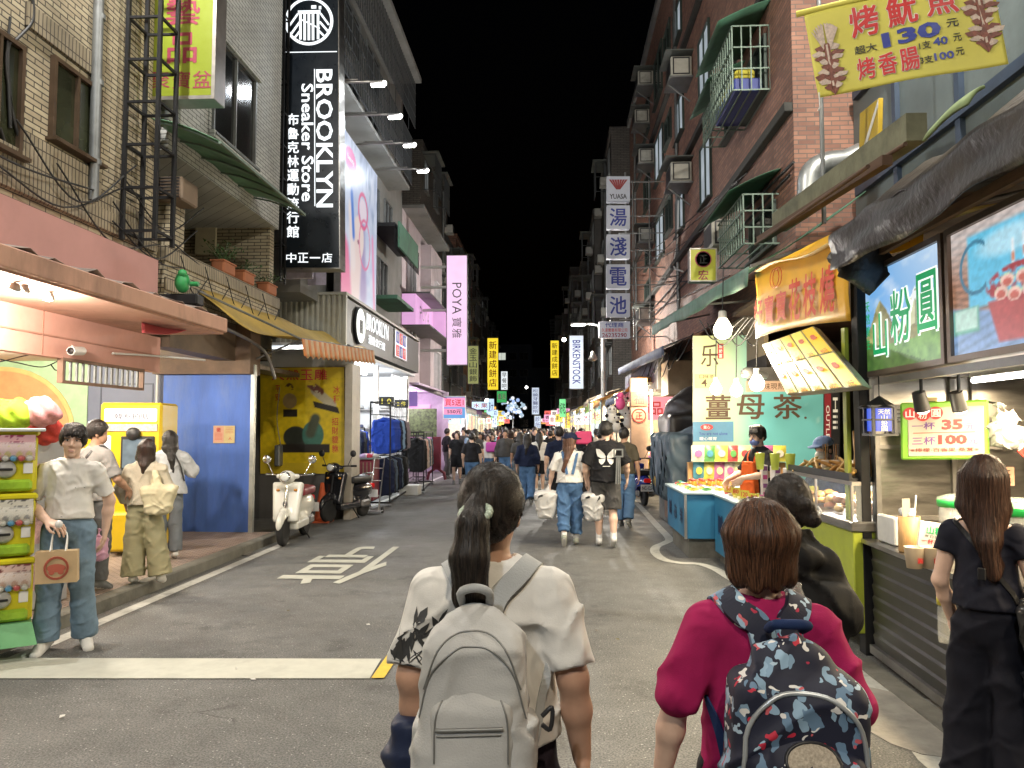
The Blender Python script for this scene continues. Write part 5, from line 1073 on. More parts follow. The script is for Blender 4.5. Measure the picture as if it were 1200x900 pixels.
m=MB();m.span((c[0]-9,165,0),(c[0]+1.5,175,20));m.span((c[0]+1.5,165.5,0),(c[0]+9,175,15));m.build('wall',mat('night_blue_wall',(.10,.12,.16),.9),b)
for r in range(5):
 for i in range(4):
  lit=(r==4 and i==1);window(b,front((c[0]-7.4+i*2.4,164.98,3+r*3.6)),1.7,1.5,pm=glow('far_lit_window',(.75,.8,.7),.8)if lit else GLASSD)
LITW=glow('lit_window_glass',(.72,.82,.9),.42,var=.25);DGF=mat('dark_green_frame',(.05,.07,.06),.5,.3)
b5=thing('apartment_building','red brown tiled walk-up building on the right behind the food stalls','building',(6,22,0));BX=3.5;BY0=at(930,150,X=BX).y
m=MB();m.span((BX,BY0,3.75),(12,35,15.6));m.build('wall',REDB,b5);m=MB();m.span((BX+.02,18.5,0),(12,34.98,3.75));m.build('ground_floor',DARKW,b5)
m=MB();m.span((BX-.12,BY0-.05,15.6),(12,35,15.9));m.build('parapet',GREYW,b5)
for z in(6.35,8.72,11.75):
 m=MB();m.span((BX-.13,BY0,z),(BX,35,z+.14),0,.01);m.build('ledge',mat('dark_ledge',(.05,.05,.045),.8,var=.3,dirt=.3),b5)
for q in((825,837,24,98),(825,837,160,232),(795,804,-8,33),(796,805,107,152),(795,804,227,268),(771,780,252,300),(771,780,150,203)):wpx(b5,BX-.004,*q,pm=LITW,fm=DGF)
for q in((783,790,18,52),(771,780,48,105),(783,790,128,160),(783,790,230,268),(758,764,110,150),(757,763,330,365),(757,764,200,240),(758,764,275,310)):wpx(b5,BX-.004,*q,fm=DGF)
ACC=mat('ac_beige',(.45,.44,.38),.6,var=.15,dirt=.5)
def aircon(par,px,py,X=BX,w=.85,h=.5,shelf=True,lab=None):
 p=at(px,py,X=X-.25);m=MB();m.span((X-.55,p.y-w/2,p.z-h/2),(X-.02,p.y+w/2,p.z+h/2),0,.02);o=m.build('air_conditioner',ACC,par)
 m=MB();m.frame(front((X-.29,p.y-w/2-.005,p.z)),.36,h-.12,.03,.01);m.span((X-.562,p.y-w/2+.06,p.z-h/2+.06),(X-.552,p.y+w/2-.06,p.z+h/2-.06));m.build('grille',BLACKP,o)
 if shelf:
  m=MB();m.span((X-.6,p.y-w/2-.05,p.z-h/2-.06),(X,p.y+w/2+.05,p.z-h/2-.02));m.bar((X-.55,p.y,p.z-h/2-.06),(X,p.y,p.z-h/2-.5),.03);m.build('shelf',GREYM,o)
  m=MB();m.span((X-.7,p.y-w/2-.15,p.z+h/2+.08),(X,p.y+w/2+.15,p.z+h/2+.11));m.build('cover',mat('grim_awning',(.10,.11,.10),.8,dirt=.5),o)
for px,py in((797,86),(797,207),(756,97),(757,187),(757,278),(752,141),(757,370)):aircon(b5,px,py)
def caged(par,px0,px1,py0,py1,X,depth,stuff=True):
 y0,y1=at(px1,300,X=X-depth).y,at(px0,300,X=X-depth).y;zt=at((px0+px1)/2,py0,X=X-depth).z;zb=at((px0+px1)/2,py1,X=X-depth).z;m=MB()
 y=y0
 while y<=y1+.01:m.bar((X-depth,y,zb),(X-depth,y,zt),.022);y+=.17
 for z in np.linspace(zb,zt,4):m.bar((X-depth,y0,z),(X-depth,y1,z),.025);m.bar((X,y0,z),(X-depth,y0,z),.022);m.bar((X,y1,z),(X-depth,y1,z),.022)
 for x in np.arange(X-depth,X,.15):m.bar((x,y0,zb),(x,y0,zt),.02);m.bar((x,y0,zb),(x,y1,zb),.02)
 o=m.build('window_cage',mat('green_grey_metal',(.16,.22,.18),.5,.3),par);m=MB()
 m.grid(lambda u,v:(X-(depth+.25)*v,y0-.15+(y1-y0+.3)*u,zt+.36-.34*v**1.3),6,8,thick=.01);m.build('shade',GREENA,par);window(par,westw((X-.004,(y0+y1)/2,(zb+zt)/2)),(y1-y0)*.8,(zt-zb)*.8,fm=DGF)
 if stuff:m=MB();m.span((X-depth+.05,y0+.1,zb+.03),(X-.1,y1-.1,zb+.25),0,.02);m.build('blue_basket',mat('blue_plastic',(.03,.05,.25),.5),par);m=MB();m.span((X-depth+.08,y0+.15,zb+.26),(X-.2,y1-.2,zb+.42),0,.03);m.build('yellow_cloth',mat('yellow_cloth',(.5,.45,.05),.8),par)
caged(b5,836,862,50,124,BX,.6);caged(b5,826,846,112,150,BX,.45,False);caged(b5,842,872,245,300,BX,.55,False)
aircon(b5,848,278,w=.8,shelf=False)
for px in(793,744):y=at(px,200,X=BX-.06).y;m=MB();m.tube([(BX-.06,y,5),(BX-.06,y,15.6)],.05,8);m.build('drain_pipe',GREYM,b5)
for k,q in enumerate((((930,190),(880,240),(820,300),(745,385)),((925,205),(860,275),(800,335),(742,395)))):cable('cable','black cable running along the red tiled building front',[at(x,y,X=BX-.06)for x,y in q],.02,group='cables along the red tiled building')
cable('cable','white pipe bent over the red tiled wall',[at(x,y,X=BX-.08)for x,y in((795,235),(794,280),(790,312),(800,318))],.025,mt=WHITEM)
p0,p1,p2=at(808,330,Y=13.5),at(840,330,Y=13.5),at(808,291,Y=13.5);M,w,h=AF(p0,p1,p2)
lightbox('shop_sign','olive yellow box sign with a ringed character under the red tiled wall',M,w,h,.2,mat('olive_sign',(.42,.42,.04),.4,emit=(.42,.42,.04),es=.15),ALU,[('disc','',MAROON,dict(x=.0,y=.1,r=.145)),('disc','',mat('lilac_ink',(.45,.35,.5)),dict(x=.0,y=.1,r=.125)),('row','正',INK,dict(cw=.17,ch=.17,y=.1,bold=.015,off=.006)),('row','宏',MAROON,dict(cw=.2,ch=.2,y=-.18,bold=.02))],rimw=.02)
SIGNG=mat('pale_grey_sign',(.50,.52,.58),.4,emit=(.5,.53,.62),es=.10,var=.05)
t=thing('shop_sign','stack of pale grey box signs with blue characters on a steel frame','sign',at(724,396,Y=24));k24=(at(738,300,Y=24).x-at(711,300,Y=24).x)/27
def bat(px0,px1,py0,py1,texts,t=t):
 p0,p1,p2=at(px0,py1,Y=24),at(px1,py1,Y=24),at(px0,py0,Y=24);M,w,h=AF(p0,p1,p2);m=MB();m.box((0,0,-.12),(w,h,.24),0,.01,M);m.frame(M,w-.05,h-.05,.03,.015);f=m.build('sign_box',SIGNG,t);m=MB();mats=[]
 for s_,mt,ww,hh,x,y,bo in texts:
  if mt not in mats:mats.append(mt)
  m.text(s_,M,w*ww,h*hh,mats.index(mt),bo,x=x*w,y=y*h,off=.006)
 m.build('lettering',mats,f);return M,w,h,f
M,w,h,f=bat(711,738,207,236,[('YUASA',INK,.75,.2,0,-.3,.02)])
m=MB()
for i in range(7):a=(i-3)/3;m.prism([(a*w*.36-.035,h*.38),(a*w*.36+.035,h*.38),(a*w*.07+.012,-.02*h),(a*w*.07-.012,-.02*h)],.004,M,0,.004)
m.build('fan_emblem',mat('dull_red_ink',(.35,.05,.05)),f)
for c_,a,b_ in zip('湯淺電池',(241,275,310,344),(268,303,338,371)):bat(711,738,a,b_,[(c_,BLUEI,.74,.78,0,0,.022)])
bat(702,738,377,396,[('代理商',BLUEI,.6,.3,0,.3,.02),('久達實業有限公司',REDI,.84,.24,0,-.02,.012),('26235290',MAROON,.8,.28,0,-.33,.02)])
m=MB();q=at(711,300,Y=24.1)
for x in(q.x+.12,q.x+.62):m.bar((x,24.3,4.6),(x,24.3,9.9),.05)
x0,x1=at(740,300,Y=24.2).x,at(765,300,Y=24.2).x
for x in(x0+.05,x1-.1):m.bar((x,24.2,4.5),(x,24.2,9.6),.03)
for z in np.arange(4.6,9.6,.55):m.bar((x0-.4,24.2,z),(BX,24.2,z),.03)
m.build('steel_frame',GREYM,t)
def street_lamp(lab,x,y,hgt,dx,p,col=(1,.95,.86),group=None):
 t=thing('street_lamp',lab,'street lamp',(x,y,0),0,group);m=MB();m.tube([(x,y,0),(x,y,hgt+.1)],[.09,.07],12);m.lathe([(.15,0),(.15,.1),(.09,.14)],(x,y,0));m.tube(smoothpath([(x,y,hgt-.5),(x+dx*.15,y,hgt-.1),(x+dx*.5,y,hgt+.02),(x+dx,y,hgt)],10),.035,8);m.build('pole',mat('grey_white_post',(.5,.52,.5),.4,.5,dirt=.5),t)
 m=MB();m.box((x+dx*1.15,y,hgt+.01),(abs(dx)*.75,.2,.07),0,.025);m.build('lamp_head',WHITEM,t);m=MB();m.box((x+dx*1.15,y,hgt-.03),(abs(dx)*.66,.16,.025),0,.008);m.build('lamp_glass',LED,t)
 lamp('street_light',(x+dx*1.15,y,hgt-.18),p,col,.08,t)
q=at(707,450,Y=27);street_lamp('white street lamp with a curved arm beneath the stacked grey signs',q.x,27,at(680,380,Y=27).z,-.75,1500)
street_lamp('street lamp standing behind the viewer by the stalls',2.6,-3.5,8.2,-1.5,1450,(1,.84,.62));street_lamp('street lamp standing behind the viewer by the toy arcade',-4.5,-6,8.2,1.5,1350,(.82,.92,1))
q=at(676,385,Y=26.8);m=MB();m.lathe([(.02,.35),(.06,.3),(.16,.1),(.16,.06),(.05,0)],q-Vector((0,0,.25)),14);o=m.build('bell_lamp',STEEL,None);tag(o,'unlit bell shaped lamp hanging below the street lamp arm','lamp');o.location.x=.55;o.location.z=-.9
for nm,x,y,z,sx,p,col in(('wall floodlight high on the grey cladding above the squid banner',4.2,6.6,8.8,-1,1500,(1,.93,.82)),('wall floodlight high on the beige tiled building above the pink shop',-4.9,6.2,9.0,1,1300,(1,.96,.9))):  # fill lamps added out of view to brighten the upper facades
 t=thing('added_fill_lamp',nm,'lamp',(x,y,z));m=MB();m.bar((x,y,z),(x+sx*.6,y,z+.1),.05);m.build('arm',GREYM,t);m=MB();m.box((x+sx*.65,y,z+.05),(.3,.3,.1),0,.02);m.build('housing',BLACKM,t);m=MB();m.box((x+sx*.65,y,z-.01),(.26,.26,.02));m.build('lens',LED,t);lamp('flood',(x+sx*.65,y,z-.12),p,col,.07,t)
b6=thing('shed','grey metal clad upper floor with ducts behind the yellow squid banner','building',(6,7,0));BLUEG=mat('blue_grey_cladding',(.14,.175,.18),.6,.2,var=.2,scale=1.5,dirt=.45)
m=MB();m.span((4.35,1,3.55),(9,BY0-.02,13));m.build('wall',BLUEG,b6)
m=MB();[m.span((4.29,y,3.6),(4.35,y+.1,13))for y in(4.5,5.6,6.9,8.2,9.7)];[m.span((4.27,1,z),(4.35,11,z+.12))for z in(5.0,6.4)];m.build('steel_bars',mat('blue_steel',(.05,.075,.12),.5,.3,dirt=.4),b6)
m=MB();m.grid(lambda u,v:(4.2-.05*abs(math.sin(60*u)),5.7+1.1*u,4.3+1.3*v),60,1,smooth=False);m.build('ribbed_shutter',STEELD,b6)
m=MB();m.span((3.7,4.7,4.35),(4.3,5.5,4.8),0,.02);m.tube(smoothpath([(4.0,5.9,5.3),(4.0,5.3,5.25),(4.0,4.95,5.0),(4.0,4.9,4.7)],12),.26,14);m.build('square_duct',mat('galvanised_duct',(.42,.44,.44),.4,.7,dirt=.4),b6)
m=MB();pp=[at(x,y,Y=10.2)for x,y in((948,235),(950,205),(966,192),(992,188),(1010,180))];m.tube(smoothpath(pp,16),.15,14);o=m.build('exhaust_duct',mat('galvanised_duct',(.42,.44,.44),.4,.7),None);tag(o,'shiny bent exhaust duct on the stall roof by the red tiled corner','duct')
p0,p1,p2=at(1007,180,Y=8.8),at(1029,165,Y=8.2),at(1008,133,Y=8.8);M,w,h=AF(p0,p1,p2);t=thing('warning_panel','yellow panel with black writing and a white stripe above the stall roof','sign',p0);m=MB();m.box((0,0,-.02),(w,h,.05),0,.005,M);m.build('panel',mat('yellow_panel',(.52,.36,.02),.5,dirt=.15),t);m=MB();m.column('注意安全',M,.05,.06,0,.02,x=-w*.25,y=.1);m.column('施工中',M,.05,.06,0,.02,x=w*.22,y=.14);m.prism([(-w*.3,-h*.5),(-w*.1,-h*.5),(w*.5,h*.28),(w*.5,h*.45)],.004,M,1,.007);m.build('lettering',[INK,WHITEI],t)
m=MB();p=at(965,230,Y=8.4);m.tube([(p.x,8.4,p.z-.3),(p.x,8.4,7)],.025);o=m.build('steel_pole',GREYM,None);tag(o,'thin upright steel pole by the corner of the yellow squid banner','pole')
t=thing('stall_roof','long mossy concrete and tin roof over the snack stalls on the right','roof',(3,8,3.7));g0,g1=at(1062,150,X=2.75),at(905,262,X=2.62)
m=MB();d_=(g1-g0);m.add([g0+Vector((0,0,-.1)),g1+Vector((0,0,-.1)),g1+Vector((0,0,.12)),g0+Vector((0,0,.12)),g0+Vector((.16,0,-.1)),g1+Vector((.16,0,-.1)),g1+Vector((.16,0,.12)),g0+Vector((.16,0,.12))],[(3,2,1,0),(4,5,6,7),(0,1,5,4),(1,2,6,5),(2,3,7,6),(3,0,4,7)]);m.build('gutter_beam',mat('mossy_concrete',(.16,.165,.11),.9,var=.35,scale=4,dirt=.6),t)
m=MB();m.span((2.85,1,3.5),(4.4,12.4,3.56));m.build('roof_sheet',mat('rusty_tin',(.12,.08,.06),.7,.3,var=.4,scale=2,dirt=.5),t)
m=MB();m.grid(lambda u,v:(2.78-.12*v,5.0+.6*u,3.92-.12*v*v+.02*math.sin(4*u)),8,4,thick=.02);m.build('green_cloth',mat('pale_green_cloth',(.22,.30,.14),.8,dirt=.4),t)
m=MB();[m.tube([a,b],.018)for a,b in((g0+Vector((-.3,0,-.3)),g1+Vector((-.2,0,-.25))),(g0+Vector((-.1,-.2,-.2)),g1+Vector((-.1,0,-.13))))];m.bar(g0+Vector((-.15,0,-.25)),g1+Vector((-.15,0,-.2)),.08);m.build('roof_battens',mat('dark_wood',(.09,.05,.03),.8,dirt=.4),t)
e0,e1=at(970,268,X=1.98),at(1200,112,X=2.02);TARP=mat('brown_grey_tarp',(.026,.022,.019),.45,var=.25,scale=2,bump=.9,bscale=22,dirt=.25)
t=thing('tarp_roof','brown grey tarpaulin roof over the dessert stall at the right edge','tarp',(2.6,4,3.2));m=MB();YA,YB=-3.0,e0.y
def tr(u,v):
 y=YA+(YB-YA)*u;x=3.7-(3.7-2.0)*v;z=3.50-.16*v-.26*max(0,v-.8)/.2+.02*math.sin(5*y+2*v)+.012*math.sin(17*y-6*v);return(x,y,z+.10*(1-u)*0)
m.grid(tr,70,16,thick=.006);m.build('sheet',TARP,t);m=MB();m.grid(lambda u,v:(1.99-.012*math.sin(math.pi*v)+.010*math.sin(88*u+5*v)+.014*math.sin(31*u-7*v)+.02*v,YA+(YB-YA)*u,3.10+.012*math.sin(50*u)-(.27+.02*math.sin(23*u))*v),90,8,thick=.006);m.build('valance',TARP,t)
m=MB();m.tube([(2.03,YA,3.06),(2.03,YB,3.06)],.022);[m.tube([(2.03,y,3.07),(3.7,y,3.44)],.018)for y in(-2,0,2,3.6,5.4)];m.build('poles',STEELD,t)
m=MB();m.bar((2.38,YA,3.0),(2.38,5.9,3.0),.04,.06);m.bar((2.9,YA,3.08),(2.9,5.9,3.08),.07);m.build('wooden_beams',mat('raw_wood',(.25,.15,.08),.75,var=.3,scale=5,stretch=(6,1,6)),t)
m=MB();c0=Vector((2.02,YB+.0,3.1));m.grid(lambda u,v:(2.02+.42*u+.03*math.sin(9*v),YB+.02+.05*math.sin(6*u+4*v),3.1+.14*u-(.52-.35*abs(u-.62))*v),10,10,thick=.006);m.build('hanging_flap',TARP,t)
t=thing('yellow_tarp','yellow tarpaulin stretched above the orange squid banner','tarp',(2.5,8,3.3));m=MB();a0,a1,a2,a3=at(884,318,X=2.2),at(985,278,X=2.2),Vector((3.4,6,3.45)),Vector((3.4,9.4,3.6))
m.grid(lambda u,v:(a0.lerp(a1,u)).lerp(a3.lerp(a2,u),v)+Vector((0,0,.03*math.sin(7*u+3*v))),16,8,thick=.006);m.build('sheet',mat('yellow_tarp',(.52,.40,.13)),t)
t=thing('awning','old green canvas awning beside the tea stall bulbs','awning',(2.4,14,3.5));m=MB();n0,n1,n2,n3=at(765,382,X=2.15),at(880,312,X=2.15),at(880,300,X=3.4),Vector((3.45,17.2,4.55))
m.grid(lambda u,v:(n0.lerp(n1,u)).lerp(n3.lerp(Vector((3.4,n1.y,4.3)),u),v)+Vector((0,0,-.05*math.sin(math.pi*v))),20,8,thick=.01);m.build('sheet',GREENA,t)
m=MB();m.grid(lambda u,v:n0.lerp(n1,u)+Vector((-.02+.02*math.sin(30*u)*v,0,-(.20+.02*math.sin(14*u))*v)),40,3,thick=.006);m.build('valance',mat('worn_green_canvas',(.10,.20,.16),.8,var=.3,scale=5,dirt=.5,dirtcol=(.22,.24,.2)),t)
m=MB();m.bar(n0,n0.lerp(n3,1)+Vector((0,0,-.3)),.035);m.bar(n1,Vector((3.4,n1.y,3.9)),.035);m.bar(n0.lerp(n1,.5),Vector((3.4,12.6,3.8)),.03);m.build('arms',STEELD,t)
m=MB();m.span((3.42,12.7,2.4),(3.49,18,3.74));o=m.build('cream_wall',mat('cream_ribbed',(.45,.36,.22),.7,dirt=.3),None);tag(o,'cream ribbed wall lit by the bulbs behind the green awning','wall')
t=thing('banner','yellow squid banner with red characters and prices hung above the stall roof','banner',at(958,113,Y=6.9));M,w,h=AF(at(959,114,Y=6.9),at(1182,74,Y=6.2),at(942,18,Y=6.9));BANY=mat('yellow_banner',(.60,.56,.10),.6,var=.07,scale=4,bump=.15,bscale=7)
def bz(x,y):return.018*math.sin(3.1*x+1.2)+.012*math.sin(7*x-3*y)+.01*math.sin(11*y+4*x)
m=MB();m.grid(lambda u,v:M@Vector(((u-.5)*w,(v-.5)*h,bz((u-.5)*w,(v-.5)*h))),50,24,thick=.004);cl=m.build('cloth',BANY,t)
def bent(mb):
 inv=M.inverted();out=[]
 for p in mb.v:q=inv@Vector(p);out.append(tuple(M@Vector((q.x,q.y,q.z+bz(q.x,q.y)+.004))))
 mb.v=out;return mb
WH=mat('white_ink',(.8,.8,.78));m=MB()
for i,c_ in enumerate('烤魷魚'):x=-w*.17+i*w*.205;m.text(c_,M,w*.165,h*.36,1,.055,x=x,y=h*.27+i*.015,off=.004);m.text(c_,M,w*.16,h*.35,0,.028,x=x,y=h*.27+i*.015,off=.008)
m.text('130',M,w*.31,h*.17,2,.045,x=w*.06,y=-.0*h,off=.004);m.text('超大',M,w*.125,h*.095,3,.02,x=-w*.19,y=-h*.04,off=.004);m.text('元',M,w*.06,h*.09,3,.02,x=w*.275,y=h*.03,off=.004)
for i,c_ in enumerate('烤香腸'):x=-w*.205+i*w*.118;m.text(c_,M,w*.105,h*.27,1,.05,x=x,y=-h*.27,off=.004);m.text(c_,M,w*.1,h*.26,0,.026,x=x,y=-h*.27,off=.008)
m.text('1支',M,w*.06,h*.085,3,.02,x=w*.12,y=-h*.15,off=.004);m.text('40',M,w*.075,h*.085,2,.03,x=w*.20,y=-h*.14,off=.004);m.text('元',M,w*.04,h*.08,3,.02,x=w*.285,y=-h*.13,off=.004)
m.text('3支',M,w*.065,h*.085,3,.02,x=w*.115,y=-h*.31,off=.004);m.text('100',M,w*.1,h*.085,2,.03,x=w*.205,y=-h*.30,off=.004);m.text('元',M,w*.04,h*.08,3,.02,x=w*.285,y=-h*.28,off=.004)
bent(m).build('lettering',[REDI,WH,BLUEI,INK],t)
SQ=mat('squid_brown',(.20,.07,.05),.6,var=.4,scale=30);SQL=mat('squid_pale',(.55,.45,.38),.6,var=.3,scale=30)
def squid(cx,cy,s):
 m=MB()
 q=random.Random(int(s*100)+int(cx*10));j_=lambda a:q.uniform(-a,a)*s
 for sg in(-1,1):
  for k in range(9):y=cy+s*(.13-.066*k)+j_(.01);x=s*(.13+.05*math.sin(k*1.3));m.prism([(cx+sg*s*.02,y),(cx+sg*x*.6,y+s*.05+j_(.012)),(cx+sg*(x+s*.03),y+s*.02+j_(.015)),(cx+sg*x,y-s*.025+j_(.01)),(cx+sg*s*.03,y-s*.035)],.002,M,(k+(sg>0))%2,.003+.0004*k)
  for k in range(0):y=cy+s*(.12-.10*k);m.prism([(cx+sg*s*.02,y),(cx+sg*s*(.16+.02*(k%2)),y+s*.06),(cx+sg*s*.17,y-s*.03),(cx+sg*s*.03,y-s*.06)],.002,M,k%2,.003)
  for k in range(5):a=sg*(.1+.16*k);m.prism([(cx+sg*.01,cy+s*.15),(cx+s*.38*math.sin(a)*.6-.008,cy+s*(.18+.3*math.cos(a))),(cx+s*.38*math.sin(a)*.6+.012,cy+s*(.18+.3*math.cos(a)-.03)),(cx+sg*.03,cy+s*.12)],.002,M,1,.0035+.0003*k)
 m.prism([(cx-s*.035,cy+s*.2),(cx+s*.035,cy+s*.2),(cx+s*.05,cy-s*.3),(cx+s*.07,cy-s*.42),(cx,cy-s*.52),(cx-s*.07,cy-s*.42),(cx-s*.05,cy-s*.3)],.002,M,0,.006);m.prism([(cx-s*.012,cy+s*.18),(cx+s*.012,cy+s*.18),(cx+s*.012,cy-s*.4),(cx-s*.012,cy-s*.4)],.002,M,1,.009)
 bent(m).build('squid_picture',[SQ,SQL],t)
squid(-w*.40,-h*.06,h*.86);squid(w*.42,h*.10,h*.86)
m=MB();tl,tr_=M@Vector((-w/2-.06,h/2+.03,-.01)),M@Vector((w/2+.05,h/2+.03,-.01));m.tube([tl,tr_],.028,10);m.build('roll_pole',BANY,t)
m=MB();m.tube([M@Vector((-w*.49,-h*.45,.01)),M@Vector((-w*.5,-h*.62,0)),M@Vector((-w*.515,-h*.66,.01))],.006);m.build('tie_string',WHITEI,t)
t=thing('banner','orange banner with red characters over the slanted menu lights','banner',at(890,395,X=2.3));M,w,h=AF(at(886,397,X=2.3),at(996,377,X=2.3),at(886,322,X=2.3));ORB=mat('orange_banner',(.80,.44,.02),.5,var=.12,scale=3,bump=.1,bscale=8)
m=MB();m.grid(lambda u,v:M@Vector(((u-.5)*w,(v-.5)*h+.04*math.sin(3*u),.012*math.sin(9*u)+.01*math.sin(8*v+5*u))),30,10,thick=.004);m.build('cloth',ORB,t)
m=MB();OR=mat('orange_red_ink',(.62,.05,.008))
for i,c_ in enumerate('好寶寶花枝燒'):cx=(-.42+.155*i)*w;m.text(c_,M,w*.125,h*(.42 if i<3 else.55),0,.03,x=cx,y=-h*.12+(.02 if i>2 else 0),off=.036)
m.build('lettering',OR,t)
m=MB();[m.tube([M@Vector((-w*.2+.16*math.cos(a)+(.1 if k else 0),h*.3+.1*math.sin(a),.03))for a in np.linspace(0,6.28,14)],.004,4)for k in(0,1)];m.build('cartoon_outline',OR,t)
t=thing('banner','smaller orange banner half hidden behind the hanging tarp flap','banner',at(1040,300,Y=7.5));M,w,h=AF(at(1000,308,Y=7.6),at(1082,288,Y=7.2),at(1000,258,Y=7.6));m=MB();m.box((0,0,0),(w,h,.01),0,0,M);m.build('cloth',ORB,t);m=MB();m.row('花枝',M,w*.36,h*.8,0,.02,off=.008);m.build('lettering',OR,t)
t=thing('menu_lightbox','slanted row of glowing yellow menu boards with food pictures','menu board',at(920,460,X=2.3));bl,br,tl=at(922,462,X=2.05),at(1012,452,X=2.05),at(893,404,X=2.3);M,w,h=AF(bl,br,tl);nx,ny=5,2
m=MB();cs=lambda a,b,z=0:M@Vector(((a-.5)*w,(b-.5)*h,z));m.add([cs(0,0,-.06),cs(1,0,-.06),cs(1,1,-.06),cs(0,1,-.06),cs(0,0),cs(1,0),cs(1,1),cs(0,1)],[(3,2,1,0),(4,5,6,7),(0,1,5,4),(1,2,6,5),(2,3,7,6),(3,0,4,7)]);m.build('case',STEEL,t)
MY=glow('menu_yellow',(1,.62,.005),.85);MC=glow('menu_cream',(1,.82,.12),.85);MR=mat('menu_food_red',(.5,.08,.03),.5,emit=(.5,.08,.03),es=.4);rnd=random.Random(8)
for i in range(nx):
 for j in range(ny):
  m=MB();x0,x1,y0,y1=i/nx+.012,(i+1)/nx-.012,j/ny+.012,(j+1)/ny-.012;k=(i+j)%2;m.add([cs(x0,y0,.006),cs(x1,y0,.006),cs(x1,y1,.006),cs(x0,y1,.006)],[(0,1,2,3)],0);cx,cy=(x0+x1)/2,(y0+y1)/2+.05
  for q in range(6):a=rnd.uniform(0,6);m.prism([((cx-.5)*w+.045*math.cos(b)*1.2+.03*math.cos(a),(cy-.5)*h+.035*math.sin(b)+.05*math.sin(a))for b in np.linspace(0,5.5,7)],.001,M,1,.008+.0006*q)
  [m.prism([((cx-.5)*w+.02*k+.05*math.cos(b),(cy-.5)*h-.02+.06*math.sin(b)*(1-.2*k))for b in np.linspace(0,5.9,9)],.001,M,1,.012+.001*k)for k in(-1,1)];m.text('%d元'%rnd.choice((40,60,80,100,120)),M,w*.1,h*.075,1,.02,x=(cx-.5)*w,y=(y0-.5)*h+.05,off=.009);m.build('menu_board',[MY if k else MC,MR],t)
t=thing('stall_sign','teal and yellow ginger tea sign board behind the tea stall vendor','sign',at(812,570,Y=12.3));M,w,h=AF(at(812,590,Y=12.3),at(984,590,Y=12.3),at(812,390,Y=12.3));kx=w/172.
def px_(x,y):return((x-898)*kx,(490-y)*kx)
m=MB();m.prism([px_(812,590),px_(984,590),px_(984,430),px_(876,430),px_(876,391),px_(812,391)],.03,M,0,-.035);m.build('board',STEELD,t)
def teal(u,v):
 im=np.ones(u.shape+(3,));a=np.clip((u-.12)/.35,0,1)[...,None];im=(1-a)*np.array((.66,.74,.38))+a*np.array((.16,.50,.52));n=fbm(u*5+2*v,v*5)[...,None];im=im*(.9+.2*n);return lay(im,(.45,.68,.66),soft(np.abs(np.sin(7*u+5*fbm(u*3,v*3)+4*v))-.02,.05)*.5*np.clip(u*2-.4,0,1))
def tealp(x0,x1,y0,y1,nm):
 (a,b),(c,d)=px_(x0,y1),px_(x1,y0);Mm=M@Matrix.Translation(((a+c)/2,(b+d)/2,0));return picture(nm,Mm,c-a,d-b,50,40,lambda u,v:teal((x0+(x1-x0)*u-812)/172,(590-y1+(y1-y0)*v)/200),PIC,t,z=.0)
tealp(812,876,391,455,'upper_print');tealp(812,984,455,590,'lower_print');BRN=mat('dark_brown_ink',(.10,.055,.03));m=MB()
for c_,x0,x1 in(('薑',827,857),('母',864,897),('茶',907,941)):a,b=px_((x0+x1)/2,477.5);m.text(c_,M,(x1-x0)*kx,30*kx,0,.022,x=a,y=b,off=.004)
a,b=px_(945,491);m.prism([(a+.02*math.cos(q),b+.02*math.sin(q))for q in np.linspace(0,5.8,10)],.003,M,0,.002);a,b=px_(832,415);m.text('乐',M,21*kx,27*kx,0,.012,x=a,y=b,off=.004);a,b=px_(845,410);m.box((a,b,.004),(7*kx,18*kx,.004),1,0,M);m.column('黑糖薑',M,5*kx,5.6*kx,2,.01,x=a,y=b,off=.008)
a,b=px_(826,446);m.box((a,b,.003),(24*kx,17*kx,.004),3,0,M);m.text('4',M,7*kx,9*kx,0,.01,x=a-.01,y=b-.03,off=.007);m.row('口味茶',M,6*kx,5*kx,0,.01,x=a+.03,y=b+.07,off=.007);a,b=px_(900,453);m.box((a,b,.003),(50*kx,13*kx,.004),4,0,M);m.text('古早味現熬',M,40*kx,8*kx,0,.01,x=a,y=b,off=.007)
a,b=px_(836,507);m.box((a,b,.004),(48*kx,24*kx,.008),5,0,M);m.prism([(a-.1+.1*math.cos(q),b+.07+.05*math.sin(q))for q in np.linspace(0,6,14)],.003,M,1,.008);m.text('薑心',M,8*kx,4*kx,2,.01,x=a-.1,y=b+.07,off=.012);m.text('You are not alone',M,34*kx,4*kx,6,.01,x=a,y=b-.03,off=.009);m.text('暖心暖胃',M,20*kx,4*kx,2,.01,x=a-.08,y=b-.11,off=.009)
m.build('lettering',[BRN,REDI,WHITEI,mat('pale_yellow_print',(.62,.62,.28)),mat('salmon_print',(.62,.42,.30)),mat('blue_print',(.10,.26,.42)),BLUEI],t)
t=thing('stall_sign','dark banner with red outlet lettering at the right of the ginger tea sign','sign',at(973,500,Y=12.2));M,w,h=AF(at(965,545,Y=12.15),at(984,545,Y=12.15),at(965,452,Y=12.15));m=MB();m.box((0,0,0),(w,h,.02),0,0,M);m.build('cloth',BLACKP,t);m=MB();m.box((-w*.25,0,.012),(w*.4,h*.8,.006),0,0,M);m.build('red_stripe',mat('dark_red_print',(.25,.02,.03)),t);m=MB();m.text('OUTLET',M@Matrix.Translation((-w*.25,0,0))@Matrix.Rotation(-math.pi/2,4,'Z'),h*.5,w*.22,0,.01,off=.017);m.text('Hiii',M@Matrix.Translation((w*.22,h*.15,0))@Matrix.Rotation(-math.pi/2,4,'Z'),h*.4,w*.3,0,.01,off=.012);m.build('lettering',WHITEI,t)
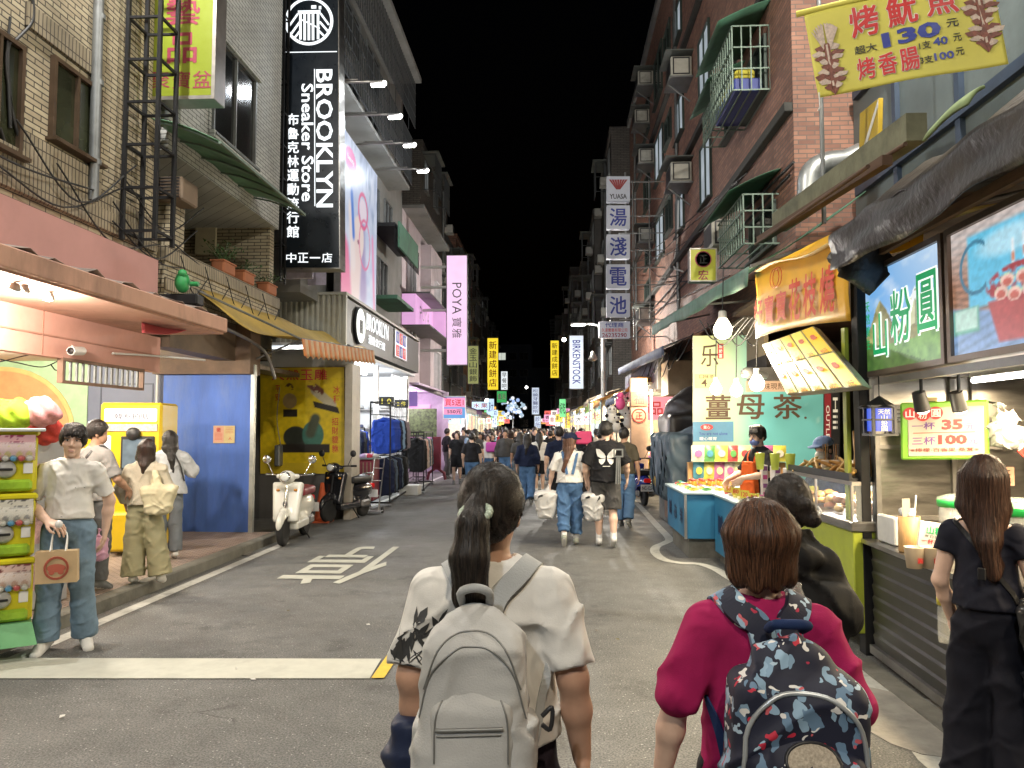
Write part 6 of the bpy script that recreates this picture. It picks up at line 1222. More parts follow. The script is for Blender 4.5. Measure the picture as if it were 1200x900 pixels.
BULB=glow('bulb_glass',(1,.88,.6),16,var=0)
def bulb(px,py,Y,r,lab,p=90,drop=.9,group=None):
 c=at(px,py,Y=Y);t=thing('light_bulb',lab,'lamp',c,0,group);m=MB();m.lathe([(r*.45,r*1.25),(r*.62,r*.95),(r*.98,r*.3),(r,0),(r*.85,-r*.55),(r*.5,-r*.87),(.0,-r)],c,18);m.build('bulb',BULB,t)
 m=MB();m.lathe([(r*.3,r*2.1),(r*.42,r*2.0),(r*.48,r*1.3),(r*.44,r*1.2)],c,14);m.build('socket',WHITEM,t);m=MB();m.tube([c+Vector((0,0,r*2)),c+Vector((.02,0,drop))],.008,5);m.build('cord',WIRE,t);lamp('bulb_light',c-Vector((0,0,r*1.15)),p,(1,.84,.60),r*.8,t)
bulb(847,387,9.6,.115,'large globe bulb hanging highest above the tea stall',240,.8);bulb(839,456,10.8,.08,'small bulb hanging left above the ginger character',110);bulb(863,458,10.4,.08,'small bulb hanging in the middle over the tea sign',110);bulb(887,450,9.9,.095,'globe bulb hanging right in front of the tea sign',100)
m=MB();p=at(876,437,Y=10.6);m.ball(p,(.1,.06,.08),10,6);m.tube([p,p+Vector((.3,.2,-.02))],.05,8);o=m.build('wrapped_pipe',mat('foil_wrap',(.5,.5,.48),.3,.8),None);tag(o,'foil wrapped pipe end among the tea stall bulbs','pipe')
TBL=mat('teal_blue_panel',(.03,.19,.36),.5,var=.12,scale=2,dirt=.25);xA=at(803,600,Y=10.3).x;xC=at(836,600,Y=10.3).x
t=thing('stall_table','blue panelled tea stall table with white edged top facing the street','table',(xA,11,0));m=MB();m.span((xA,10.3,.26),(2.7,11.9,.84),0,.008);m.build('panel',TBL,t);m=MB();m.span((xA-.03,10.27,.84),(2.75,11.95,.875),0,.008);m.build('table_top',mat('pale_blue_top',(.38,.5,.55),.5),t);m=MB();m.span((xA+.06,10.4,0),(2.6,11.8,.26));m.build('plinth',CONC,t);m=MB();M=westw((xA-.003,11.1,.56));[m.text(c_,M@Matrix.Translation((x,y,0))@Matrix.Rotation(-math.pi/2,4,'Z'),.22,.24,0,.02)for c_,x,y in(('茶',.5,-.02),('母',.0,-.02),('薑',-.45,.0))];m.build('lettering',mat('navy_ink',(.012,.03,.09)),t);m=MB();m.span((xA-.012,10.285,.26),(xA+.02,10.315,.86));m.build('corner_trim',ALU,t)
t=thing('stall_table','blue panelled tea stall table nearer the viewer with vertical lettering','table',(xC,9,0));m=MB();m.span((xC,7.6,.12),(2.75,10.22,.84),0,.008);m.build('panel',TBL,t);m=MB();m.span((xC-.03,7.55,.84),(2.8,10.25,.875),0,.008);m.build('table_top',mat('pale_blue_top',(.38,.5,.55)),t);m=MB();m.span((xC+.06,7.7,0),(2.6,10.2,.12));m.build('plinth',CONC,t);M=westw((xC-.003,9.3,.5));m=MB();[m.text(c_,M@Matrix.Translation((x,0,0))@Matrix.Rotation(-math.pi/2,4,'Z'),.26,.28,0,.02)for c_,x in(('薑',-.55),('母',-.1),('茶',.35))];m.build('lettering',MATS['navy_ink'],t)
PK=[mat('packet_%d'%i,c,.35,var=.25,scale=25)for i,c in enumerate(((.55,.48,.08),(.40,.06,.06),(.55,.5,.42),(.10,.28,.08),(.45,.12,.28),(.06,.22,.3),(.62,.58,.3)))]
def packet(mb,c,w,h,d,rz,mi,tilt=0.):
 M=Matrix.Translation(c)@Matrix.Rotation(rz,4,'Z')@Matrix.Rotation(tilt,4,'X');mb.grid(lambda u,v:((u-.5)*w,-d*math.sin(math.pi*u)*math.sin(math.pi*v),(v)*h),6,6,mi,M=M);mb.grid(lambda u,v:((.5-u)*w,d*.6*math.sin(math.pi*u)*math.sin(math.pi*v),v*h),6,6,mi,M=M)
PKN=('yellow','red','cream','green','pink','teal','pale yellow');rnd=random.Random(21)
_pk={}
def add_packet(c,w,h,rz,mi,where,tilt=0.,card=False):
 key=(mi,round(h,2),round(tilt,2));
 if key not in _pk:
  t=thing('snack_packet','','snack packet',(0,0,0),0,local=True);m=MB();packet(m,(0,0,0),w,h,.035,0,0,tilt);m.build('bag',PK[mi],t);m=MB();MM=Matrix.Rotation(tilt,4,'X');m.prism([(.28*w*math.cos(a),.22*h*math.sin(a))for a in np.linspace(0,5.9,12)],.002,MM@FR((0,-.038,h*.5),XP,ZP));m.build('label_print',PK[(mi+2)%7],t);_pk[key]=t;t['fresh']=1
 t=_pk[key]
 if t.get('fresh'):del t['fresh']
 else:t=dup(t,(0,0,0))
 t.location=c;t.rotation_euler=(0,0,rz);t['label']='%s snack packet %s'%(PKN[mi],where);t['group']='snack packets '+where
for i in range(8):add_packet((xA+.45+.17*i*.9,11.75,.95),.17,.26,0,(5,0,4,2,6,1,3,0)[i],'standing on the back rack of the tea stall')
m=MB();m.span((xA+.3,11.8,.875),(xA+1.75,11.9,1.2));m.span((xA+.3,11.68,.875),(xA+1.75,11.8,.945));o=m.build('snack_shelf',mat('orange_shelf',(.55,.30,.12),.6),None);tag(o,'orange shelf holding snack packets under the ginger tea sign','shelf')
for r in range(3):
 for i in range(8):add_packet((xA+.14+.17*r,10.42+i*.17,.885),.13,.05+.0*r,rnd.uniform(-.2,.2),(0,3,0,2,6,0,3,1)[(i+r)%8],'lying in rows on the blue tea table',tilt=-1.0)
for r in range(2):
 for i in range(9):add_packet((xC+.12+.2*r,7.9+i*.24,.885),.15,.06,rnd.uniform(-.2,.2),(2,0,6,3,2,6,0,2,1)[(i+r*2)%9],'lying in rows on the nearer tea table',tilt=-1.0)
for i in range(12):
 y=8.2+.17*i;x=xC+.38+.03*(i%3);nm='tall pink and white candy box standing on the tea stall table'
 if i==0:t=thing('candy_box',nm,'box',(x,y,.88),0,'candy boxes on the tea stall table',local=True);m=MB();m.box((0,0,.2),(.07,.05,.4),0,.004);m.build('carton',mat('white_carton',(.65,.6,.58),.5),t);m=MB();[m.box((0,-.027,.06+.1*q),(.05,.003,.05),q%2)for q in range(4)];m.build('print',[mat('magenta_print',(.45,.05,.2)),mat('purple_print',(.2,.06,.2))],t);cb0=t
 else:dup(cb0,(x,y,.88),rnd.uniform(-.2,.2))
for i in range(4):add_packet((xC+.55,8.0+.35*i,.885),.2,.24,-.4,(0,6,0,2)[i],'standing in front of the tea vendor')
t=thing('tea_cups','row of yellow green drink cups on the stall counter','cups',(2.6,7.5,.9));c=at(926,537,Y=7.7)
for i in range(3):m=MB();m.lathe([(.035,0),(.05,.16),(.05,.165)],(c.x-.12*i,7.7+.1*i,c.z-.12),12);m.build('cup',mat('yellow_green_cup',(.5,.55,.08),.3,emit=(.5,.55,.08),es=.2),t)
gx=2.26;ya,yb=at(998,560,X=gx).y,at(922,560,X=gx).y
t=thing('food_case','lit glass food case with fried snacks on a yellow green base','food case',(gx+.3,(ya+yb)/2,0));m=MB();m.span((gx,ya,.16),(gx+.75,yb,.92),0,.008);m.build('base',mat('lime_base',(.36,.42,.04),.5,dirt=.2),t)
m=MB();m.span((gx-.02,ya-.02,.92),(gx+.77,yb+.02,1.0),0,.01);m.build('steel_rim',STEEL,t);m=MB();m.span((gx,ya,1.0),(gx+.006,yb,1.27));m.span((gx+.006,ya,1.0),(gx+.7,ya+.006,1.27));m.build('glass',mat('thin_clear_glass',(.8,.85,.85),.05,var=0,alpha=.12),t)
m=MB();m.span((gx,ya,1.27),(gx+.7,yb,1.30));[m.bar((gx+.003,y,1.0),(gx+.003,y,1.27),.018)for y in(ya+.01,(ya+yb)/2,yb-.01)];m.build('frame',ALU,t);m=MB();m.span((gx+.68,ya,1.0),(gx+.7,yb,1.27));m.build('back_panel',glow('case_glow',(.95,1,.85),1.8),t)
m=MB();m.box((gx+.45,(ya+yb)/2,1.25),(.06,(yb-ya)*.9,.03),0,.006);m.build('tube',TUBE,t);lamp('case_light',(gx+.25,(ya+yb)/2,1.21),90,(1,.98,.9),.12,t)
m=MB();rnd=random.Random(4);[m.ball((gx+rnd.uniform(.08,.6),rnd.uniform(ya+.08,yb-.08),1.03+rnd.uniform(0,.09)),(rnd.uniform(.03,.06),rnd.uniform(.04,.08),.03),8,5,rnd.randrange(3))for _ in range(90)];f=m.build('fried_food',[mat('fried_a',(.45,.22,.05),.6),mat('fried_b',(.55,.33,.10),.6),mat('fried_c',(.35,.12,.04),.6)],t);f['kind']='stuff'
m=MB();M=westw((gx-.004,ya+.45,.55));m.text('be',M,.34,.16,0,.02,off=.004);m.row('花枝',westw((gx-.004,ya+1.1,.55)),.3,.3,0,.02,off=.004);m.build('lettering',WHITEI,t)
t=thing('food_tray','black tray heaped with skewers and fried squid sticks on the glass case','tray',(gx+.3,ya+.7,1.3));m=MB();m.span((gx+.02,ya+.05,1.302),(gx+.6,yb-.05,1.325));m.span((gx+.0,ya+.05,1.302),(gx+.02,yb-.05,1.36));m.build('tray',BLACKP,t);rnd=random.Random(9)
m=MB()
for i in range(60):y=rnd.uniform(ya+.1,yb-.1);x=gx+rnd.uniform(.08,.5);a=rnd.uniform(0,3);d=Vector((math.cos(a)*.1,math.sin(a)*.1,rnd.uniform(0,.06)));c=Vector((x,y,1.345+rnd.uniform(0,.06)));m.tube([c-d,c+d*.2+Vector((0,0,.01)),c+d],[.012,.018,.010],6,rnd.randrange(3))
f=m.build('fried_pile',[mat('fried_a',(.45,.22,.05)),mat('fried_b',(.55,.33,.10)),mat('fried_d',(.55,.45,.2),.6)],t);f['kind']='stuff'
m=MB()
for i in range(26):c=Vector((gx+.15+rnd.uniform(0,.3),ya+.1+rnd.uniform(0,.3),1.33));m.tube(smoothpath([c,c+Vector((rnd.uniform(-.04,.04),rnd.uniform(-.04,.04),.18)),c+Vector((rnd.uniform(-.07,.07),rnd.uniform(-.07,.07),rnd.uniform(.3,.46)))],6),[.012,.015,.018,.016,.018,.014,.008],6)
f=m.build('fried_stick_bundle',mat('fried_stick',(.42,.22,.05),.6,var=.3,scale=30),t);f['kind']='stuff'
m=MB();m.span((2.33,6.02,0),(2.40,6.14,2.95),0,.004);o=m.build('stall_post',BLACKM,None);tag(o,'black square post between the squid stall and the dessert stall','post')
m=MB();m.span((2.28,6.15,.2),(2.31,6.22,2.5));o=m.build('lime_strip',mat('lime_base',(.50,.56,.06)),None);tag(o,'narrow lime strip beside the black stall post','strip')
t=thing('dessert_stall','stainless steel dessert stall with a slatted front at the right edge','stall',(2.8,4.4,0));m=MB()
m.span((2.42,6.0,0),(4.6,6.05,2.4));m.span((4.5,0,0),(4.6,6.0,3.4));m.build('wall',STEEL,t)
m=MB();[m.span((x,5.965,.3),(x+.035,6.0,2.4))for x in(2.42,2.98,3.14,3.9)];[m.span((2.42,5.96,z),(4.5,6.0,z+.03))for z in(1.02,1.55,2.12)];m.build('wall_strips',STEELD,t)
xf0,xf1=2.36,2.20;m=MB();ST=mat('slat_dark_steel',(.095,.092,.085),.35,.7,var=.25,scale=3,dirt=.4)
for i in range(8):z=.1+i*.092;m.add([(xf0+.012,5.95,z),(xf1+.012,1.0,z),(xf1,1.0,z+.074),(xf0,5.95,z+.074),(xf0+.012,5.95,z+.092),(xf1+.012,1.0,z+.092),(xf0+.06,5.95,z),(xf0+.06,5.95,z+.092)],[(0,1,2,3)[::-1],(3,2,5,4)[::-1],(0,3,4,7,6)])
m.build('slat_front',ST,t);m=MB();m.add([(xf0-.02,5.97,.04),(xf1-.02,1.0,.04),(xf1-.02,1.0,.10),(xf0-.02,5.97,.10),(xf0+.02,5.97,.10),(xf1+.02,1.0,.10)],[(3,2,1,0),(4,5,2,3)]);m.build('bottom_rail',STEELD,t)
m=MB();m.add([(xf0-.05,6.0,.845),(xf1-.05,1.0,.845),(3.3,1.0,.845),(3.3,6.0,.845),(xf0-.05,6.0,.875),(xf1-.05,1.0,.875),(3.3,1.0,.875),(3.3,6.0,.875)],[(0,3,2,1)[::-1],(4,5,6,7),(0,1,5,4),(1,2,6,5),(2,3,7,6),(3,0,4,7)]);m.build('counter_top',STEEL,t)
def mountain(u,v):
 im=np.ones(u.shape+(3,))*np.array((.16,.42,.78));im=lay(im,(.80,.88,.92),np.clip((u-.25)*1.1*(v-.25),0,1)+np.clip(fbm(u*5,v*6)*2.4-1.25,0,1)*.8)
 r1=.38+.36*np.maximum(0,1-np.abs(u-.24)/.22)+.05*fbm(u*16,v*0+2)-.05;r2=.34+.38*np.maximum(0,1-np.abs(u-.70)/.24)+.06*fbm(u*18,v*0+5)-.04;tex=fbm(u*20,v*16)
 k=(v<r2);c=np.stack([.42+.35*tex,.44+.3*tex,.22+.3*tex],-1)*(1.05-.5*(u>.70))[...,None];im=np.where(k[...,None],c,im);im=np.where((k&(v>r2-.12)&(tex>.45))[...,None],np.array((.85,.88,.9)),im)
 k=(v<r1);c=np.stack([.50*tex+.12,.44*tex+.12,.16*tex+.05],-1)*(1.15-.45*(u>.24))[...,None];im=np.where(k[...,None],c,im)
 g=v<.22+.12*(u-.4)**2+.03*fbm(u*9,v*0);c=np.stack([.05+.22*tex,.16+.36*tex,.03+.08*tex],-1);im=np.where(g[...,None],c,im);k=v<.33-.4*u;im=np.where(k[...,None],c*.5,im);return im
def bowl(u,v):
 im=np.ones(u.shape+(3,))*np.array((.40,.24,.17));im=im*(.7+.6*np.abs(np.sin(60*(v+.25*u))))[...,None];im=lay(im,(.75,.78,.8),soft(v-.62+.0*u,.3)*.0+np.clip((v-.55)*1.6,0,.55));im=lay(im,(.30,.42,.60),soft(v-.28+.2*(u-.5),.03));im=im*(.85+.3*np.abs(np.sin(40*(v-.3*u))))[...,None]
 im=lay(im,(.22,.62,.80),soft(np.maximum(np.abs(u-.62)-.42,np.abs(v-.63)-.27)-.02,.03));im=lay(im,(.55,.80,.90),soft(ell(u,v,.60,.78,.3,.1),.6));im=lay(im,(.10,.30,.42),soft(np.abs(ell(u,v,.26,.66,.16,.2))-.08,.05)*(u<.36))
 for a,b in((.62,.68),(.72,.70),(.82,.68),(.92,.66)):im=lay(im,(.85,.9,.92),soft(segd(u,v,(a,b-.08),(a,b+.08),.012),.02));im=lay(im,(.75,.3,.15),soft(segd(u,v,(a,b-.06),(a,b-.02),.012),.02))
 im=lay(im,(.25,.55,.45),soft(np.maximum(np.abs(u-.14)-.14,np.abs(v-.26)-.1),.02));im=lay(im,(.60,.78,.70),soft(np.maximum(np.abs(u-.14)-.12,np.abs(v-.27)-.08),.02))
 im=lay(im,(.55,.16,.16),soft(np.maximum(np.abs(u-.72)-(.30+.3*(v-.2)),np.abs(v-.2)-.16),.02));n=fbm(u*26,v*26);im=lay(im,(.50,.10,.12),soft(ell(u,v,.72,.46,.36,.14),.1)*np.clip(n*4-1.2,0,1))
 for a,b in((.50,.40),(.62,.37),(.75,.38),(.88,.40),(.56,.48),(.70,.48),(.84,.50)):im=lay(im,(.85,.62,.55),soft(ell(u,v,a,b,.062,.05),.2));im=lay(im,(.62,.80,.55),soft(np.abs(ell(u,v,a,b,.062,.05))-.05,.1)*(v>b));im=lay(im,(.65,.22,.18),soft(ell(u,v,a,b-.01,.04,.03),.3))
 return im**1.35*(.75+.5*fbm(u*30,v*30))[...,None]
xb0,xb1=2.42,2.40;RIM=mat('brown_rim',(.22,.17,.13),.4,.6,var=.15)
p0,p1,p2,p3=at(1013,446,X=2.42),at(1114,436,X=2.42),at(1013,318,X=2.42),at(1201,428,X=2.42)
zt,zb=2.92,2.10
for nm,ya_,yb_,fn,lab in(('a',p0.y,p1.y+.02,mountain,'glowing mountain landscape sign with green dessert characters'),('b',p1.y-.02,3.72,bowl,'glowing dessert bowl picture sign at the right edge')):
 w,h=ya_-yb_,zt-zb;M=westw((2.42,(ya_+yb_)/2,(zt+zb)/2));t=thing('lightbox_sign',lab,'sign',M.translation);m=MB();m.box((0,0,-.06),(w,h,.11),0,.004,M);m.frame(M,w-.08,h-.08,.04,.03,0,-.004);m.build('case',RIM,t);picture('backlit_picture',M,w-.085,h-.085,90,70,fn,PICL,t,z=.004)
 if fn is mountain:
  m=MB();G1=mat('sign_green',(.01,.30,.10),.4,emit=(.01,.30,.10),es=.8);W1=glow('sign_white_soft',(.95,1,.95),1.1,var=0)
  for i,(c_,cy,hh)in enumerate((('山',-.14,.40),('粉',-.02,.46),('圓',.02,.48))):x=(-.235,.03,.325)[i]*w;ww=(.19,.25,.21)[i]*w;m.text(c_,M,ww*1.1,h*hh*1.08,1,.06,x=x,y=h*cy,off=.008);m.text(c_,M,ww,h*hh,0,.022,x=x,y=h*cy,off=.014)
  m.column('天然養生',M,w*.075,h*.115,0,.02,x=-w*.40,y=-h*.02,off=.014);m.build('lettering',[G1,W1],t)
t=thing('price_board','white price board with green rim showing prices 35 and 100','sign',at(1106,505,Y=5.7));M,w,h=AF(at(1056,539,Y=5.8),at(1160,538,Y=5.6),at(1055,472,Y=5.8));m=MB();m.box((0,0,-.015),(w,h,.03),0,.012,M);m.build('rim',mat('lime_green_rim',(.20,.48,.04),.4,var=.05),t);m=MB();m.box((.015*w,-.02*h,.003),(w*.86,h*.84,.008),0,.004,M);m.build('panel',mat('cream_panel',(.46,.41,.34),.5,var=.03),t)
m=MB();u_=w/104.;PUR=mat('purple_ink',(.16,.06,.28))
def pb(x,y):return((x-1107.5)*u_,(505.5-y)*u_)
for i,c_ in enumerate('山粉圓'):a,b=pb(1067+15.5*i,482+(2 if i==1 else 0));m.prism([(a+8.6*u_*math.cos(q),b+8.6*u_*math.sin(q))for q in np.linspace(0,6,22)],.004,M,0,.006+.001*i);m.text(c_,M,11*u_,11*u_,2,.02,x=a,y=b,off=.014)
for s_,x,y,ww,hh,mi,bo in(('一杯',1083,499,28,10,1,.02),('35',1117,498,25,14,0,.05),('元',1138,501,10,9,1,.015),('三杯',1083,519,28,11,1,.02),('100',1117,518,34,13,0,.05),('元',1141,520,10,9,1,.015),('※檸檬·百香果·桑葚※',1107,531.5,80,5.5,3,.012)):a,b=pb(x,y);m.text(s_,M,ww*u_,hh*u_,mi,bo,x=a,y=b,off=.009)
a,b=pb(1107,508.5);m.box((a,b,.009),(73*u_,.9*u_,.002),0,0,M);m.build('lettering',[REDI,PUR,WHITEI,mat('brown_red_ink',(.28,.06,.05))],t)
c=at(1031,492,Y=5.75);t=thing('hanging_lantern','black house shaped lantern with a glowing blue sign','lantern',c);k=5.75/900;m=MB();m.box(c,(30*k,26*k,2*k),0);m.lathe([(20*k*1.25,14*k),(17*k,17*k),(1.5*k,27*k)],c,4,0,None,False);m.box(c+Vector((0,0,-17*k)),(29*k,29*k,2.5*k));[m.box(c+Vector((a*12*k,b*12*k,-1*k)),(3.2*k,3.2*k,30*k))for a in(-1,1)for b in(-1,1)];m.box(c+Vector((0,0,15*k)),(32*k,32*k,3*k));m.build('frame',BLACKP,t);m=MB();m.box(c+Vector((0,-10*k,0)),(17*k,2*k,26*k),0);m.box(c+Vector((-10*k,0,0)),(2*k,17*k,26*k),0);m.build('glowing_panel',glow('lantern_blue',(.03,.10,.75),.9),t);m=MB();[m.text(s_,front(c+Vector((0,-11.3*k,y*k))),ww*k,6*k,0,.02)for s_,y,ww in(('天然',9,13),('山',2.5,7),('粉',-4,7),('圓',-10,7))];m.build('lettering',glow('lantern_letter',(1,.9,.6),1.1,var=0),t);m=MB();m.tube([c+Vector((0,0,27*k)),c+Vector((0,0,50*k))],.004,5);m.build('chain',BLACKM,t)
for i,(px,py,lab)in enumerate(((1080,470,'black track spotlight above the left part of the price board'),(1124,470,'black track spotlight above the right part of the price board'))):
 c=at(px,py,Y=5.3);t=thing('track_light',lab,'lamp',c);m=MB();m.tube([c+Vector((-.02,0,.06)),c+Vector((.02,.03,-.06))],[.042,.05],14);m.tube([c+Vector((-.0,0,.05)),c+Vector((-.01,-.02,.2))],.012);m.build('housing',BLACKP,t);m=MB();m.tube([c+Vector((.02,.03,-.06)),c+Vector((.022,.033,-.066))],.042,14);m.build('lens',glow('spot_lens',(1,.9,.7),4),t);lamp('track_glow',c+Vector((.03,.05,-.12)),2.5,(1,.84,.6),.04,t)
for i,(a,b,lab)in enumerate((((2.75,5.2,2.02),(2.75,3.9,2.02),'long white tube lamp under the picture signs'),((3.35,5.5,2.05),(3.35,4.6,2.05),'short white tube lamp farther inside the dessert stall'),((2.75,3.3,2.05),(2.75,2.0,2.05),'white tube lamp of the dessert stall beyond the right edge'))):
 t=thing('tube_lamp',lab,'lamp',a);m=MB();m.tube([a,b],.018,10);m.build('tube',TUBE,t);m=MB();m.bar(Vector(a)+Vector((0,0,.035)),Vector(b)+Vector((0,0,.035)),.05,.03);m.build('housing',WHITEM,t);mid=(Vector(a)+Vector(b))/2;lamp('tube_light',mid-Vector((0,0,.05)),95,(1,.78,.48),.2,t,'AREA',(0,0,0),1.2)
m=MB();m.bar((2.44,6.0,2.06),(2.44,1.5,2.06),.05);m.bar((3.0,6.0,2.1),(3.0,1.5,2.1),.04);m.bar((2.44,5.3,2.07),(4.5,5.3,2.07),.035);o=m.build('light_rail',STEELD,None);tag(o,'steel rails carrying the lamps of the dessert stall','rail')
def put(name,lab,cat,c,fn,group=None):
 t=thing(name,lab,cat,c,0,group);fn(t,Vector(c));return t
BAMB=mat('bamboo',(.50,.30,.12),.5,var=.2,scale=20,stretch=(4,4,.6));CREAMC=mat('cream_cup',(.62,.50,.36),.5,var=.05);CLEARP=mat('clear_plastic',(.85,.88,.86),.12,var=0,alpha=.28);FOAMW=mat('white_plastic',(.7,.7,.68),.4)
zc=.876
def _straws(t,c):
 m=MB();m.lathe([(.065,0),(.07,.01),(.07,.24),(.062,.24),(.06,.02)],c,18);m.build('bamboo_cup',BAMB,t);m=MB();r=random.Random(2);[m.ball(c+Vector((r.uniform(-.04,.04),r.uniform(-.04,.04),.25+r.uniform(0,.03))),.025,8,5)for _ in range(10)];m.build('wrapped_spoons',mat('clear_wrap',(.6,.6,.6),.15),t);m=MB();m.tube([c+Vector((.02,0,.1)),c+Vector((.05,0,.38))],.006,6);m.build('straw',WHITEI,t);m=MB();m.box(c+Vector((-.03,-.03,.3)),(.05,.004,.12));m.build('paper',mat('cream_panel',(.75,.68,.58)),t)
c=at(1066,632,Y=5.35);put('spoon_cup','bamboo cup full of wrapped spoons on the steel counter','cup',(c.x,c.y,zc),_straws)
def _card(t,c):
 M=front(c+Vector((0,0,.12)))@Matrix.Rotation(-.15,4,'Z');m=MB();m.box((0,0,0),(.19,.24,.012),0,.003,M);m.build('card',mat('white_card',(.72,.70,.66)),t);m=MB();m.text('山粉',M,.1,.05,0,.02,y=.07,off=.008);m.text('一杯35元',M,.15,.03,1,.02,y=-.0,off=.008);m.text('三杯100',M,.15,.03,1,.02,y=-.045,off=.008);m.text('每日現做',M,.12,.02,2,.01,y=.03,off=.008);m.build('lettering',[mat('sign_green',(.01,.3,.1)),REDI,INK],t)
c=at(1093,622,Y=5.0);put('menu_card','small white menu card leaning behind the paper cups','card',(c.x,c.y,zc),_card)
def _cup(t,c):m=MB();m.lathe([(.042,0),(.055,.12),(.058,.125),(.052,.125),(.04,.01)],c,18);m.build('cup',CREAMC,t);m=MB();m.text('圓',front(c+Vector((.01,-.052,.05))),.03,.03,0,.02,off=.004);m.build('print',REDI,t)
for i,(px,lab)in enumerate(((1071,'cream paper cup at the left of the pair on the counter'),(1090,'cream paper cup at the right of the pair on the counter'))):c=at(px,645,Y=4.75);put('paper_cup',lab,'cup',(c.x,c.y,zc),_cup)
def _tub(r,hh):
 def f(t,c):
  m=MB();m.lathe([(r*.9,0),(r,.02),(r,hh),(r*.97,hh),(r*.96,.03)],c,28);m.build('tub',CLEARP,t);m=MB();m.lathe([(r*1.05,hh-.01),(r*1.06,hh+.03),(r*.6,hh+.05),(.01,hh+.055)],c,28);m.build('lid',CLEARP,t);m=MB();m.lathe([(r*1.06,hh-.03),(r*1.07,hh-.005),(r*1.07,hh+.012),(r*1.02,hh+.014)],c,28);m.build('green_rim',mat('green_rim',(.02,.45,.08),.35),t);m=MB();m.lathe([(r*.88,.01),(r*.93,.03),(r*.93,hh*.62),(.01,hh*.62)],c,24);m.build('dessert',mat('pale_dessert',(.55,.42,.32),.4),t)
 return f
c=at(1118,640,Y=5.3);put('plastic_tub','clear tub with green rim behind the menu card','tub',(c.x+.05,c.y,zc),_tub(.13,.34));c=at(1200,660,Y=4.3);put('plastic_tub','larger clear tub with green rim beside the woman in black','tub',(c.x,c.y,zc),_tub(.19,.40))
m=MB();c=at(1185,640,Y=4.0);m.lathe([(.10,0),(.11,.1),(.1,.11)],(c.x+.1,3.75,zc),20);o=m.build('bowl_stack',FOAMW,None);tag(o,'white bowl on the counter beside the large tub','bowl')
m=MB();c=at(1042,628,Y=5.75);m.box((c.x,c.y,zc+.1),(.05,.3,.2),0,.01,M=None);o=m.build('napkin_box',FOAMW,None);tag(o,'white napkin box against the steel wall left of the bamboo cup','box');o.rotation_euler=(0,0,0)
t=thing('plastic_bags','bunch of white carrier bags hanging beside the price board','bags',at(1178,500,Y=5.6));c=t.location;s_=SDF(.03);s_.rbox((c.x,c.y,c.z-.07),(.075,.03,.05),.03,taper=-.15).ell((c.x-.03,c.y,c.z+.05),(.055,.04,.05)).ell((c.x+.05,c.y,c.z+.06),(.04,.035,.06)).cap((c.x-.04,c.y,c.z+.08),(c.x-.05,c.y,c.z+.16),.025,.012).cap((c.x+.03,c.y,c.z+.08),(c.x-.02,c.y,c.z+.15),.02,.012);sdf_obj('bags',s_,mat('white_bag_plastic',(.46,.45,.43),.35),t,.01,disp=folds(.014,2.8,1));m=MB();m.tube([(c.x,c.y+.05,c.z+.16),(c.x,c.y+.35,c.z+.2)],.008);m.build('hook',STEEL,t)
p=at(1203,522,Y=5.7);t=thing('paper_ornament','red diamond paper ornament at the right edge of the steel wall','ornament',p);M=front(p);m=MB();m.prism([(0,.11),(.11,0),(0,-.11),(-.11,0)],.006,M);m.build('paper',mat('red_paper',(.5,.04,.03),.6),t);m=MB();m.text('春',M,.1,.1,0,.02,off=.009);m.build('lettering',INK,t)
t=thing('bottle','clear bottle with a yellow cap hung on the slatted stall front','bottle',(2.2,4.3,.5));c=at(1107,725,Y=4.15);m=MB();m.lathe([(.03,-.12),(.033,-.1),(.033,.05),(.026,.07)],c,12);m.build('bottle',CLEARP,t);m=MB();m.lathe([(.035,.07),(.035,.11),(.01,.112)],c,12);m.build('cap',mat('yellow_cap',(.65,.55,.03),.4),t)
def wheel(mb_t,mb_r,c,r,wd,M=None):
 Mx=(M or Matrix.Identity(4))@FR(c,YP,ZP)
 prof=[(r*.62,-wd*.4),(r*.80,-wd*.5),(r*.95,-wd*.38),(r,0),(r*.95,wd*.38),(r*.80,wd*.5),(r*.62,wd*.4)];mb_t.lathe(prof,(0,0,0),26,0,Mx)
 mb_r.lathe([(r*.63,-wd*.25),(r*.63,wd*.25)],(0,0,0),22,0,Mx)
 for k in range(5):a=2*math.pi*k/5;mb_r.bar(Mx@Vector((0,0,wd*.3)),Mx@Vector((r*.6*math.cos(a),r*.6*math.sin(a),wd*.3)),.025,.02)
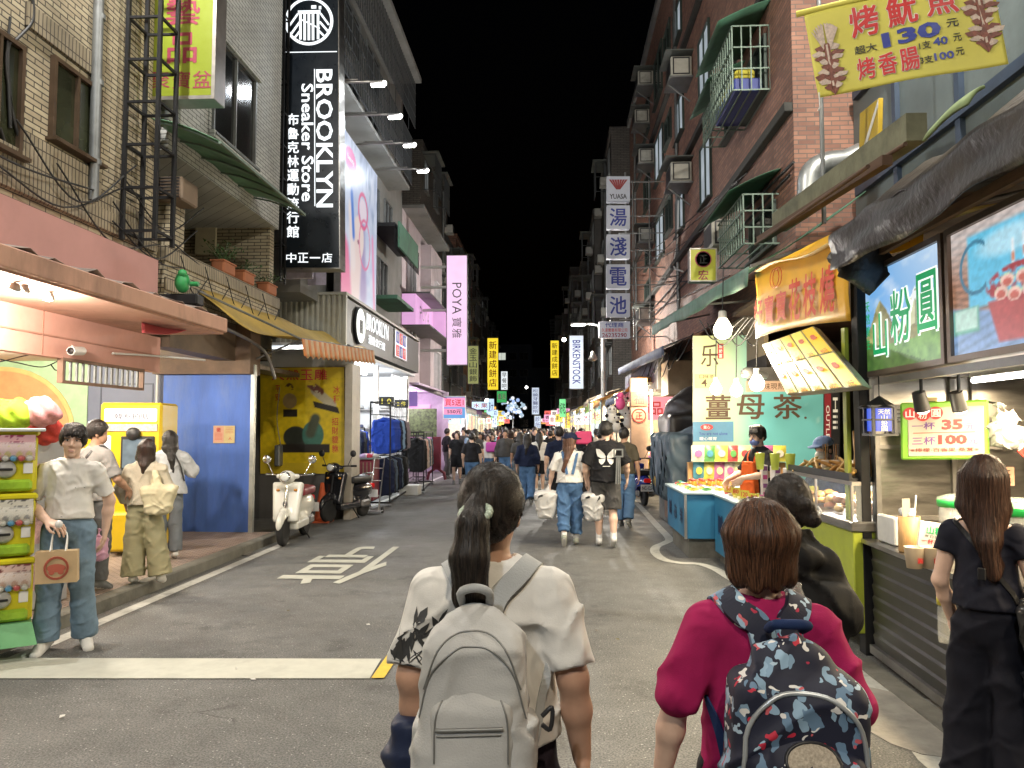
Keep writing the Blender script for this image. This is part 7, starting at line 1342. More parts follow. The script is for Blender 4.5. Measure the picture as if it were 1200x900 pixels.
def scooter(lab,pos,rz,paint,seatm,H=1.,plate=None,retro=True,group=None):
 0
 t=thing('scooter',lab,'scooter',(pos[0],pos[1],0),rz,group,local=True);RIMM=CHROME if retro else BLACKM
 for nm,y in(('front_wheel',.62),('rear_wheel',-.55)):
  a,b=MB(),MB();wheel(a,b,(0,y,.23),.23,.10);o=a.build(nm,RUBBER,t);b.build('rim',RIMM,o)
 b=SDF(.03);b.rbox((0,.44,.62),(.17,.025,.26),.035,rotx(.22),taper=-.12).ell((0,.44,.86),(.15,.06,.07));b.cap((0,.50,.45),(0,.62,.50),.07,.06);b.rbox((0,.12,.27),(.14,.30,.03),.03)
 b.ell((0,-.42,.52),(.16,.42,.19)).cap((0,-.18,.35),(0,-.5,.42),.14,.15);b.ell((0,-.55,.22),(.2,.27,.27),op='s',k=.01)
 sdf_obj('body_panels',b,paint,t,.014)
 f=SDF(.015);f.ell((0,.62,.32),(.085,.27,.21)).ell((0,.62,.19),(.2,.255,.25),op='s',k=.01);sdf_obj('front_fender',f,paint,t,.012)
 s=SDF(.03);s.rbox((0,-.30,.735),(.11,.30,.02),.045).ell((0,-.5,.76),(.12,.12,.06));sdf_obj('seat',s,seatm,t,.014)
 h=SDF(.02);h.ell((0,.47,.99),(.12,.12,.10)).cap((-.14,.42,1.0),(.14,.42,1.0),.035);sdf_obj('handlebar_cover',h,paint,t,.012)
 m=MB();m.tube(smoothpath([(-.36,.30,1.02),(-.2,.40,1.02),(0,.42,1.0),(.2,.40,1.02),(.36,.30,1.02)],12),.013,8);m.tube([(0,.46,.95),(0,.60,.30)],.022);m.build('handlebar',CHROME if retro else BLACKM,t)
 for x in(-.34,.34):
  m=MB();m.tube([(x*.82,.335,1.02),(x*1.08,.275,1.02)],.02);m.build('grip',RUBBER,t)
  m=MB();m.tube([(x*.7,.37,1.03),(x*.95,.36,1.2)],.007,6);m.lathe([(.01,-.015),(.06,-.008),(.065,.004),(.05,.012)],(0,0,0),16,0,FR((x*1.0,.36,1.25),XP,ZP));m.build('mirror',BLACKP if not retro else CHROME,t)
 m=MB();m.lathe([(.078,-.02),(.08,.02),(.07,.035)],(0,0,0),20,0,FR((0,.57,1.0),-XP,ZP));o=m.build('headlight',CHROME,t);m=MB();m.ball((0,.605,1.0),(.062,.02,.062));m.build('lens',mat('headlight_glass',(.7,.72,.7),.08,coat=.5),o)
 for x in(-.13,.13):m=MB();m.ball((x,.47,.80),(.03,.03,.022),10,6);m.build('turn_signal',mat('amber_lens',(.55,.22,.03),.15),t)
 m=MB();m.box((0,-.86,.58),(.16,.05,.09),0,.02);m.build('tail_light',mat('red_lens',(.5,.01,.01),.15,emit=(.5,.01,.01),es=.3),t)
 m=MB();m.box((0,-.87,.42),(.30,.012,.15),0,.003,Matrix.Translation((0,0,0)));p=m.build('licence_plate',mat('plate_white',(.7,.7,.7),.4),t)
 m=MB();m.text(plate or 'NQ-5273',front((0,-.877,.42)),.24,.08,0,.02);m.build('plate_digits',INK,p)
 m=MB();m.tube([(.16,-.2,.2),(.17,-.5,.24),(.17,-.82,.30)],[.03,.045,.04],10);m.box((-.12,-.45,.27),(.07,.3,.14),0,.03);m.build('engine_and_exhaust',STEELD,t)
 m=MB();m.tube([(-.1,-.05,.2),(-.2,-.1,.02)],.012,6);m.tube([(.1,-.05,.2),(.16,-.1,.06)],.012,6);m.build('kickstands',BLACKM,t)
 if retro:m=MB();m.prism([(.035*math.cos(a),.045*math.sin(a))for a in np.linspace(0,5.9,14)],.01,FR((0,.545,.60),-XP,Vector((0,-.2,1))));m.build('badge',BLACKP,t)
 else:
  m=MB();m.tube(smoothpath([(-.1,-.55,.75),(-.1,-.8,.82),(.1,-.8,.82),(.1,-.55,.75)],10),.014,6);m.build('grab_rail',CHROME,t)
 return t
WPAINT=mat('cream_white_paint',(.68,.67,.60),.25,coat=.5,var=.04);KPAINT=mat('black_paint',(.012,.012,.014),.22,coat=.6,var=.1);BPAINT=mat('blue_paint',(.015,.03,.22),.25,coat=.5,var=.1);REDSEAT=mat('dark_red_seat',(.20,.02,.03),.4,var=.1);KSEAT=mat('black_seat',(.015,.015,.016),.5)
q=at(327,640,Z=0);scooter('cream white retro scooter with dark red seat parked by the jade poster',(q.x+.02,q.y+.62),math.pi+.06,WPAINT,REDSEAT)
q=at(395,600,Z=.1);scooter('black scooter parked between the orange cone and the clothes racks',(q.x+.28,q.y-.3),math.pi-.30,KPAINT,KSEAT,retro=False)
q=at(534,552,Z=.1);scooter('black scooter seen from behind with red tail light near the far racks',(q.x,q.y+.3),-.25,KPAINT,KSEAT,retro=False,plate='NKP-208')
q=at(748,587,Z=.1);scooter('blue black scooter seen from behind beside the covered stall',(q.x+.05,q.y+.4),.12,BPAINT,KSEAT,retro=False,plate='NC-1231')
t=thing('covered_cart','stall cart covered with a draped blue grey tarpaulin beside the blue scooter','cart',(2.6,14,0));TC=mat('slate_tarp',(.085,.125,.165),.55,var=.35,scale=2.5,bump=.3,bscale=8,dirt=.3,dirtcol=(.2,.23,.25));q0=at(757,560,Y=15.2).x
s=SDF(.06);s.rbox((q0+.85,14.2,1.05),(.62,1.15,.45),.12).ell((q0+.9,13.9,1.45),(.5,.8,.32)).cap((q0+.5,13.1,.95),(q0+1.1,13.0,.75),.16,.2);sdf_obj('tarp',s,TC,t,.03,disp=lambda x,y,z:.045*np.sin(7*x+9*y+5*z+2*np.sin(4*z+3*y))*np.clip(1.8-z,.3,1)+.02*np.sin(19*y-11*z+3*np.sin(8*x)))
m=MB();m.span((q0+.25,13.1,0),(q0+1.4,15.2,.62),0,.02);m.build('cart_body',mat('dirty_grey_panel',(.2,.2,.19),.7,dirt=.6),t);m=MB();m.span((q0+.23,13.6,.12),(q0+.25,14.3,.56));m.build('side_picture',mat('faded_print',(.35,.22,.16),.6,var=.5,scale=6),t)
m=MB();m.tube(smoothpath([(q0+.45,12.9,.8),(q0+.4,12.7,1.15),(q0+.75,12.6,1.2),(q0+.9,12.75,.9)],12),.015,6);m.build('handle',CHROME,t)
s=SDF(.05);s.rbox((q0+.75,12.75,.88),(.2,.15,.12),.06).ell((q0+.7,12.7,1.02),(.14,.12,.08));o=sdf_obj('shopping_bags',s,mat('red_clear_plastic',(.38,.10,.10),.25,var=.5,scale=9),None,.02,disp=folds(.02,2,2));tag(o,'pile of red and clear plastic bags at the end of the covered cart','bags')
s=SDF(.1);s.ell((q0+1.3,15.6,2.05),(.85,.8,.55)).rbox((q0+1.3,15.6,1.0),(.8,.7,.9),.1);o=sdf_obj('covered_stack',s,mat('brown_black_cover',(.028,.022,.02),.4,var=.3),None,.05,disp=lambda x,y,z:.02*np.sin(9*x+6*z+3*y));tag(o,'tall dark rounded stack under a cover behind the blue grey tarpaulin','covered stack')
LIME=mat('lime_plastic',(.62,.56,.02),.3,var=.06);LIMED=mat('green_clear_plastic',(.30,.50,.04),.2,var=.35,scale=6);CYAN=mat('teal_blue_plastic',(.02,.20,.32),.3);WIN=mat('clear_dome',(.9,.9,.85),.08,var=0,alpha=.22)
rnd=random.Random(14)
def capsule(lab,x,y,z,rz,lime,seed):
 r=random.Random(seed);t=thing('capsule_machine',lab,'toy machine',(x,y,z),rz,'capsule toy machines by the kerb',local=True);A=LIME if lime else CYAN
 m=MB();m.box((0,.02,.22),(.31,.30,.44),0,.03);m.box((0,-.14,.455),(.33,.08,.05),0,.015);m.build('body',A,t)
 m=MB();m.box((0,-.145,.065),(.25,.05,.085),0,.02);m.build('capsule_tray',LIMED,t)
 m=MB();m.lathe([(.062,0),(.066,.02),(.05,.035),(.02,.05)],(0,0,0),20,0,FR((-.045,-.13,.185),XP,ZP));o=m.build('turn_dial',mat('dial_grey',(.4,.4,.38),.35),t);m=MB();m.box((0,0,.055),(.09,.018,.016),0,.004,FR((-.045,-.13,.185),XP,ZP));m.build('handle',BLACKP,o)
 m=MB();m.box((.095,-.135,.19),(.06,.01,.08),0,.003);m.build('price_label',WHITEI,t)
 m=MB();m.grid(lambda u,v:(-.14+.28*u,-.13-.10*math.sin(math.pi*min(1,v*1.15)),.245+.19*v),8,8,thick=.003);m.build('window',WIN,t)
 cs_=[((.75,.55,.5),(.2,.05,.05)),((.7,.68,.6),(.08,.08,.08)),((.75,.45,.5),(.3,.02,.1)),((.5,.62,.7),(.05,.1,.3))][seed%4]
 def card(u,v):im=np.ones(u.shape+(3,))*np.array(cs_[0]);n=fbm(u*7+seed,v*6);im=lay(im,cs_[1],((n>.55)&(v>.62)).astype(float));return lay(im,[(.55,.25,.15),(.15,.15,.18),(.6,.5,.1)][seed%3],(np.hypot((u*4%1)-.5,(v*2.2%1)-.5)<.3).astype(float)*(v<.6))
 picture('display_card',FR((0,-.165,.345),XP,Vector((0,-.2,1))),.27,.19,26,18,card,PIC,t);m=MB()
 for k in range(5):m.ball((-.1+.05*k,-.165,.265),.024,10,7,k%3)
 m.build('capsules',[mat('capsule_a',(.55,.12,.12),.25),mat('capsule_b',(.55,.55,.5),.25),mat('capsule_c',(.1,.3,.5),.25)],t)
rw=('bottom','middle','top');xs_=at(24,745,Y=5.65).x-.09
for c_ in range(2):
 for r in range(3):
  capsule('%s capsule toy machine in the %s row %s'%('lime yellow' if c_==0 else 'teal blue',rw[r],'nearest the street corner of the stack' if c_==0 else 'at the left edge of the picture'),xs_-.35*c_*.75,5.62-.35*c_*.65,.27+.475*r,.65,c_==0,c_*3+r)
t=thing('machine_stand','green and teal stand with a white top board holding the capsule machines','stand',(xs_,5.6,.12),.65,local=True);m=MB();m.add([(-.62,-.22,0),(.2,-.22,0),(.2,.22,0),(-.62,.22,0),(-.58,-.17,.16),(.165,-.17,.16),(.165,.2,.16),(-.58,.2,.16)],[(3,2,1,0),(4,5,6,7),(0,1,5,4),(1,2,6,5),(2,3,7,6),(3,0,4,7)]);m.build('base',mat('pale_green_plastic',(.18,.45,.22),.3),t);m=MB();m.box((-.2,0,1.575),(.82,.40,.025),0,.006);m.build('top_board',mat('pale_board',(.6,.62,.6),.4),t)
def plush(lab,c,col,r,seed):
 rr=random.Random(seed);s=SDF(.03);s.ell(c,(r,r*.8,r*.75))
 for i in range(16):a=rr.uniform(0,6.28);b=rr.uniform(-.3,1.2);s.ell((c[0]+r*.75*math.cos(a)*math.cos(b),c[1]+r*.6*math.sin(a)*math.cos(b),c[2]+r*.65*math.sin(b)),(r*.3,)*3)
 o=sdf_obj('plush_toy',s,mat('plush_'+lab.split()[0],col,.9,var=.25,scale=25,bump=.3,bscale=80),None,.014,disp=lambda x,y,z:.008*np.sin(60*x+40*z));tag(o,lab,'plush toy')
c=at(14,487,Y=6.3);plush('lime green plush heap above the capsule machines',c,(.38,.60,.03),.17,1);c=at(47,484,Y=6.4);plush('pink knitted plush on the shelf behind the capsule machines',c,(.62,.28,.30),.16,2);c=at(50,505,Y=6.6);plush('red plush partly hidden below the pink one',c,(.5,.05,.04),.17,3)
p=at(45,560,Y=6.8);t=thing('toy_shelf','low grey display shelf of toys behind the capsule machines','shelf',(p.x-.3,7,.12));m=MB();m.span((p.x-.9,6.2,.13),(p.x+.18,7.0,1.62),0,.01);m.build('cabinet',mat('grey_cabinet',(.35,.35,.36),.5),t);m=MB();[m.span((p.x+.181,6.3,z),(p.x+.19,6.9,z+.3))for z in(.3,.7,1.1)];m.build('shelf_fronts',mat('toy_card',(.5,.3,.3),.5,var=.6,scale=12),t)
YB_=mat('booth_yellow',(.66,.46,.015),.35,var=.05);BW=glow('booth_white',(1,.98,.93),1.6,var=0)
c=at(152,652,Z=.12);t=thing('photo_booth','yellow photo printing machine with a glowing white header beside the blue wall','photo machine',(c.x-.14,c.y+.2,.12),.10,local=True);m=MB();m.box((0,.25,1.0),(.78,.55,1.84),0,.03);m.box((.08,-.12,.30),(.5,.25,.48),0,.03);m.build('body',YB_,t)
m=MB();m.box((0,-.03,1.76),(.66,.03,.17),0,.012);m.box((-.29,-.03,1.25),(.10,.03,.5),0,.012);m.build('light_panel',BW,t);m=MB();m.row('韓系拍貼',front((0.02,-.047,1.745)),.11,.085,0,.012);m.build('lettering',mat('grey_ink',(.09,.07,.09)),t)
m=MB();m.box((.0,-.03,1.60),(.68,.015,.09),0,.003);m.build('notice_strip',mat('pale_strip',(.6,.55,.5),.5,var=.4,scale=40),t);m=MB();m.box((.1,-.03,1.26),(.42,.03,.46),0,.01);s_=m.build('screen_bezel',BLACKP,t);m=MB();m.box((.1,-.048,1.27),(.36,.006,.36));m.build('screen',glow('screen_glow',(.25,.32,.36),.7,var=.3,scale=9),s_)
m=MB();m.lathe([(.085,0),(.085,.04),(.05,.07)],(0,0,0),20,0,FR((.05,-.035,1.52),XP,ZP));m.build('camera_lens',BLACKP,t);m=MB();m.box((.15,-.25,.38),(.12,.01,.08),0,.003);m.box((.12,-.25,.30),(.08,.012,.03));m.build('coin_slot',BLACKP,t);m=MB();m.box((-.2,-.02,.7),(.05,.012,.22),0,.003);m.build('side_label',mat('pink_label',(.6,.35,.2),.5),t)
for x in(-.33,.33):m=MB();m.lathe([(.04,-.02),(.04,.02)],(0,0,0),12,0,FR((x,.1,.045),YP,ZP));m.build('caster',RUBBER,t)
t=thing('photo_booth','second yellow photo machine half hidden behind the man in grey','photo machine',(c.x-1.05,c.y+1.0,.12),.05,local=True);m=MB();m.box((0,.25,.75),(.7,.5,1.45),0,.03);m.build('body',YB_,t);m=MB();m.box((.12,-.01,1.28),(.36,.012,.12),0,.003);m.build('sign_panel',mat('grey_label',(.5,.48,.5),.5),t);m=MB();m.text('韓系',front((.12,-.02,1.36)),.14,.07,0,.02);m.build('lettering',INK,t)
WTEE=cloth('white_cotton',(.72,.70,.66));DEN=cloth('light_denim',(.17,.25,.33),var=.3,scale=5);DENB=cloth('blue_denim',(.08,.16,.30),var=.25,scale=6);SHW=mat('white_shoe',(.68,.67,.64),.6,bump=.1,bscale=200);SOLE=mat('shoe_sole',(.72,.71,.68),.5);SHG=mat('grey_green_shoe',(.32,.34,.28),.7)
BLK=cloth('black_cotton',(.014,.014,.016));NVY=cloth('navy_cotton',(.012,.018,.045));GRY=cloth('grey_cotton',(.30,.29,.28));OLV=cloth('olive_twill',(.30,.28,.17));KHK=cloth('grey_brown_cotton',(.085,.075,.062));CRM=cloth('cream_knit',(.50,.45,.35),bump=.4,bscale=90);HOOD=cloth('pale_hoodie',(.48,.50,.52));MAG=cloth('magenta_knit',(.33,.012,.085),var=.15);DGR=cloth('dark_grey_cotton',(.07,.068,.066));SOCK=cloth('white_sock',(.72,.71,.70))
walk=lambda a,b=0.:dict(kneeR=(.095,.10*a+.03,.50),ankR=(.09,-.02+.26*a,.085+max(0,-a)*.10),kneeL=(-.095,-.08*a+.03,.49),ankL=(-.09,-.02-.24*a,.085+max(0,a)*.12),footR=(0,1,-.28-.5*max(0,-a)),footL=(0,1,-.28-.9*max(0,a)))
def ear(hp):pass
pony=[]
def _pony(c,hp,Hd,s):
 a=hp(-.012,-.125,.035);c.ell(a,(.035*s,.03*s,.03*s));pts=[a,a+np.array((-.006,-.035,-.035)),a+np.array((-.012,-.05,-.12)),a+np.array((-.012,-.03,-.22)),a+np.array((-.004,-.015,-.305))];c.chain(pts,[.024,.034,.042,.038,.010],sx=1.15,k=.015)
W1P=(-.175,2.13)
r1,J1,P1,hp1,Hd1,s1=person('woman with a black ponytail, white T-shirt and pale grey backpack nearest the camera',W1P,.03,1.585,build=1.10,wide=1.06,top=(WTEE,.88,.93,.024,dict(slv=1.3,fold=.008,hipw=1.04)),bottom=(cloth('dark_purple_shorts',(.022,.016,.024)),1.3,.11,.105,dict(waist=1.0)),shoes=(SHW,SOLE),hair=('pony',HAIR,dict(extra=(_pony,),thick=.02,h=.006,st=.0026,fr=55)),skin=SKIN,head=(-.22,.06,0),h=.009,fine_hands=True,pose=dict(elbL=(-.210,-.05,1.10),wriL=(-.20,.02,.87),elbR=(.222,-.05,1.10),wriR=(.25,.0,.865)),hands=dict(L=((0.05,.05,-1),(-1,.1,0),-1,.9)))
bs=bvh_of(P1['top'])
m=MB();rnd=random.Random(6);SL=J1['shoL'];EL=J1['elbL']
def leafpoly(cx,cz,l,w_,a):return[(cx+l*t*math.cos(a)-w_*math.sin(math.pi*(t+.02))*sg*math.sin(a),cz+l*t*math.sin(a)+w_*math.sin(math.pi*(t+.02))*sg*math.cos(a))for sg,ts in((1,(0,.3,.6,1)),(-1,(.7,.35)))for t in ts]
pol=[]
for i in range(26):f=rnd.uniform(.38,.95);c_=SL+(EL-SL)*f;pol.append(leafpoly(c_[0]+rnd.uniform(-.065,.07),c_[2]+rnd.uniform(-.03,.03),rnd.uniform(.03,.085),rnd.uniform(.004,.012),rnd.uniform(.6,2.6)))
for i in range(8):c_=SL+(EL-SL)*.98;pol.append(leafpoly(c_[0]-.07+.02*i,c_[2]+rnd.uniform(-.012,.02),.05,.014,rnd.uniform(-.3,.4)))
decal(m,bs,pol,(0,0,0),off=.003);m.build('sleeve_print',INK,r1)
a=hp1(-.012,-.128,.035);m=MB()
for k in range(18):an=2*math.pi*k/18;m.ball((a[0]+.036*math.cos(an),a[1]-.022+.022*math.sin(an),a[2]-.010+.020*math.cos(an*1)*.2+.018*math.sin(an)),.011,8,6)
m.build('hair_tie',mat('pale_green_beads',(.42,.50,.40),.35,var=.25,scale=60),r1)
m=MB();w_=J1['wriL'];m.tube([w_+np.array((.031*math.cos(t),.033*math.sin(t),.022+.006*math.cos(t)))for t in np.linspace(0,6.28,18)],.005,6);m.build('bracelet',BLACKP,r1)
_tie=Vector(hp1(-.012,-.125,.035))
def _fl(c):return(_tie-c)if(c.y>_tie.y+.012 and c.z>_tie.z-.12)else Vector((0,0,-1))
loose_hair(P1['hair'],r1,STR_K,2600,.10,_fl,3)
def place_like(r,name,label,cat):return thing(name,label,cat,tuple(r.location),r.rotation_euler.z,local=True)
GBP=mat('pale_grey_nylon',(.47,.465,.45),.6,var=.1,scale=6,bump=.2,bscale=240,wrinkle=.6);GBP2=mat('grey_webbing',(.40,.41,.41),.7,var=.08,bump=.2,bscale=220);ZIP=mat('zip_grey',(.22,.22,.21),.4,.3)
t=place_like(r1,'backpack','pale grey backpack with front pocket and side pockets on the nearest woman','backpack');by=-.205;bz_=1.035;bx=-.03
s=SDF(.03);s.rbox((bx,by,bz_-.02),(.082,.05,.15),.05,taper=.12).ell((bx,by+.01,bz_+.15),(.088,.07,.08)).rbox((bx,by,bz_-.125),(.105,.05,.03),.042)
sdf_obj('main_compartment',s,GBP,t,.007,disp=folds(.004,.9,3));s=SDF(.02);s.rbox((bx+.0,by-.072,bz_-.075),(.068,.012,.075),.032).ell((bx,by-.068,bz_+.02),(.078,.033,.06));fp=sdf_obj('front_pocket',s,GBP,t,.007,disp=folds(.0025,1.1,8))
for x in(-1,1):s=SDF(.02);s.rbox((bx+x*.118,by,bz_-.12),(.012,.045,.07),.02,rotz(0));sdf_obj('side_pocket',s,GBP,t,.009,disp=folds(.005,1.5,x))
bb=bvh_of(fp);bm_=bvh_of([c for c in t.children if c.name.startswith('main')][0])
def zipline(b,pts,nm='zip',r=.0024,mt=ZIP,n=28,off=.002):
 P=[]
 for p in smoothpath(pts,n):c,nn,i,d=b.ray_cast(Vector((p[0],-.9,p[2])),Vector((0,1,0)));P.append((c if c is not None else b.find_nearest(Vector(p))[0])+Vector((0,-off,0)))
 m=MB();m.tube(P,r,6);return m.build(nm,mt,t)
zipline(bb,[(bx-0.086,-.3,bz_-0.106),(bx-0.082,-.3,bz_+0.000),(bx-0.049,-.3,bz_+0.053),(bx,-.3,bz_+0.066),(bx+0.049,-.3,bz_+0.053),(bx+0.082,-.3,bz_),(bx+0.086,-.3,bz_-0.106)]);zipline(bb,[(bx-0.082,-.3,bz_-0.031),(bx+0.074,-.3,bz_-0.025)],r=.005);zipline(bb,[(bx-0.080,-.3,bz_-0.044),(bx+0.070,-.3,bz_-0.038)],'pocket_zip')
zipline(bm_,[(bx-0.127,-.3,bz_-0.018),(bx-0.098,-.3,bz_+0.088),(bx-0.041,-.3,bz_+0.145),(bx,-.3,bz_+0.154),(bx+0.049,-.3,bz_+0.145),(bx+0.098,-.3,bz_+0.088),(bx+0.127,-.3,bz_-0.018)]);zipline(bm_,[(bx-0.115,-.3,bz_+0.053),(bx-0.074,-.3,bz_+0.154),(bx,-.3,bz_+0.185),(bx+0.074,-.3,bz_+0.154),(bx+0.115,-.3,bz_+0.053)],'upper_zip')
m=MB();m.tube(smoothpath([(bx-.032,by+.05,bz_+.215),(bx-.035,by-.0,bz_+.26),(bx,by-.015,bz_+.275),(bx+.035,by-.0,bz_+.26),(bx+.032,by+.05,bz_+.215)],14),.011,8);m.build('top_handle',GBP2,t);m=MB();m.box((bx+.0,by-.125,bz_-.135),(.022,.004,.026),0,.004);m.build('logo_patch',GBP2,t)
m=MB();m.tube(smoothpath([(bx+.165,by-.02,bz_-.03),(bx+.19,by-.02,bz_-.01),(bx+.185,by-.02,bz_-.06),(bx+.165,by-.02,bz_-.05)],12),.006,6);m.build('black_buckle',BLACKP,t)
for x in(-1,1):
 S=J1['shoL' if x<0 else 'shoR'];ribbon('shoulder_strap',[(bx+x*.035,by+.05,bz_+.185),(bx+(S[0]*.66-bx)*.42,-.13,bz_+.24),(bx+(S[0]*.67-bx)*.78,-.10,S[2]+.055),(S[0]*.68,-.03,S[2]+.08),(S[0]*.70,.08,S[2]+.02),(S[0]*.72,.15,S[2]-.12)],.054,.012,GBP2,t,bs,.005,36)
 ribbon('lower_strap',[(bx+x*.15,by+.05,bz_-.18),(S[0]*.95,-.14,1.0),(S[0]*1.0,-.06,1.08),(S[0]*.92,.08,1.16)],.024,.005,GBP2,t,bs,.006,20)
t=place_like(r1,'jacket','dark navy quilted jacket hanging over the left arm of the nearest woman','jacket');wl=J1['wriL'];s=SDF(.04);s.rbox((wl[0]+.02,wl[1]-.02,wl[2]-.08),(.045,.07,.16),.04).cap((wl[0]-.03,wl[1]-.03,wl[2]+.03),(wl[0]+.10,wl[1]-.05,wl[2]+.07),.045,.05).cap((wl[0]-.06,wl[1]-.06,wl[2]-.0),(wl[0]+.02,wl[1]-.06,wl[2]+.03),.03);sdf_obj('quilted_cloth',s,cloth('navy_quilt',(.018,.026,.06),.5),t,.009,disp=lambda x,y,z:.010*np.abs(np.sin(38*z+9*y))*1.-.005)
t=place_like(r1,'shopping_bag','ochre paper carrier bag hanging below the navy jacket','bag');m=MB();[m.tube(smoothpath([(wl[0]-.05+d,wl[1]-.02,wl[2]-.30),(wl[0]-.01+d,wl[1]-.02,wl[2]-.11),(wl[0]+.0+d,wl[1]-.02,wl[2]-.10),(wl[0]+.03+d,wl[1]-.02,wl[2]-.30)],12),.008,6)for d in(0,-.02)];m.build('handle',mat('ochre_strap',(.45,.30,.06),.7),t);m=MB();m.box((wl[0]-.02,wl[1]-.02,wl[2]-.42),(.28,.1,.26),0,.008);m.build('bag',mat('ochre_paper',(.52,.38,.12),.7),t)
W2P=(.54,2.1)
r2,J2,P2,hp2,Hd2,s2=person('woman with short brown hair in a magenta top wearing a patterned backpack',W2P,-.04,1.495,build=1.05,wide=1.0,top=(MAG,{'L':1.05,'R':1.55},.80,.015,dict(slv=.5,fold=.008)),bottom=(BLK,1.9,.08,.09),shoes=(SHW,SOLE),hair=('bob',HAIRB,dict(h=.007,thick=.022,st=.0028,fr=50)),skin=SKINL,head=(-.06,.10,0),h=.009,pose=dict(elbR=(.25,-.05,1.115),wriR=(.20,.15,1.03),elbL=(-.25,-.04,1.12),wriL=(-.29,.02,.87)))
bs2=bvh_of(P2['top'])
def doodle():
 m=bpy.data.materials.new('doodle_print_fabric');m.use_nodes=True;nt=m.node_tree;b=nt.nodes['Principled BSDF'];L=nt.links.new;tc=_n(nt,'ShaderNodeTexCoord');base=(.008,.010,.028,1);cur=None
 for i,(sc,st,d0,th,wv,cols)in enumerate(((34,(1,.3,.55),.42,.30,.5,((.22,.34,.46),(.28,.42,.55),(.13,.22,.33))),(44,(.6,.3,1),.32,.24,.6,((.75,.73,.70),(.4,.52,.62),(.75,.73,.70))),(40,(1,.3,.9),.30,.20,.7,((.50,.02,.05),(.55,.10,.12),(.45,.02,.06))))):
  nz=_n(nt,'ShaderNodeTexNoise');nz.inputs['Scale'].default_value=34;nz.inputs['Detail'].default_value=1;L(tc.outputs['Object'],nz.inputs[0])
  vm=_n(nt,'ShaderNodeVectorMath',operation='MULTIPLY_ADD');vm.inputs[1].default_value=(.045*wv*2,.0,.045*wv*2);L(nz.outputs['Color'],vm.inputs[0]);L(tc.outputs['Object'],vm.inputs[2])
  mp=_n(nt,'ShaderNodeMapping');mp.inputs['Scale'].default_value=st;mp.inputs['Location'].default_value=(i*3.3,0,i*1.7);mp.inputs['Rotation'].default_value=(0,.5*i,0);L(vm.outputs[0],mp.inputs[0])
  v=_n(nt,'ShaderNodeTexVoronoi');v.inputs['Scale'].default_value=sc;L(mp.outputs[0],v.inputs[0]);lt=_n(nt,'ShaderNodeMath',operation='LESS_THAN');lt.inputs[1].default_value=d0;L(v.outputs['Distance'],lt.inputs[0])
  sc_=_n(nt,'ShaderNodeSeparateColor');L(v.outputs['Color'],sc_.inputs[0]);gt=_n(nt,'ShaderNodeMath',operation='LESS_THAN');gt.inputs[1].default_value=(.80,.5,.30)[i];L(sc_.outputs[0],gt.inputs[0]);mu=_n(nt,'ShaderNodeMath',operation='MULTIPLY');L(lt.outputs[0],mu.inputs[0]);L(gt.outputs[0],mu.inputs[1])
  cr=_n(nt,'ShaderNodeValToRGB');cr.color_ramp.interpolation='CONSTANT';cr.color_ramp.elements[0].color=(*cols[0],1);cr.color_ramp.elements[1].position=.4;cr.color_ramp.elements[1].color=(*cols[1],1);e=cr.color_ramp.elements.new(.7);e.color=(*cols[2],1);L(sc_.outputs[1],cr.inputs[0])
  mx=_n(nt,'ShaderNodeMix',data_type='RGBA');L(mu.outputs[0],mx.inputs[0])
  if cur is None:mx.inputs[6].default_value=base
  else:L(cur,mx.inputs[6])
  L(cr.outputs[0],mx.inputs[7]);cur=mx.outputs[2]
 L(cur,b.inputs['Base Color']);b.inputs['Roughness'].default_value=.7;return m
DOO=doodle();t=place_like(r2,'backpack','navy backpack covered in blue white and red doodles on the woman in magenta','backpack');by=-.205;bz_=.97;bx=.03
s=SDF(.03);s.rbox((bx,by,bz_-.06),(.108,.05,.17),.052,taper=.06).ell((bx,by+.01,bz_+.15),(.105,.07,.09));mc_=sdf_obj('main_compartment',s,DOO,t,.008,disp=folds(.008,.9,5));s=SDF(.02);s.rbox((bx,by-.07,bz_-.13),(.095,.02,.10),.04).ell((bx,by-.07,bz_-.02),(.105,.048,.07));fp=sdf_obj('front_pocket',s,DOO,t,.008,disp=folds(.006,1.1,2));bb=bvh_of(fp);bm_=bvh_of(mc_);CZ=mat('silver_zip',(.45,.48,.5),.35,.5)
zipline(bm_,[(bx-.14,-.3,bz_-.10),(bx-.125,-.3,bz_+.05),(bx-.07,-.3,bz_+.12),(bx,-.3,bz_+.135),(bx+.07,-.3,bz_+.12),(bx+.125,-.3,bz_+.05),(bx+.14,-.3,bz_-.10)],r=.006,mt=CZ);zipline(bb,[(bx-.09,-.3,bz_-.08),(bx,-.3,bz_-.125),(bx+.09,-.3,bz_-.145)],r=.006,mt=CZ)
m=MB();V=[]
for k in range(20):an=2*math.pi*k/20;V.append((bx+.01+.055*math.cos(an),bz_-.005+.035*math.sin(an)))
decal(m,bb,[V],(0,0,0),off=.004);m.build('mesh_window',mat('beige_mesh',(.42,.36,.28),.7,var=.4,scale=160),t);zipline(bb,[(bx+.01+.058*math.cos(a_),-.3,bz_-.005+.037*math.sin(a_))for a_ in np.linspace(0,6.28,12)],'window_piping',.004,BLACKP)
m=MB();m.tube(smoothpath([(bx-.04,by+.06,bz_+.24),(bx-.035,by,bz_+.265),(bx+.035,by,bz_+.265),(bx+.04,by+.06,bz_+.24)],12),.012,8);m.build('top_handle',cloth('navy_webbing',(.015,.03,.09)),t)
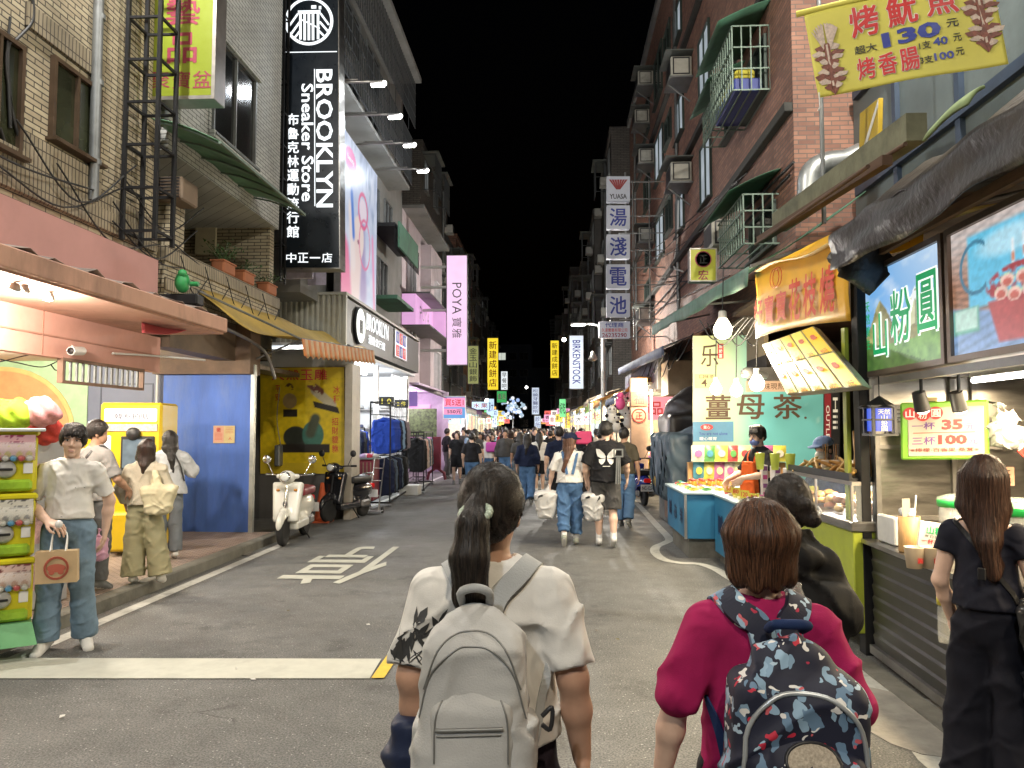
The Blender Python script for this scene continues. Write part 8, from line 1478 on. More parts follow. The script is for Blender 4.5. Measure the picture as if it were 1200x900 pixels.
for x in(-1,1):
 S=J2['shoL' if x<0 else 'shoR'];ribbon('shoulder_strap',[(bx+x*.045,by+.05,bz_+.20),(bx+(S[0]*.66-bx)*.45,-.13,bz_+.25),(bx+(S[0]*.67-bx)*.8,-.10,S[2]+.05),(S[0]*.68,-.03,S[2]+.08),(S[0]*.70,.08,S[2]+.02),(S[0]*.72,.15,S[2]-.12)],.068,.014,DOO,t,bs2,.005,36)
 ribbon('lower_strap',[(bx+x*.15,by+.05,bz_-.20),(S[0]*1.0,-.14,.90),(S[0]*1.0,-.05,1.0),(S[0]*.9,.09,1.08)],.026,.005,cloth('navy_webbing',(.015,.03,.09)),t,bs2,.006,20)
t=place_like(r2,'shoulder_strap_bag','black shoulder bag strap and bag worn under the patterned backpack','bag');ribbon('strap',[(-.075,-.03,J2['neck'][2]-.03),(-.02,-.15,1.22),(.07,-.17,1.10),(.17,-.12,.9),(.22,-.02,.72)],.046,.006,BLACKP,t,bs2,.004,30);s=SDF(.02);s.rbox((.235,-.01,.62),(.04,.09,.1),.03);sdf_obj('bag',s,mat('black_leather',(.012,.012,.013),.35),t,.012);m=MB();m.tube(smoothpath([(.275,-.05,.72),(.31,-.06,.66),(.28,-.04,.60)],10),.005,6);m.build('ring',CHROME,t)
o=MB();c=Vector((.13,.13,1.18));o.lathe([(.030,-.14),(.034,-.12),(.034,.02),(.02,.06),(.014,.075),(.014,.09)],(0,0,0),16);b_=o.build('water_bottle',CLEARP,None);b_.location=Matrix.Rotation(-.04,4,'Z')@c+Vector((W2P[0],W2P[1],0));tag(b_,'clear water bottle held in front of the woman in magenta','bottle')
loose_hair(P2['hair'],r2,STR_B,3000,.09,None,4,.005)
def _bun(c,hp,Hd,s):
 b0=hp(.03,-.12,.0);c.ell(b0,(.04*s,.035*s,.045*s));c.ell(b0+np.array((.02,-.01,-.03)),(.035*s,.03*s,.03*s));c.ell(b0+np.array((-.005,-.02,.03)),(.03*s,.025*s,.025*s))
def _hoodx(c,J,s):c.ell(J['neck']+np.array((0,-.07,-.05)),(.13*s,.07*s,.06*s));c.cap((-.1,-.05,1.15*s),(.12,-.05,1.15*s),.13*s)
q=at(930,700,Y=3.0);r3,J3,P3,hp3,Hd3,s3=person('woman with a black bun in a black rain jacket ahead of the magenta top',(q.x-.01,3.0),-.25,1.51,build=.92,wide=.84,top=(mat('black_nylon',(.009,.009,.009),.7,var=.2,spec=.16,bump=.1,bscale=90),1.9,.74,.024,dict(slv=1.2,fold=.012,extra=(_hoodx,))),bottom=(BLK,1.9,.08,.09),shoes=(SHW,SOLE),hair=('bun',HAIR,dict(extra=(_bun,),h=.007,thick=.018)),head=(.35,0,0),h=.011,pose=dict(elbR=(.24,.02,1.1),wriR=(.2,.2,1.0),elbL=(-.24,.02,1.1),wriL=(-.15,.2,1.05)))
bn=hp3(.035,-.135,.015);m=MB();m.tube(smoothpath([bn+np.array((.03,-.02,.01)),bn+np.array((.04,-.03,-.01)),bn+np.array((.03,-.035,-.02))],6),.004,5);m.build('hair_pin',WHITEI,r3)
loose_hair(P3['hair'],r3,STR_K,2800,.08,lambda c:(Vector(bn)-c)if c.z>bn[2]-.12 else Vector((0,0,-1)),5)
q=at(1146,700,Y=3.45);r4,J4,P4,hp4,Hd4,s4=person('woman with long brown hair in a black top and cargo trousers at the dessert counter',(q.x+.04,3.45),-.75,1.575,build=.86,wide=.84,top=(cloth('navy_black_jersey',(.012,.013,.022)),.42,1.0,.006,dict(slv=1.0,fold=.003,scoop=.10)),bottom=(mat('black_cargo',(.010,.0105,.016),.75,var=.15,bump=.1,bscale=200,spec=.12,wrinkle=.7),1.97,.105,.125,dict(waist=1.05,fold=.006)),shoes=(SHW,SOLE),hair=('long',HAIRD,dict(len=.30,back=.02,sway=.05,h=.007,st=.003)),skin=SKINL,head=(.0,.12,.06),h=.009,fine_hands=True,pose=dict(elbR=(.225,-.02,1.10),wriR=(.20,.20,1.02),elbL=(-.215,-.03,1.10),wriL=(-.20,.10,.90)),hands=dict(R=((-.2,1,.1),(.2,0,1),1,.7)))
bs4=bvh_of(P4['top']);t=place_like(r4,'handbag','black leather cross body bag on the woman at the dessert counter','handbag');LEA=mat('black_leather',(.012,.012,.013),.28,bump=.15,bscale=60)
s=SDF(.02);s.rbox((.235,-.03,.90),(.05,.13,.07),.04,taper=-.1).cap((.25,-.15,.90),(.25,.12,.90),.05);sdf_obj('bag',s,LEA,t,.01,disp=folds(.008,1.6,4));ribbon('strap',[(.20,-.10,.99),(.10,-.13,1.08),(-.02,-.14,1.22),(-.095,-.06,1.33),(-.10,.03,1.34),(-.04,.12,1.22),(.12,.13,1.05)],.020,.006,LEA,t,bs4,.006,40);m=MB();m.box((.02,-.145,1.10),(.03,.012,.05),0,.003);m.tube(smoothpath([(.235,-.12,.97),(.26,-.05,1.04),(.255,.05,1.03),(.235,.1,.97)],12),.008,6);m.build('buckle',BLACKM,t)
s=SDF(.01);s.rbox((.165,-.02,.60),(.012,.075,.10),.012);sdf_obj('cargo_pocket',s,MATS['black_cargo'],r4,.01,disp=folds(.006,1.5,2));m=MB();m.box((.183,-.02,.695),(.012,.16,.045),0,.005);m.build('pocket_flap',MATS['black_cargo'],r4)
loose_hair(P4['hair'],r4,STR_D,2600,.16,None,6,.004)
q=at(86,764,Z=0);r5,J5,P5,hp5,Hd5,s5=person('smiling man in a white T-shirt and pale jeans holding a paper bag',(q.x-.10,q.y+.05),math.pi+.42,1.73,build=1.04,wide=1.04,top=(cloth('bright_white_tee',(.70,.68,.64)),.80,.98,.010,dict(slv=1.6,fold=.006)),bottom=(DEN,1.99,.078,.098,dict(fold=.004)),shoes=(SHW,SOLE),hair=('short',HAIR,dict(fringe=1,thick=.020,h=.006)),skin=SKINL,head=(.08,.0,-.06),face=1,h=.009,fine_hands=True,belly=0,pose=dict(elbR=(.262,.0,1.10),wriR=(.10,.20,.98),elbL=(-.255,-.05,1.10),wriL=(-.235,-.04,.88)),hands=dict(R=((-.75,.5,-.25),(.2,.3,1),1,.75)),legs=dict(kneeR=(.11,.03,.49),ankR=(.13,.0,.085),kneeL=(-.10,.02,.49),ankL=(-.12,-.06,.085),footL=(-.35,1,-.28),footR=(.3,1,-.28)))
m=MB();m.box((-.07,.152,1.24),(.07,.002,.006));bs5=bvh_of(P5['top']);m=MB();decal(m,bs5,[[(-.115,1.245),(-.05,1.247),(-.05,1.253),(-.115,1.251)]],(0,0,0),off=.003,axis=(0,-1,0));m.build('chest_print',GREYM,r5)
loose_hair(P5['hair'],r5,STR_K,900,.07,None,7,.005)
m=MB();bk=J5['pel'];m.tube([(bk[0]+.155*math.cos(a_),bk[1]+.125*math.sin(a_),1.0*s5)for a_ in np.linspace(0,6.28,24)],.012,6);m.build('belt',mat('navy_belt',(.015,.02,.06),.5),r5)
t=place_like(r5,'paper_bag','brown paper bag with a round red print held by the man in white','bag');hw=J5['wriR']+np.array((-.07,.05,-.03));KR=mat('kraft_paper',(.50,.36,.20),.75,var=.12,scale=7,bump=.15,bscale=15);m=MB();c=Vector((hw[0]-.02,hw[1]+.03,hw[2]-.30));m.add([(c.x-.135,c.y-.06,c.z-.11),(c.x+.135,c.y-.06,c.z-.11),(c.x+.135,c.y+.06,c.z-.11),(c.x-.135,c.y+.06,c.z-.11),(c.x-.13,c.y-.045,c.z+.12),(c.x+.14,c.y-.05,c.z+.12),(c.x+.14,c.y+.05,c.z+.12),(c.x-.13,c.y+.055,c.z+.12)],[(3,2,1,0),(0,1,5,4),(1,2,6,5),(2,3,7,6),(3,0,4,7),(4,5,6,7)]);m.build('bag',KR,t)
m=MB();Mb=FR((c.x,c.y+.0615,c.z),-XP,ZP);[m.tube([Mb@Vector((r_*math.cos(a_),r_*math.sin(a_)*1.05,.002))for a_ in np.linspace(0,6.28,22)],.004,4)for r_ in(.078,.07)];m.prism([(.062*math.cos(a_),.05+.03*math.sin(a_)-.05)for a_ in np.linspace(0,6,14)],.002,Mb);m.prism([(-.03+.02*math.cos(a_),-.03+.018*math.sin(a_))for a_ in np.linspace(0,6,10)],.003,Mb,0,.001);m.prism([(.03+.02*math.cos(a_),-.03+.018*math.sin(a_))for a_ in np.linspace(0,6,10)],.003,Mb,0,.001);m.build('round_print',mat('faded_red_print',(.42,.10,.06),.7),t)
m=MB();[m.tube(smoothpath([(c.x-.05,c.y+d,c.z+.11),(c.x-.045,hw[1]-.01,hw[2]-.06),(hw[0],hw[1],hw[2]-.015),(c.x+.045,hw[1]-.01,hw[2]-.06),(c.x+.05,c.y+d,c.z+.11)],16),.005,6)for d in(-.035,.035)];m.build('handles',WHITEI,t);o=MB();o.ball((0,0,0),(.028,.028,.03),12,8);b_=o.build('drink_lid',FOAMW,t);b_.location=(hw[0]-.02,hw[1]+.05,hw[2]+.015)
q=at(108,700,Z=.12);g_,Jg,Pg,_,_,sg=person('man in a grey T-shirt with a bag strap standing behind the man in white',(q.x-.22,q.y+.35),-.35,1.66,top=(GRY,.9,.88,.02,dict(slv=1.3)),bottom=(cloth('grey_trousers',(.12,.12,.12)),1.97,.09,.09),shoes=(GREYM,SOLE),hair=('short',HAIR),head=(-.7,0,0),z0=.12,pose=dict(elbR=(.24,.05,1.1),wriR=(.2,.22,.98)))
ribbon('bag_strap',[(.13,.1,1.25),(.09,.0,1.43),(.0,-.15,1.28),(-.12,-.13,1.1)],.03,.006,BLACKP,g_,bvh_of(Pg['top']),.005,24)
o=SDF(.02);o.rbox((0,0,-.12),(.05,.03,.08),.03).cap((0,0,-.04),(0,0,.06),.02,.012);b_=sdf_obj('plastic_bag',o,mat('pink_plastic',(.62,.34,.48),.3),None,.012,disp=folds(.01,2,1));b_.location=at(116,628,Y=q.y+.1);tag(b_,'small pink plastic bag hanging from the hand of the man in grey','bag')
q=at(176,690,Z=.12);r6,J6,P6,hp6,Hd6,s6=person('woman in a cream cardigan and wide olive trousers by the photo machine',(q.x-.22,q.y+.25),.25,1.47,build=1.0,wide=1.05,top=(CRM,1.85,.92,.03,dict(slv=1.4,fold=.008)),bottom=(OLV,1.98,.115,.14,dict(fold=.005)),shoes=(SHW,SOLE),hair=('long',HAIRD,dict(len=.16,back=.03)),head=(.1,.1,.1),z0=.12,legs=dict(kneeR=(.13,.03,.49),ankR=(.20,.0,.085),kneeL=(-.10,.02,.49),ankL=(-.10,-.02,.085)),pose=dict(elbL=(-.25,-.02,1.1),wriL=(-.22,.1,.92),elbR=(.24,.02,1.1),wriR=(.16,.2,1.0)))
t=place_like(r6,'tote_bag','soft cream tote bag on the shoulder of the woman in olive trousers','bag');t.location.z=.05;s=SDF(.03);s.rbox((.17,-.13,.93),(.10,.03,.10),.05,taper=-.25).cap((.15,-.12,1.05),(.12,-.09,1.20),.055,.03);tb=sdf_obj('bag',s,cloth('cream_canvas',(.60,.54,.36),.8),t,.012,disp=folds(.007,1.6,3));ribbon('strap',[(.12,-.10,1.18),(.13,-.08,1.30),(.13,.0,1.36),(.14,.08,1.25)],.045,.01,MATS['cream_canvas'],t,bvh_of(P6['top']),.008,20)
q=at(195,665,Z=.12);r7,J7,P7,hp7,Hd7,s7=person('woman in a pale hoodie with long black hair using the photo machine',(q.x-.28,q.y+.55),.55,1.55,build=1.0,wide=1.08,top=(HOOD,1.9,.86,.04,dict(slv=1.5,fold=.009)),bottom=(cloth('grey_jeans',(.16,.18,.2)),1.95,.085,.09),shoes=(SHW,SOLE),hair=('long',HAIR,dict(len=.33,back=.03)),head=(.4,0,0),z0=.12,pose=dict(elbR=(.27,.05,1.14),wriR=(.1,.2,1.24),elbL=(-.25,.1,1.15),wriL=(-.1,.3,1.2)))
ribbon('bag_strap',[(.02,-.13,1.35),(.12,-.13,1.15),(.2,-.1,.95)],.02,.006,BLACKP,r7,bvh_of(P7['top']),.01,16)
q=at(44,690,Z=.12);person('person in white half hidden behind the capsule machines and the smiling man',(q.x-.05,7.6),.3,1.62,top=(WTEE,.9,.9,.02),bottom=(BLK,1.95,.08,.09),shoes=(SHW,SOLE),hair=('short',HAIR),head=(.3,0,0),z0=.12)
q=at(668,640,Z=0);r8,J8,P8,hp8,Hd8,s8=person('woman in blue denim overalls and a dark cap carrying two white bags',(q.x,q.y),.0,1.63,build=1.0,wide=1.1,top=(WTEE,.95,.95,.035,dict(slv=1.6,fold=.008)),bottom=(DENB,1.78,.095,.09,dict(waist=1.12,fold=.01)),shoes=(SHG,SOLE,(SOCK,.13)),hair=('long',hairmat('hair_chestnut',(.10,.04,.02)),dict(len=.36,back=.05,**{'in':1.5})),head=(-.9,0,0),legs=walk(.55),pose=dict(elbR=(.245,.0,1.12),wriR=(.27,.03,.9),elbL=(-.245,-.02,1.12),wriL=(-.28,.05,.92)),skin=SKINL)
bs8=bvh_of(P8['top'])
for x in(-1,1):ribbon('overall_strap',[(x*.04,-.16,1.05),(x*.085,-.14,1.22),(x*.10,-.04,1.37),(x*.09,.1,1.28)],.04,.008,DENB,r8,bs8,.008,22)
s=SDF(.02);s.ell(hp8(0,-.01,.065),(.098,.115,.085),Hd8).ell(hp8(0,.12,.055),(.075,.075,.012),Hd8);s.rbox(hp8(0,0,-.06),(.2,.2,.085),.01,Hd8,op='s',k=.008);sdf_obj('cap',s,NVY,r8,.012)
WPL=mat('white_carrier_plastic',(.58,.57,.55),.35,var=.05)
for x,nm in((-1,'full white carrier bag in the left hand of the woman in overalls'),(1,'full white carrier bag in the right hand of the woman in overalls')):
 t=place_like(r8,'carrier_bag',nm,'bag');w_=J8['wriR' if x>0 else 'wriL'];s=SDF(.03);s.rbox((w_[0]+x*.06,w_[1],w_[2]-.30),(.07,.07,.13),.08,taper=-.3).cap((w_[0]+x*.02,w_[1],w_[2]-.02),(w_[0]+x*.05,w_[1],w_[2]-.18),.02,.09);sdf_obj('bag',s,WPL,t,.014,disp=folds(.010,1.7,x))
q=at(708,641,Z=0);r9,J9,P9,hp9,Hd9,s9=person('man in a black T-shirt with a white butterfly print and dark shorts',(q.x+.03,q.y),.0,1.80,build=1.05,wide=1.12,top=(BLK,.95,.88,.04,dict(slv=1.7,fold=.008)),bottom=(DGR,.98,.12,.12,dict(fold=.010)),shoes=(SHW,SOLE,(SOCK,.17)),hair=('short',HAIR,dict(thick=.024)),skin=SKINL,head=(-.2,0,0),legs=walk(-.45),pose=dict(elbR=(.26,.0,1.1),wriR=(.28,.14,.92),elbL=(-.25,-.04,1.1),wriL=(-.25,.06,.9)))
bw=[]
for x in(-1,1):
 bw.append([(x*.008,1.22),(x*.03,1.26),(x*.09,1.315),(x*.135,1.32),(x*.13,1.27),(x*.115,1.22),(x*.07,1.195),(x*.012,1.20)]);bw.append([(x*.010,1.195),(x*.06,1.185),(x*.10,1.18),(x*.095,1.14),(x*.07,1.11),(x*.045,1.12),(x*.02,1.155)])
bw.append([(-.05,1.085),(.05,1.085),(.05,1.092),(-.05,1.092)]);bs9=bvh_of(P9['top']);m=MB();decal(m,bs9,[[(a*s9,b*s9)for a,b in p]for p in bw],(0,0,0),off=.014);m.build('butterfly_print',mat('white_print',(.75,.74,.70),.8),r9)
t=place_like(r9,'camera_strap_bag','dark folded tripod with a strap on the shoulder of the man with the butterfly print','tripod');[MB().tube([(.15+.02*k,-.17,1.30),(.13+.03*k,-.2,.92)],.012,6).build('leg',GREYM,t)for k in range(3)];MB().frame(front((.17,-.17,1.36)),.10,.08,.02,.02).build('head',GREYM,t)
AP=cloth('orange_apron',(.62,.11,.02),.6)
q=at(886,520,Y=9.5);ra,Ja,Pa,hpa,Hda,sa=person('tea vendor in a black T-shirt, orange apron and blue mask behind the stall',(q.x+.05,9.55),1.95,1.74,top=(BLK,.9,.9,.02),bottom=(BLK,1.9,.08,.09),shoes=(BLACKP,SOLE),hair=('short',HAIR,dict(fringe=1)),skin=SKINL,head=(.15,-.12,0),face=1,pose=dict(elbR=(.24,.08,1.12),wriR=(.14,.34,1.05),elbL=(-.24,.08,1.12),wriL=(-.12,.32,1.08)))
s=SDF(.01);s.rbox((0,.15,1.02),(.13,.03,.28),.01,taper=.25);sdf_obj('apron',s,AP,ra,.012);ba=bvh_of(Pa['top'])
for x in(-1,1):ribbon('apron_strap',[(x*.07,.17,1.28),(x*.08,.08,1.42),(x*.07,-.05,1.42),(-x*.05,-.15,1.2)],.03,.006,AP,ra,ba,.006,20)
s=SDF(.02);s.ell(hpa(0,.05,-.05),(.062,.062,.05),Hda);sdf_obj('face_mask',s,mat('blue_mask',(.16,.22,.5),.7),ra,.009)
q=at(952,530,Y=8.0);rb,Jb,Pb,hpb,Hdb,sb=person('vendor in a pale blue cap and white mask behind the food case',(q.x+.15,8.05),1.75,1.62,top=(NVY,1.6,.9,.03),bottom=(BLK,1.9,.08,.09),shoes=(BLACKP,SOLE),hair=('pony',HAIR),skin=SKINL,head=(.4,-.2,0),pose=dict(elbR=(.24,.08,1.12),wriR=(.14,.34,1.1)))
s=SDF(.02);s.ell(hpb(0,-.01,.065),(.095,.112,.08),Hdb).ell(hpb(0,.13,.06),(.075,.075,.012),Hdb);s.rbox(hpb(0,0,-.06),(.2,.2,.09),.01,Hdb,op='s',k=.008);sdf_obj('cap',s,cloth('pale_blue_cap',(.22,.32,.58)),rb,.01);s=SDF(.02);s.ell(hpb(0,.045,-.05),(.066,.066,.055),Hdb);sdf_obj('face_mask',s,mat('white_mask',(.75,.76,.78),.7),rb,.009)
def hang_sign(lab,px0,px1,py0,py1,Y,face,txt,ink,mode='col',rim=None,nm='shop_sign'):
 M,w,h=AF(at(px0,py1,Y=Y),at(px1,py1,Y=Y),at(px0,py0,Y=Y));n=len(txt)
 tx=[('col',txt,ink,dict(cw=w*.8,ch=h*.9/n,bold=.015))]if mode=='col' else[('v90',txt,ink,dict(w=h*.82,h=w*.55,bold=.02))]
 return lightbox(nm,lab,M,w,h,.25,face,rim or FASD,tx,rimw=.02)
YG=glow('yellow_sign_glow',(1,.72,.03),1.05);BWG=glow('pale_blue_sign',(.70,.82,1),.75);WG=glow('soft_white_sign',(.9,.96,1),1.0);OLG=glow('olive_sign_glow',(.55,.58,.2),.45)
hang_sign('tall yellow hanging cake shop sign on the left beyond the pink sign',571,584,396,457,60,YG,'新建成餅店',REDI);hang_sign('smaller yellow hanging cake shop sign on the right of the street',645,655,399,443,75,YG,'新建成餅店',mat('ochre_ink',(.45,.2,.02)))
hang_sign('olive lit sign with dark characters beside the pink sign',548,561,405,450,38,OLG,'金玉山銀飾',INK);hang_sign('small white lit sign between the two yellow hanging signs',587,595,435,457,70,WG,'早餐吧',GREYM)
hang_sign('pale blue sign with dark blue lettering reading downwards under the street lamp',667,684,393,456,34,BWG,'BIRKENSTOCK',BLUEI,'v90');hang_sign('narrow pale blue sign low over the crowd',623,632,454,486,45,BWG,'松饒牙醫診所',BLUEI);hang_sign('small square pale blue sign below the narrow pale blue one',626,634,487,502,44,BWG,'診所',BLUEI)
for i,(px,py,Y,lab)in enumerate(((617,454,90,'tiny white street light far over the street'),(661,398,60,'tiny white street light beside the pale blue sign'),(571,470,50,'tiny white lamp under the dark eaves on the left'))):
 c=at(px,py,Y=Y);t=thing('far_lamp',lab,'lamp',c);m=MB();m.ball(c,.16,10,7);m.build('globe',LED,t);m=MB();m.tube([c+Vector((0,0,.1)),c+Vector((0,.1,1.2))],.03,6);m.build('stem',GREYM,t)
c=at(601,478,Y=62);t=thing('light_decoration','cluster of glowing pale blue and white balloons over the far crowd','decoration',c);m=MB();rnd=random.Random(3)
for i in range(60):a=rnd.uniform(0,6.28);q=rnd.uniform(.1,1);m.ball(c+Vector((1.0*q*math.cos(a),rnd.uniform(-.4,.4),.9*q*math.sin(a))),rnd.uniform(.08,.17),8,6,i%3)
m.build('balloons',[glow('balloon_blue',(.45,.62,1),.9),glow('balloon_white',(.9,.95,1),1.0),glow('balloon_pale',(.6,.8,.95),.7)],t);m=MB();m.tube([c,(c.x,c.y,0)],.06,6);m.build('mast',GREYM,t)
M,w,h=AF(at(582,472,Y=58),at(594,472,Y=58),at(582,458,Y=58));lightbox('shop_sign','small green lit sign with white characters left of the balloons',M,w,h,.15,glow('green_sign_glow',(.04,.5,.12),.8),FASD,[('row','藥局',WHITEI,dict(cw=w*.42,ch=h*.6,bold=.02))])
GOODS=[('red',(.45,.05,.05)),('pink',(.62,.22,.38)),('yellow',(.62,.48,.08)),('green',(.12,.38,.10)),('blue',(.08,.22,.5)),('white',(.62,.62,.6)),('orange',(.6,.25,.05)),('purple',(.3,.12,.4))]
CAN={'purple':(.16,.07,.24),'striped cream':(.5,.42,.32),'grey':(.2,.2,.2),'orange':(.5,.22,.04),'green':(.08,.22,.12),'blue':(.07,.11,.2),'white':(.55,.55,.52),'brown':(.15,.1,.07),'red':(.4,.05,.05),'yellow':(.5,.4,.06)}
WORDS=['好吃蚵仔煎','豪大雞排','香雞排','珍珠奶茶','地瓜球','大腸包小腸','棉花糖','木瓜牛奶','章魚燒','水果店','夜市牛排','臭豆腐','手機配件','飾品批發','童裝特賣','鞋子百貨','滷味','冰品']
def far_stall(side,Y0,Y1,seed,can,word,warm,lab,p=90):
 0
 r=random.Random(seed);s=-1 if side<0 else 1;Ym=(Y0+Y1)/2;b=bend(Ym);xf=(2.35 if s>0 else-3.9)+b;xb=xf+s*2.2;L=Y1-Y0;fr=eastw if s<0 else westw;lo=lambda a,c:(min(a,c),max(a,c))
 t=thing('market_stall',lab,'stall',((xf+xb)/2,Ym,0));x0,x1=lo(xf,xb);H0=2.75+r.uniform(-.15,.2);warmc=(1,.82,.55)if warm else(.95,.95,1)
 m=MB();m.grid(lambda u,v:(xf-s*(.75-1.2*v),Y0+L*u,H0-.15+.45*v+.03*math.sin(9*u+4*v)),14,4,thick=.02);m.grid(lambda u,v:(xf-s*(.76+.0*v),Y0+L*u,H0-.15-(.18+.02*math.sin(30*u))*v),20,2,thick=.01);m.build('canopy',mat('canopy_'+can.replace(' ','_'),CAN[can],.7,var=.2,dirt=.3),t)
 m=MB();m.span((xb-.05,Y0,0),(xb+.05,Y1,3.2));m.span((x0,Y1-.06,0),(x1,Y1,2.7));m.span((x0,Y0,2.9),(x1,Y1,2.95));m.build('walls',mat('stall_wall_%d'%(seed%4),[(.5,.42,.3),(.45,.45,.42),(.5,.35,.32),(.35,.42,.4)][seed%4],.8,var=.15),t)
 g1,g2,g3=r.sample(GOODS,3)
 m=MB();m.span((x0+(.0 if s>0 else 1.3),Y0+.15,.06),(x1-(1.3 if s>0 else 0),Y1-.25,.82),0,.01);m.build('table',mat('table_'+g1[0],g1[1],.6,var=.15),t)
 gm=[mat('goods_'+g[0],g[1],.5,var=.35,scale=12)for g in(g1,g2,g3)];xt=xf+s*.45
 m=MB()
 for i in range(int(L*16)):m.ball((xt+r.uniform(-.35,.35),r.uniform(Y0+.25,Y1-.35),.86+r.uniform(0,.12)),(r.uniform(.05,.12),r.uniform(.05,.12),r.uniform(.04,.09)),7,5,r.randrange(3))
 o=m.build('goods_heap',gm,t);o['kind']='stuff'
 m=MB()
 for i in range(int(L*8)):y=r.uniform(Y0+.2,Y1-.3);z=r.uniform(1.2,2.5);x=xb-s*r.uniform(.1,.9);m.box((x,y,z),(r.uniform(.08,.2),r.uniform(.12,.28),r.uniform(.14,.34)),r.randrange(3),.02)
 o=m.build('hanging_goods',gm,t);o['kind']='stuff'
 sw=r.choice((.5,.6,.7));M=front((xf+s*.35,Y0-.02,2.25));gc=r.choice([(.95,.7,.3),(1,.9,.7),(.7,.85,1),(1,.3,.35),(.95,.65,.06),(.3,.75,.8),(.5,.9,.3)]);m=MB();m.box((0,0,0),(1.15,.62,.06),0,.01,M);sg=m.build('front_sign',glow('stall_sign_%02d'%seed,gc,1.15),t);m=MB();m.row(word[:3],M,.36,.4,0,.02,off=.036);m.build('lettering',[REDI,INK,BLUEI,MAROON][seed%4],sg)
 M=fr((xf-s*.3,Ym,2.62));m=MB();m.box((0,0,0),(L*.8,.36,.05),0,.008,M);sg=m.build('side_sign',glow('stall_sign_%02d'%((seed*7)%40),gc,.55),t);m=MB();m.row(word,M,L*.8/len(word)*.95,.28,0,.015,off=.03);m.build('lettering',[REDI,INK,BLUEI,MAROON][(seed+1)%4],sg)
 for i in range(2):y=Y0+L*(.28+.45*i);m=MB();m.tube([(xf+s*.25,y-.5,2.55),(xf+s*.25,y+.5,2.55)],.03,8);m.build('tube_lamp',glow('warm_tube',(1,.85,.6),12,var=0)if warm else TUBE,t)
 lamp('stall_light',(xf+s*.1,Ym,2.4),p,warmc,.3,t)
 m=MB();[m.tube([(xf-s*.7,y,0),(xf-s*.7,y,H0-.15)],.025,6)for y in(Y0+.05,Y1-.05)];m.build('posts',GREYM,t);return t
Y=20.5
LR=[('blue','飾品批發',1,'toy and doll'),('orange','章魚燒',1,'octopus ball'),('striped cream','水果店',1,'fruit'),('yellow','地瓜球',0,'yellow lit'),('white','木瓜牛奶',1,'milk drink'),('grey','大腸包小腸',1,'sausage'),('green','豪大雞排',1,'chicken'),('brown','臭豆腐',1,'tofu'),('red','夜市牛排',0,'steak'),('purple','手機配件',0,'accessory')]
for i,(cn,wd,wm,kd)in enumerate(LR):L=3.6+.35*i;far_stall(1,Y,Y+L,60+i,cn,wd,wm,'%s stall under a %s canopy on the right of the street'%(kd,cn),420+60*i);Y+=L+.25
Y=31.5
LL=[('white','童裝特賣',0,'bright clothes'),('purple','棉花糖',0,'cotton candy'),('grey','香雞排',1,'fried chicken'),('striped cream','珍珠奶茶',1,'bubble tea'),('red','滷味',1,'stewed food'),('yellow','冰品',0,'ice dessert'),('brown','鞋子百貨',1,'shoe'),('green','好吃蚵仔煎',1,'oyster omelette')]
for i,(cn,wd,wm,kd)in enumerate(LL):L=4+.4*i;far_stall(-1,Y,Y+L,80+i,cn,wd,wm,'%s stall under a %s canopy on the left of the street'%(kd,cn),420+60*i);Y+=L+.25
t=thing('shop_interior','pink and purple lit fashion shop beyond the clothes racks','shop',(-6,27.5,0));m=MB();m.span((-8,24.7,0),(-7.9,31,3.2));m.span((-7.9,30.8,0),(-4.3,31,3.2));m.span((-8,24.7,3.15),(-4.4,31,3.22));m.build('walls',mat('lilac_wall',(.5,.4,.55),.7),t)
m=MB();m.box((0,0,0),(1.2,2.4,.04),0,0,front((-5.6,30.7,1.5)));m.build('pink_panel',glow('pink_wall_glow',(.95,.35,.75),.8),t);m=MB();m.box((0,0,0),(1.6,.5,.06),0,0,front((-5.3,25.0,2.7)));m.build('purple_header',glow('purple_glow',(.42,.25,.75),.45),t);m=MB();m.box((0,0,0),(1.3,1.1,.05),0,.01,front((-5.2,29.5,1.95)));m.build('dark_green_picture',mat('leaf_print',(.07,.11,.04),.6,var=.8,scale=10),t)
for x,y in((-5.6,26.5),(-5.6,29)):m=MB();m.box((x,y,3.1),(.12,1.4,.05));m.build('ceiling_tube',TUBE,t);lamp('shop_light',(x,y,2.9),150,(1,.78,.95),.25,t)
M,w,h=AF(at(519,491,Y=30),at(546,491,Y=30),at(519,464,Y=30));lightbox('promotion_sign','pink and blue promotion sign with a large discount offer by the far left stalls',M,w,h,.06,glow('promo_blue',(.15,.45,.9),.7),WHITEM,[('rect','',glow('promo_pink',(1,.35,.6),.8),dict(x=0,y=h*.22,w=w*.92,h=h*.42)),('txt','買5送1',REDI,dict(w=w*.8,h=h*.3,y=h*.22,bold=.02,off=.008)),('rect','',MATS['promo_pink'],dict(x=-w*.06,y=-h*.18,w=w*.8,h=h*.26)),('txt','550元',INK,dict(w=w*.62,h=h*.17,y=-h*.18,bold=.02,off=.008))])
t=thing('awning','grey sloping shop awning along the left shops past the sneaker store','awning',(-4.6,28,3.2));m=MB();m.grid(lambda u,v:(-4.9+1.0*v+bend(24.8+7*u),24.9+7*u,3.25-.35*v),10,3,thick=.03);m.build('sheet',FASD,t)
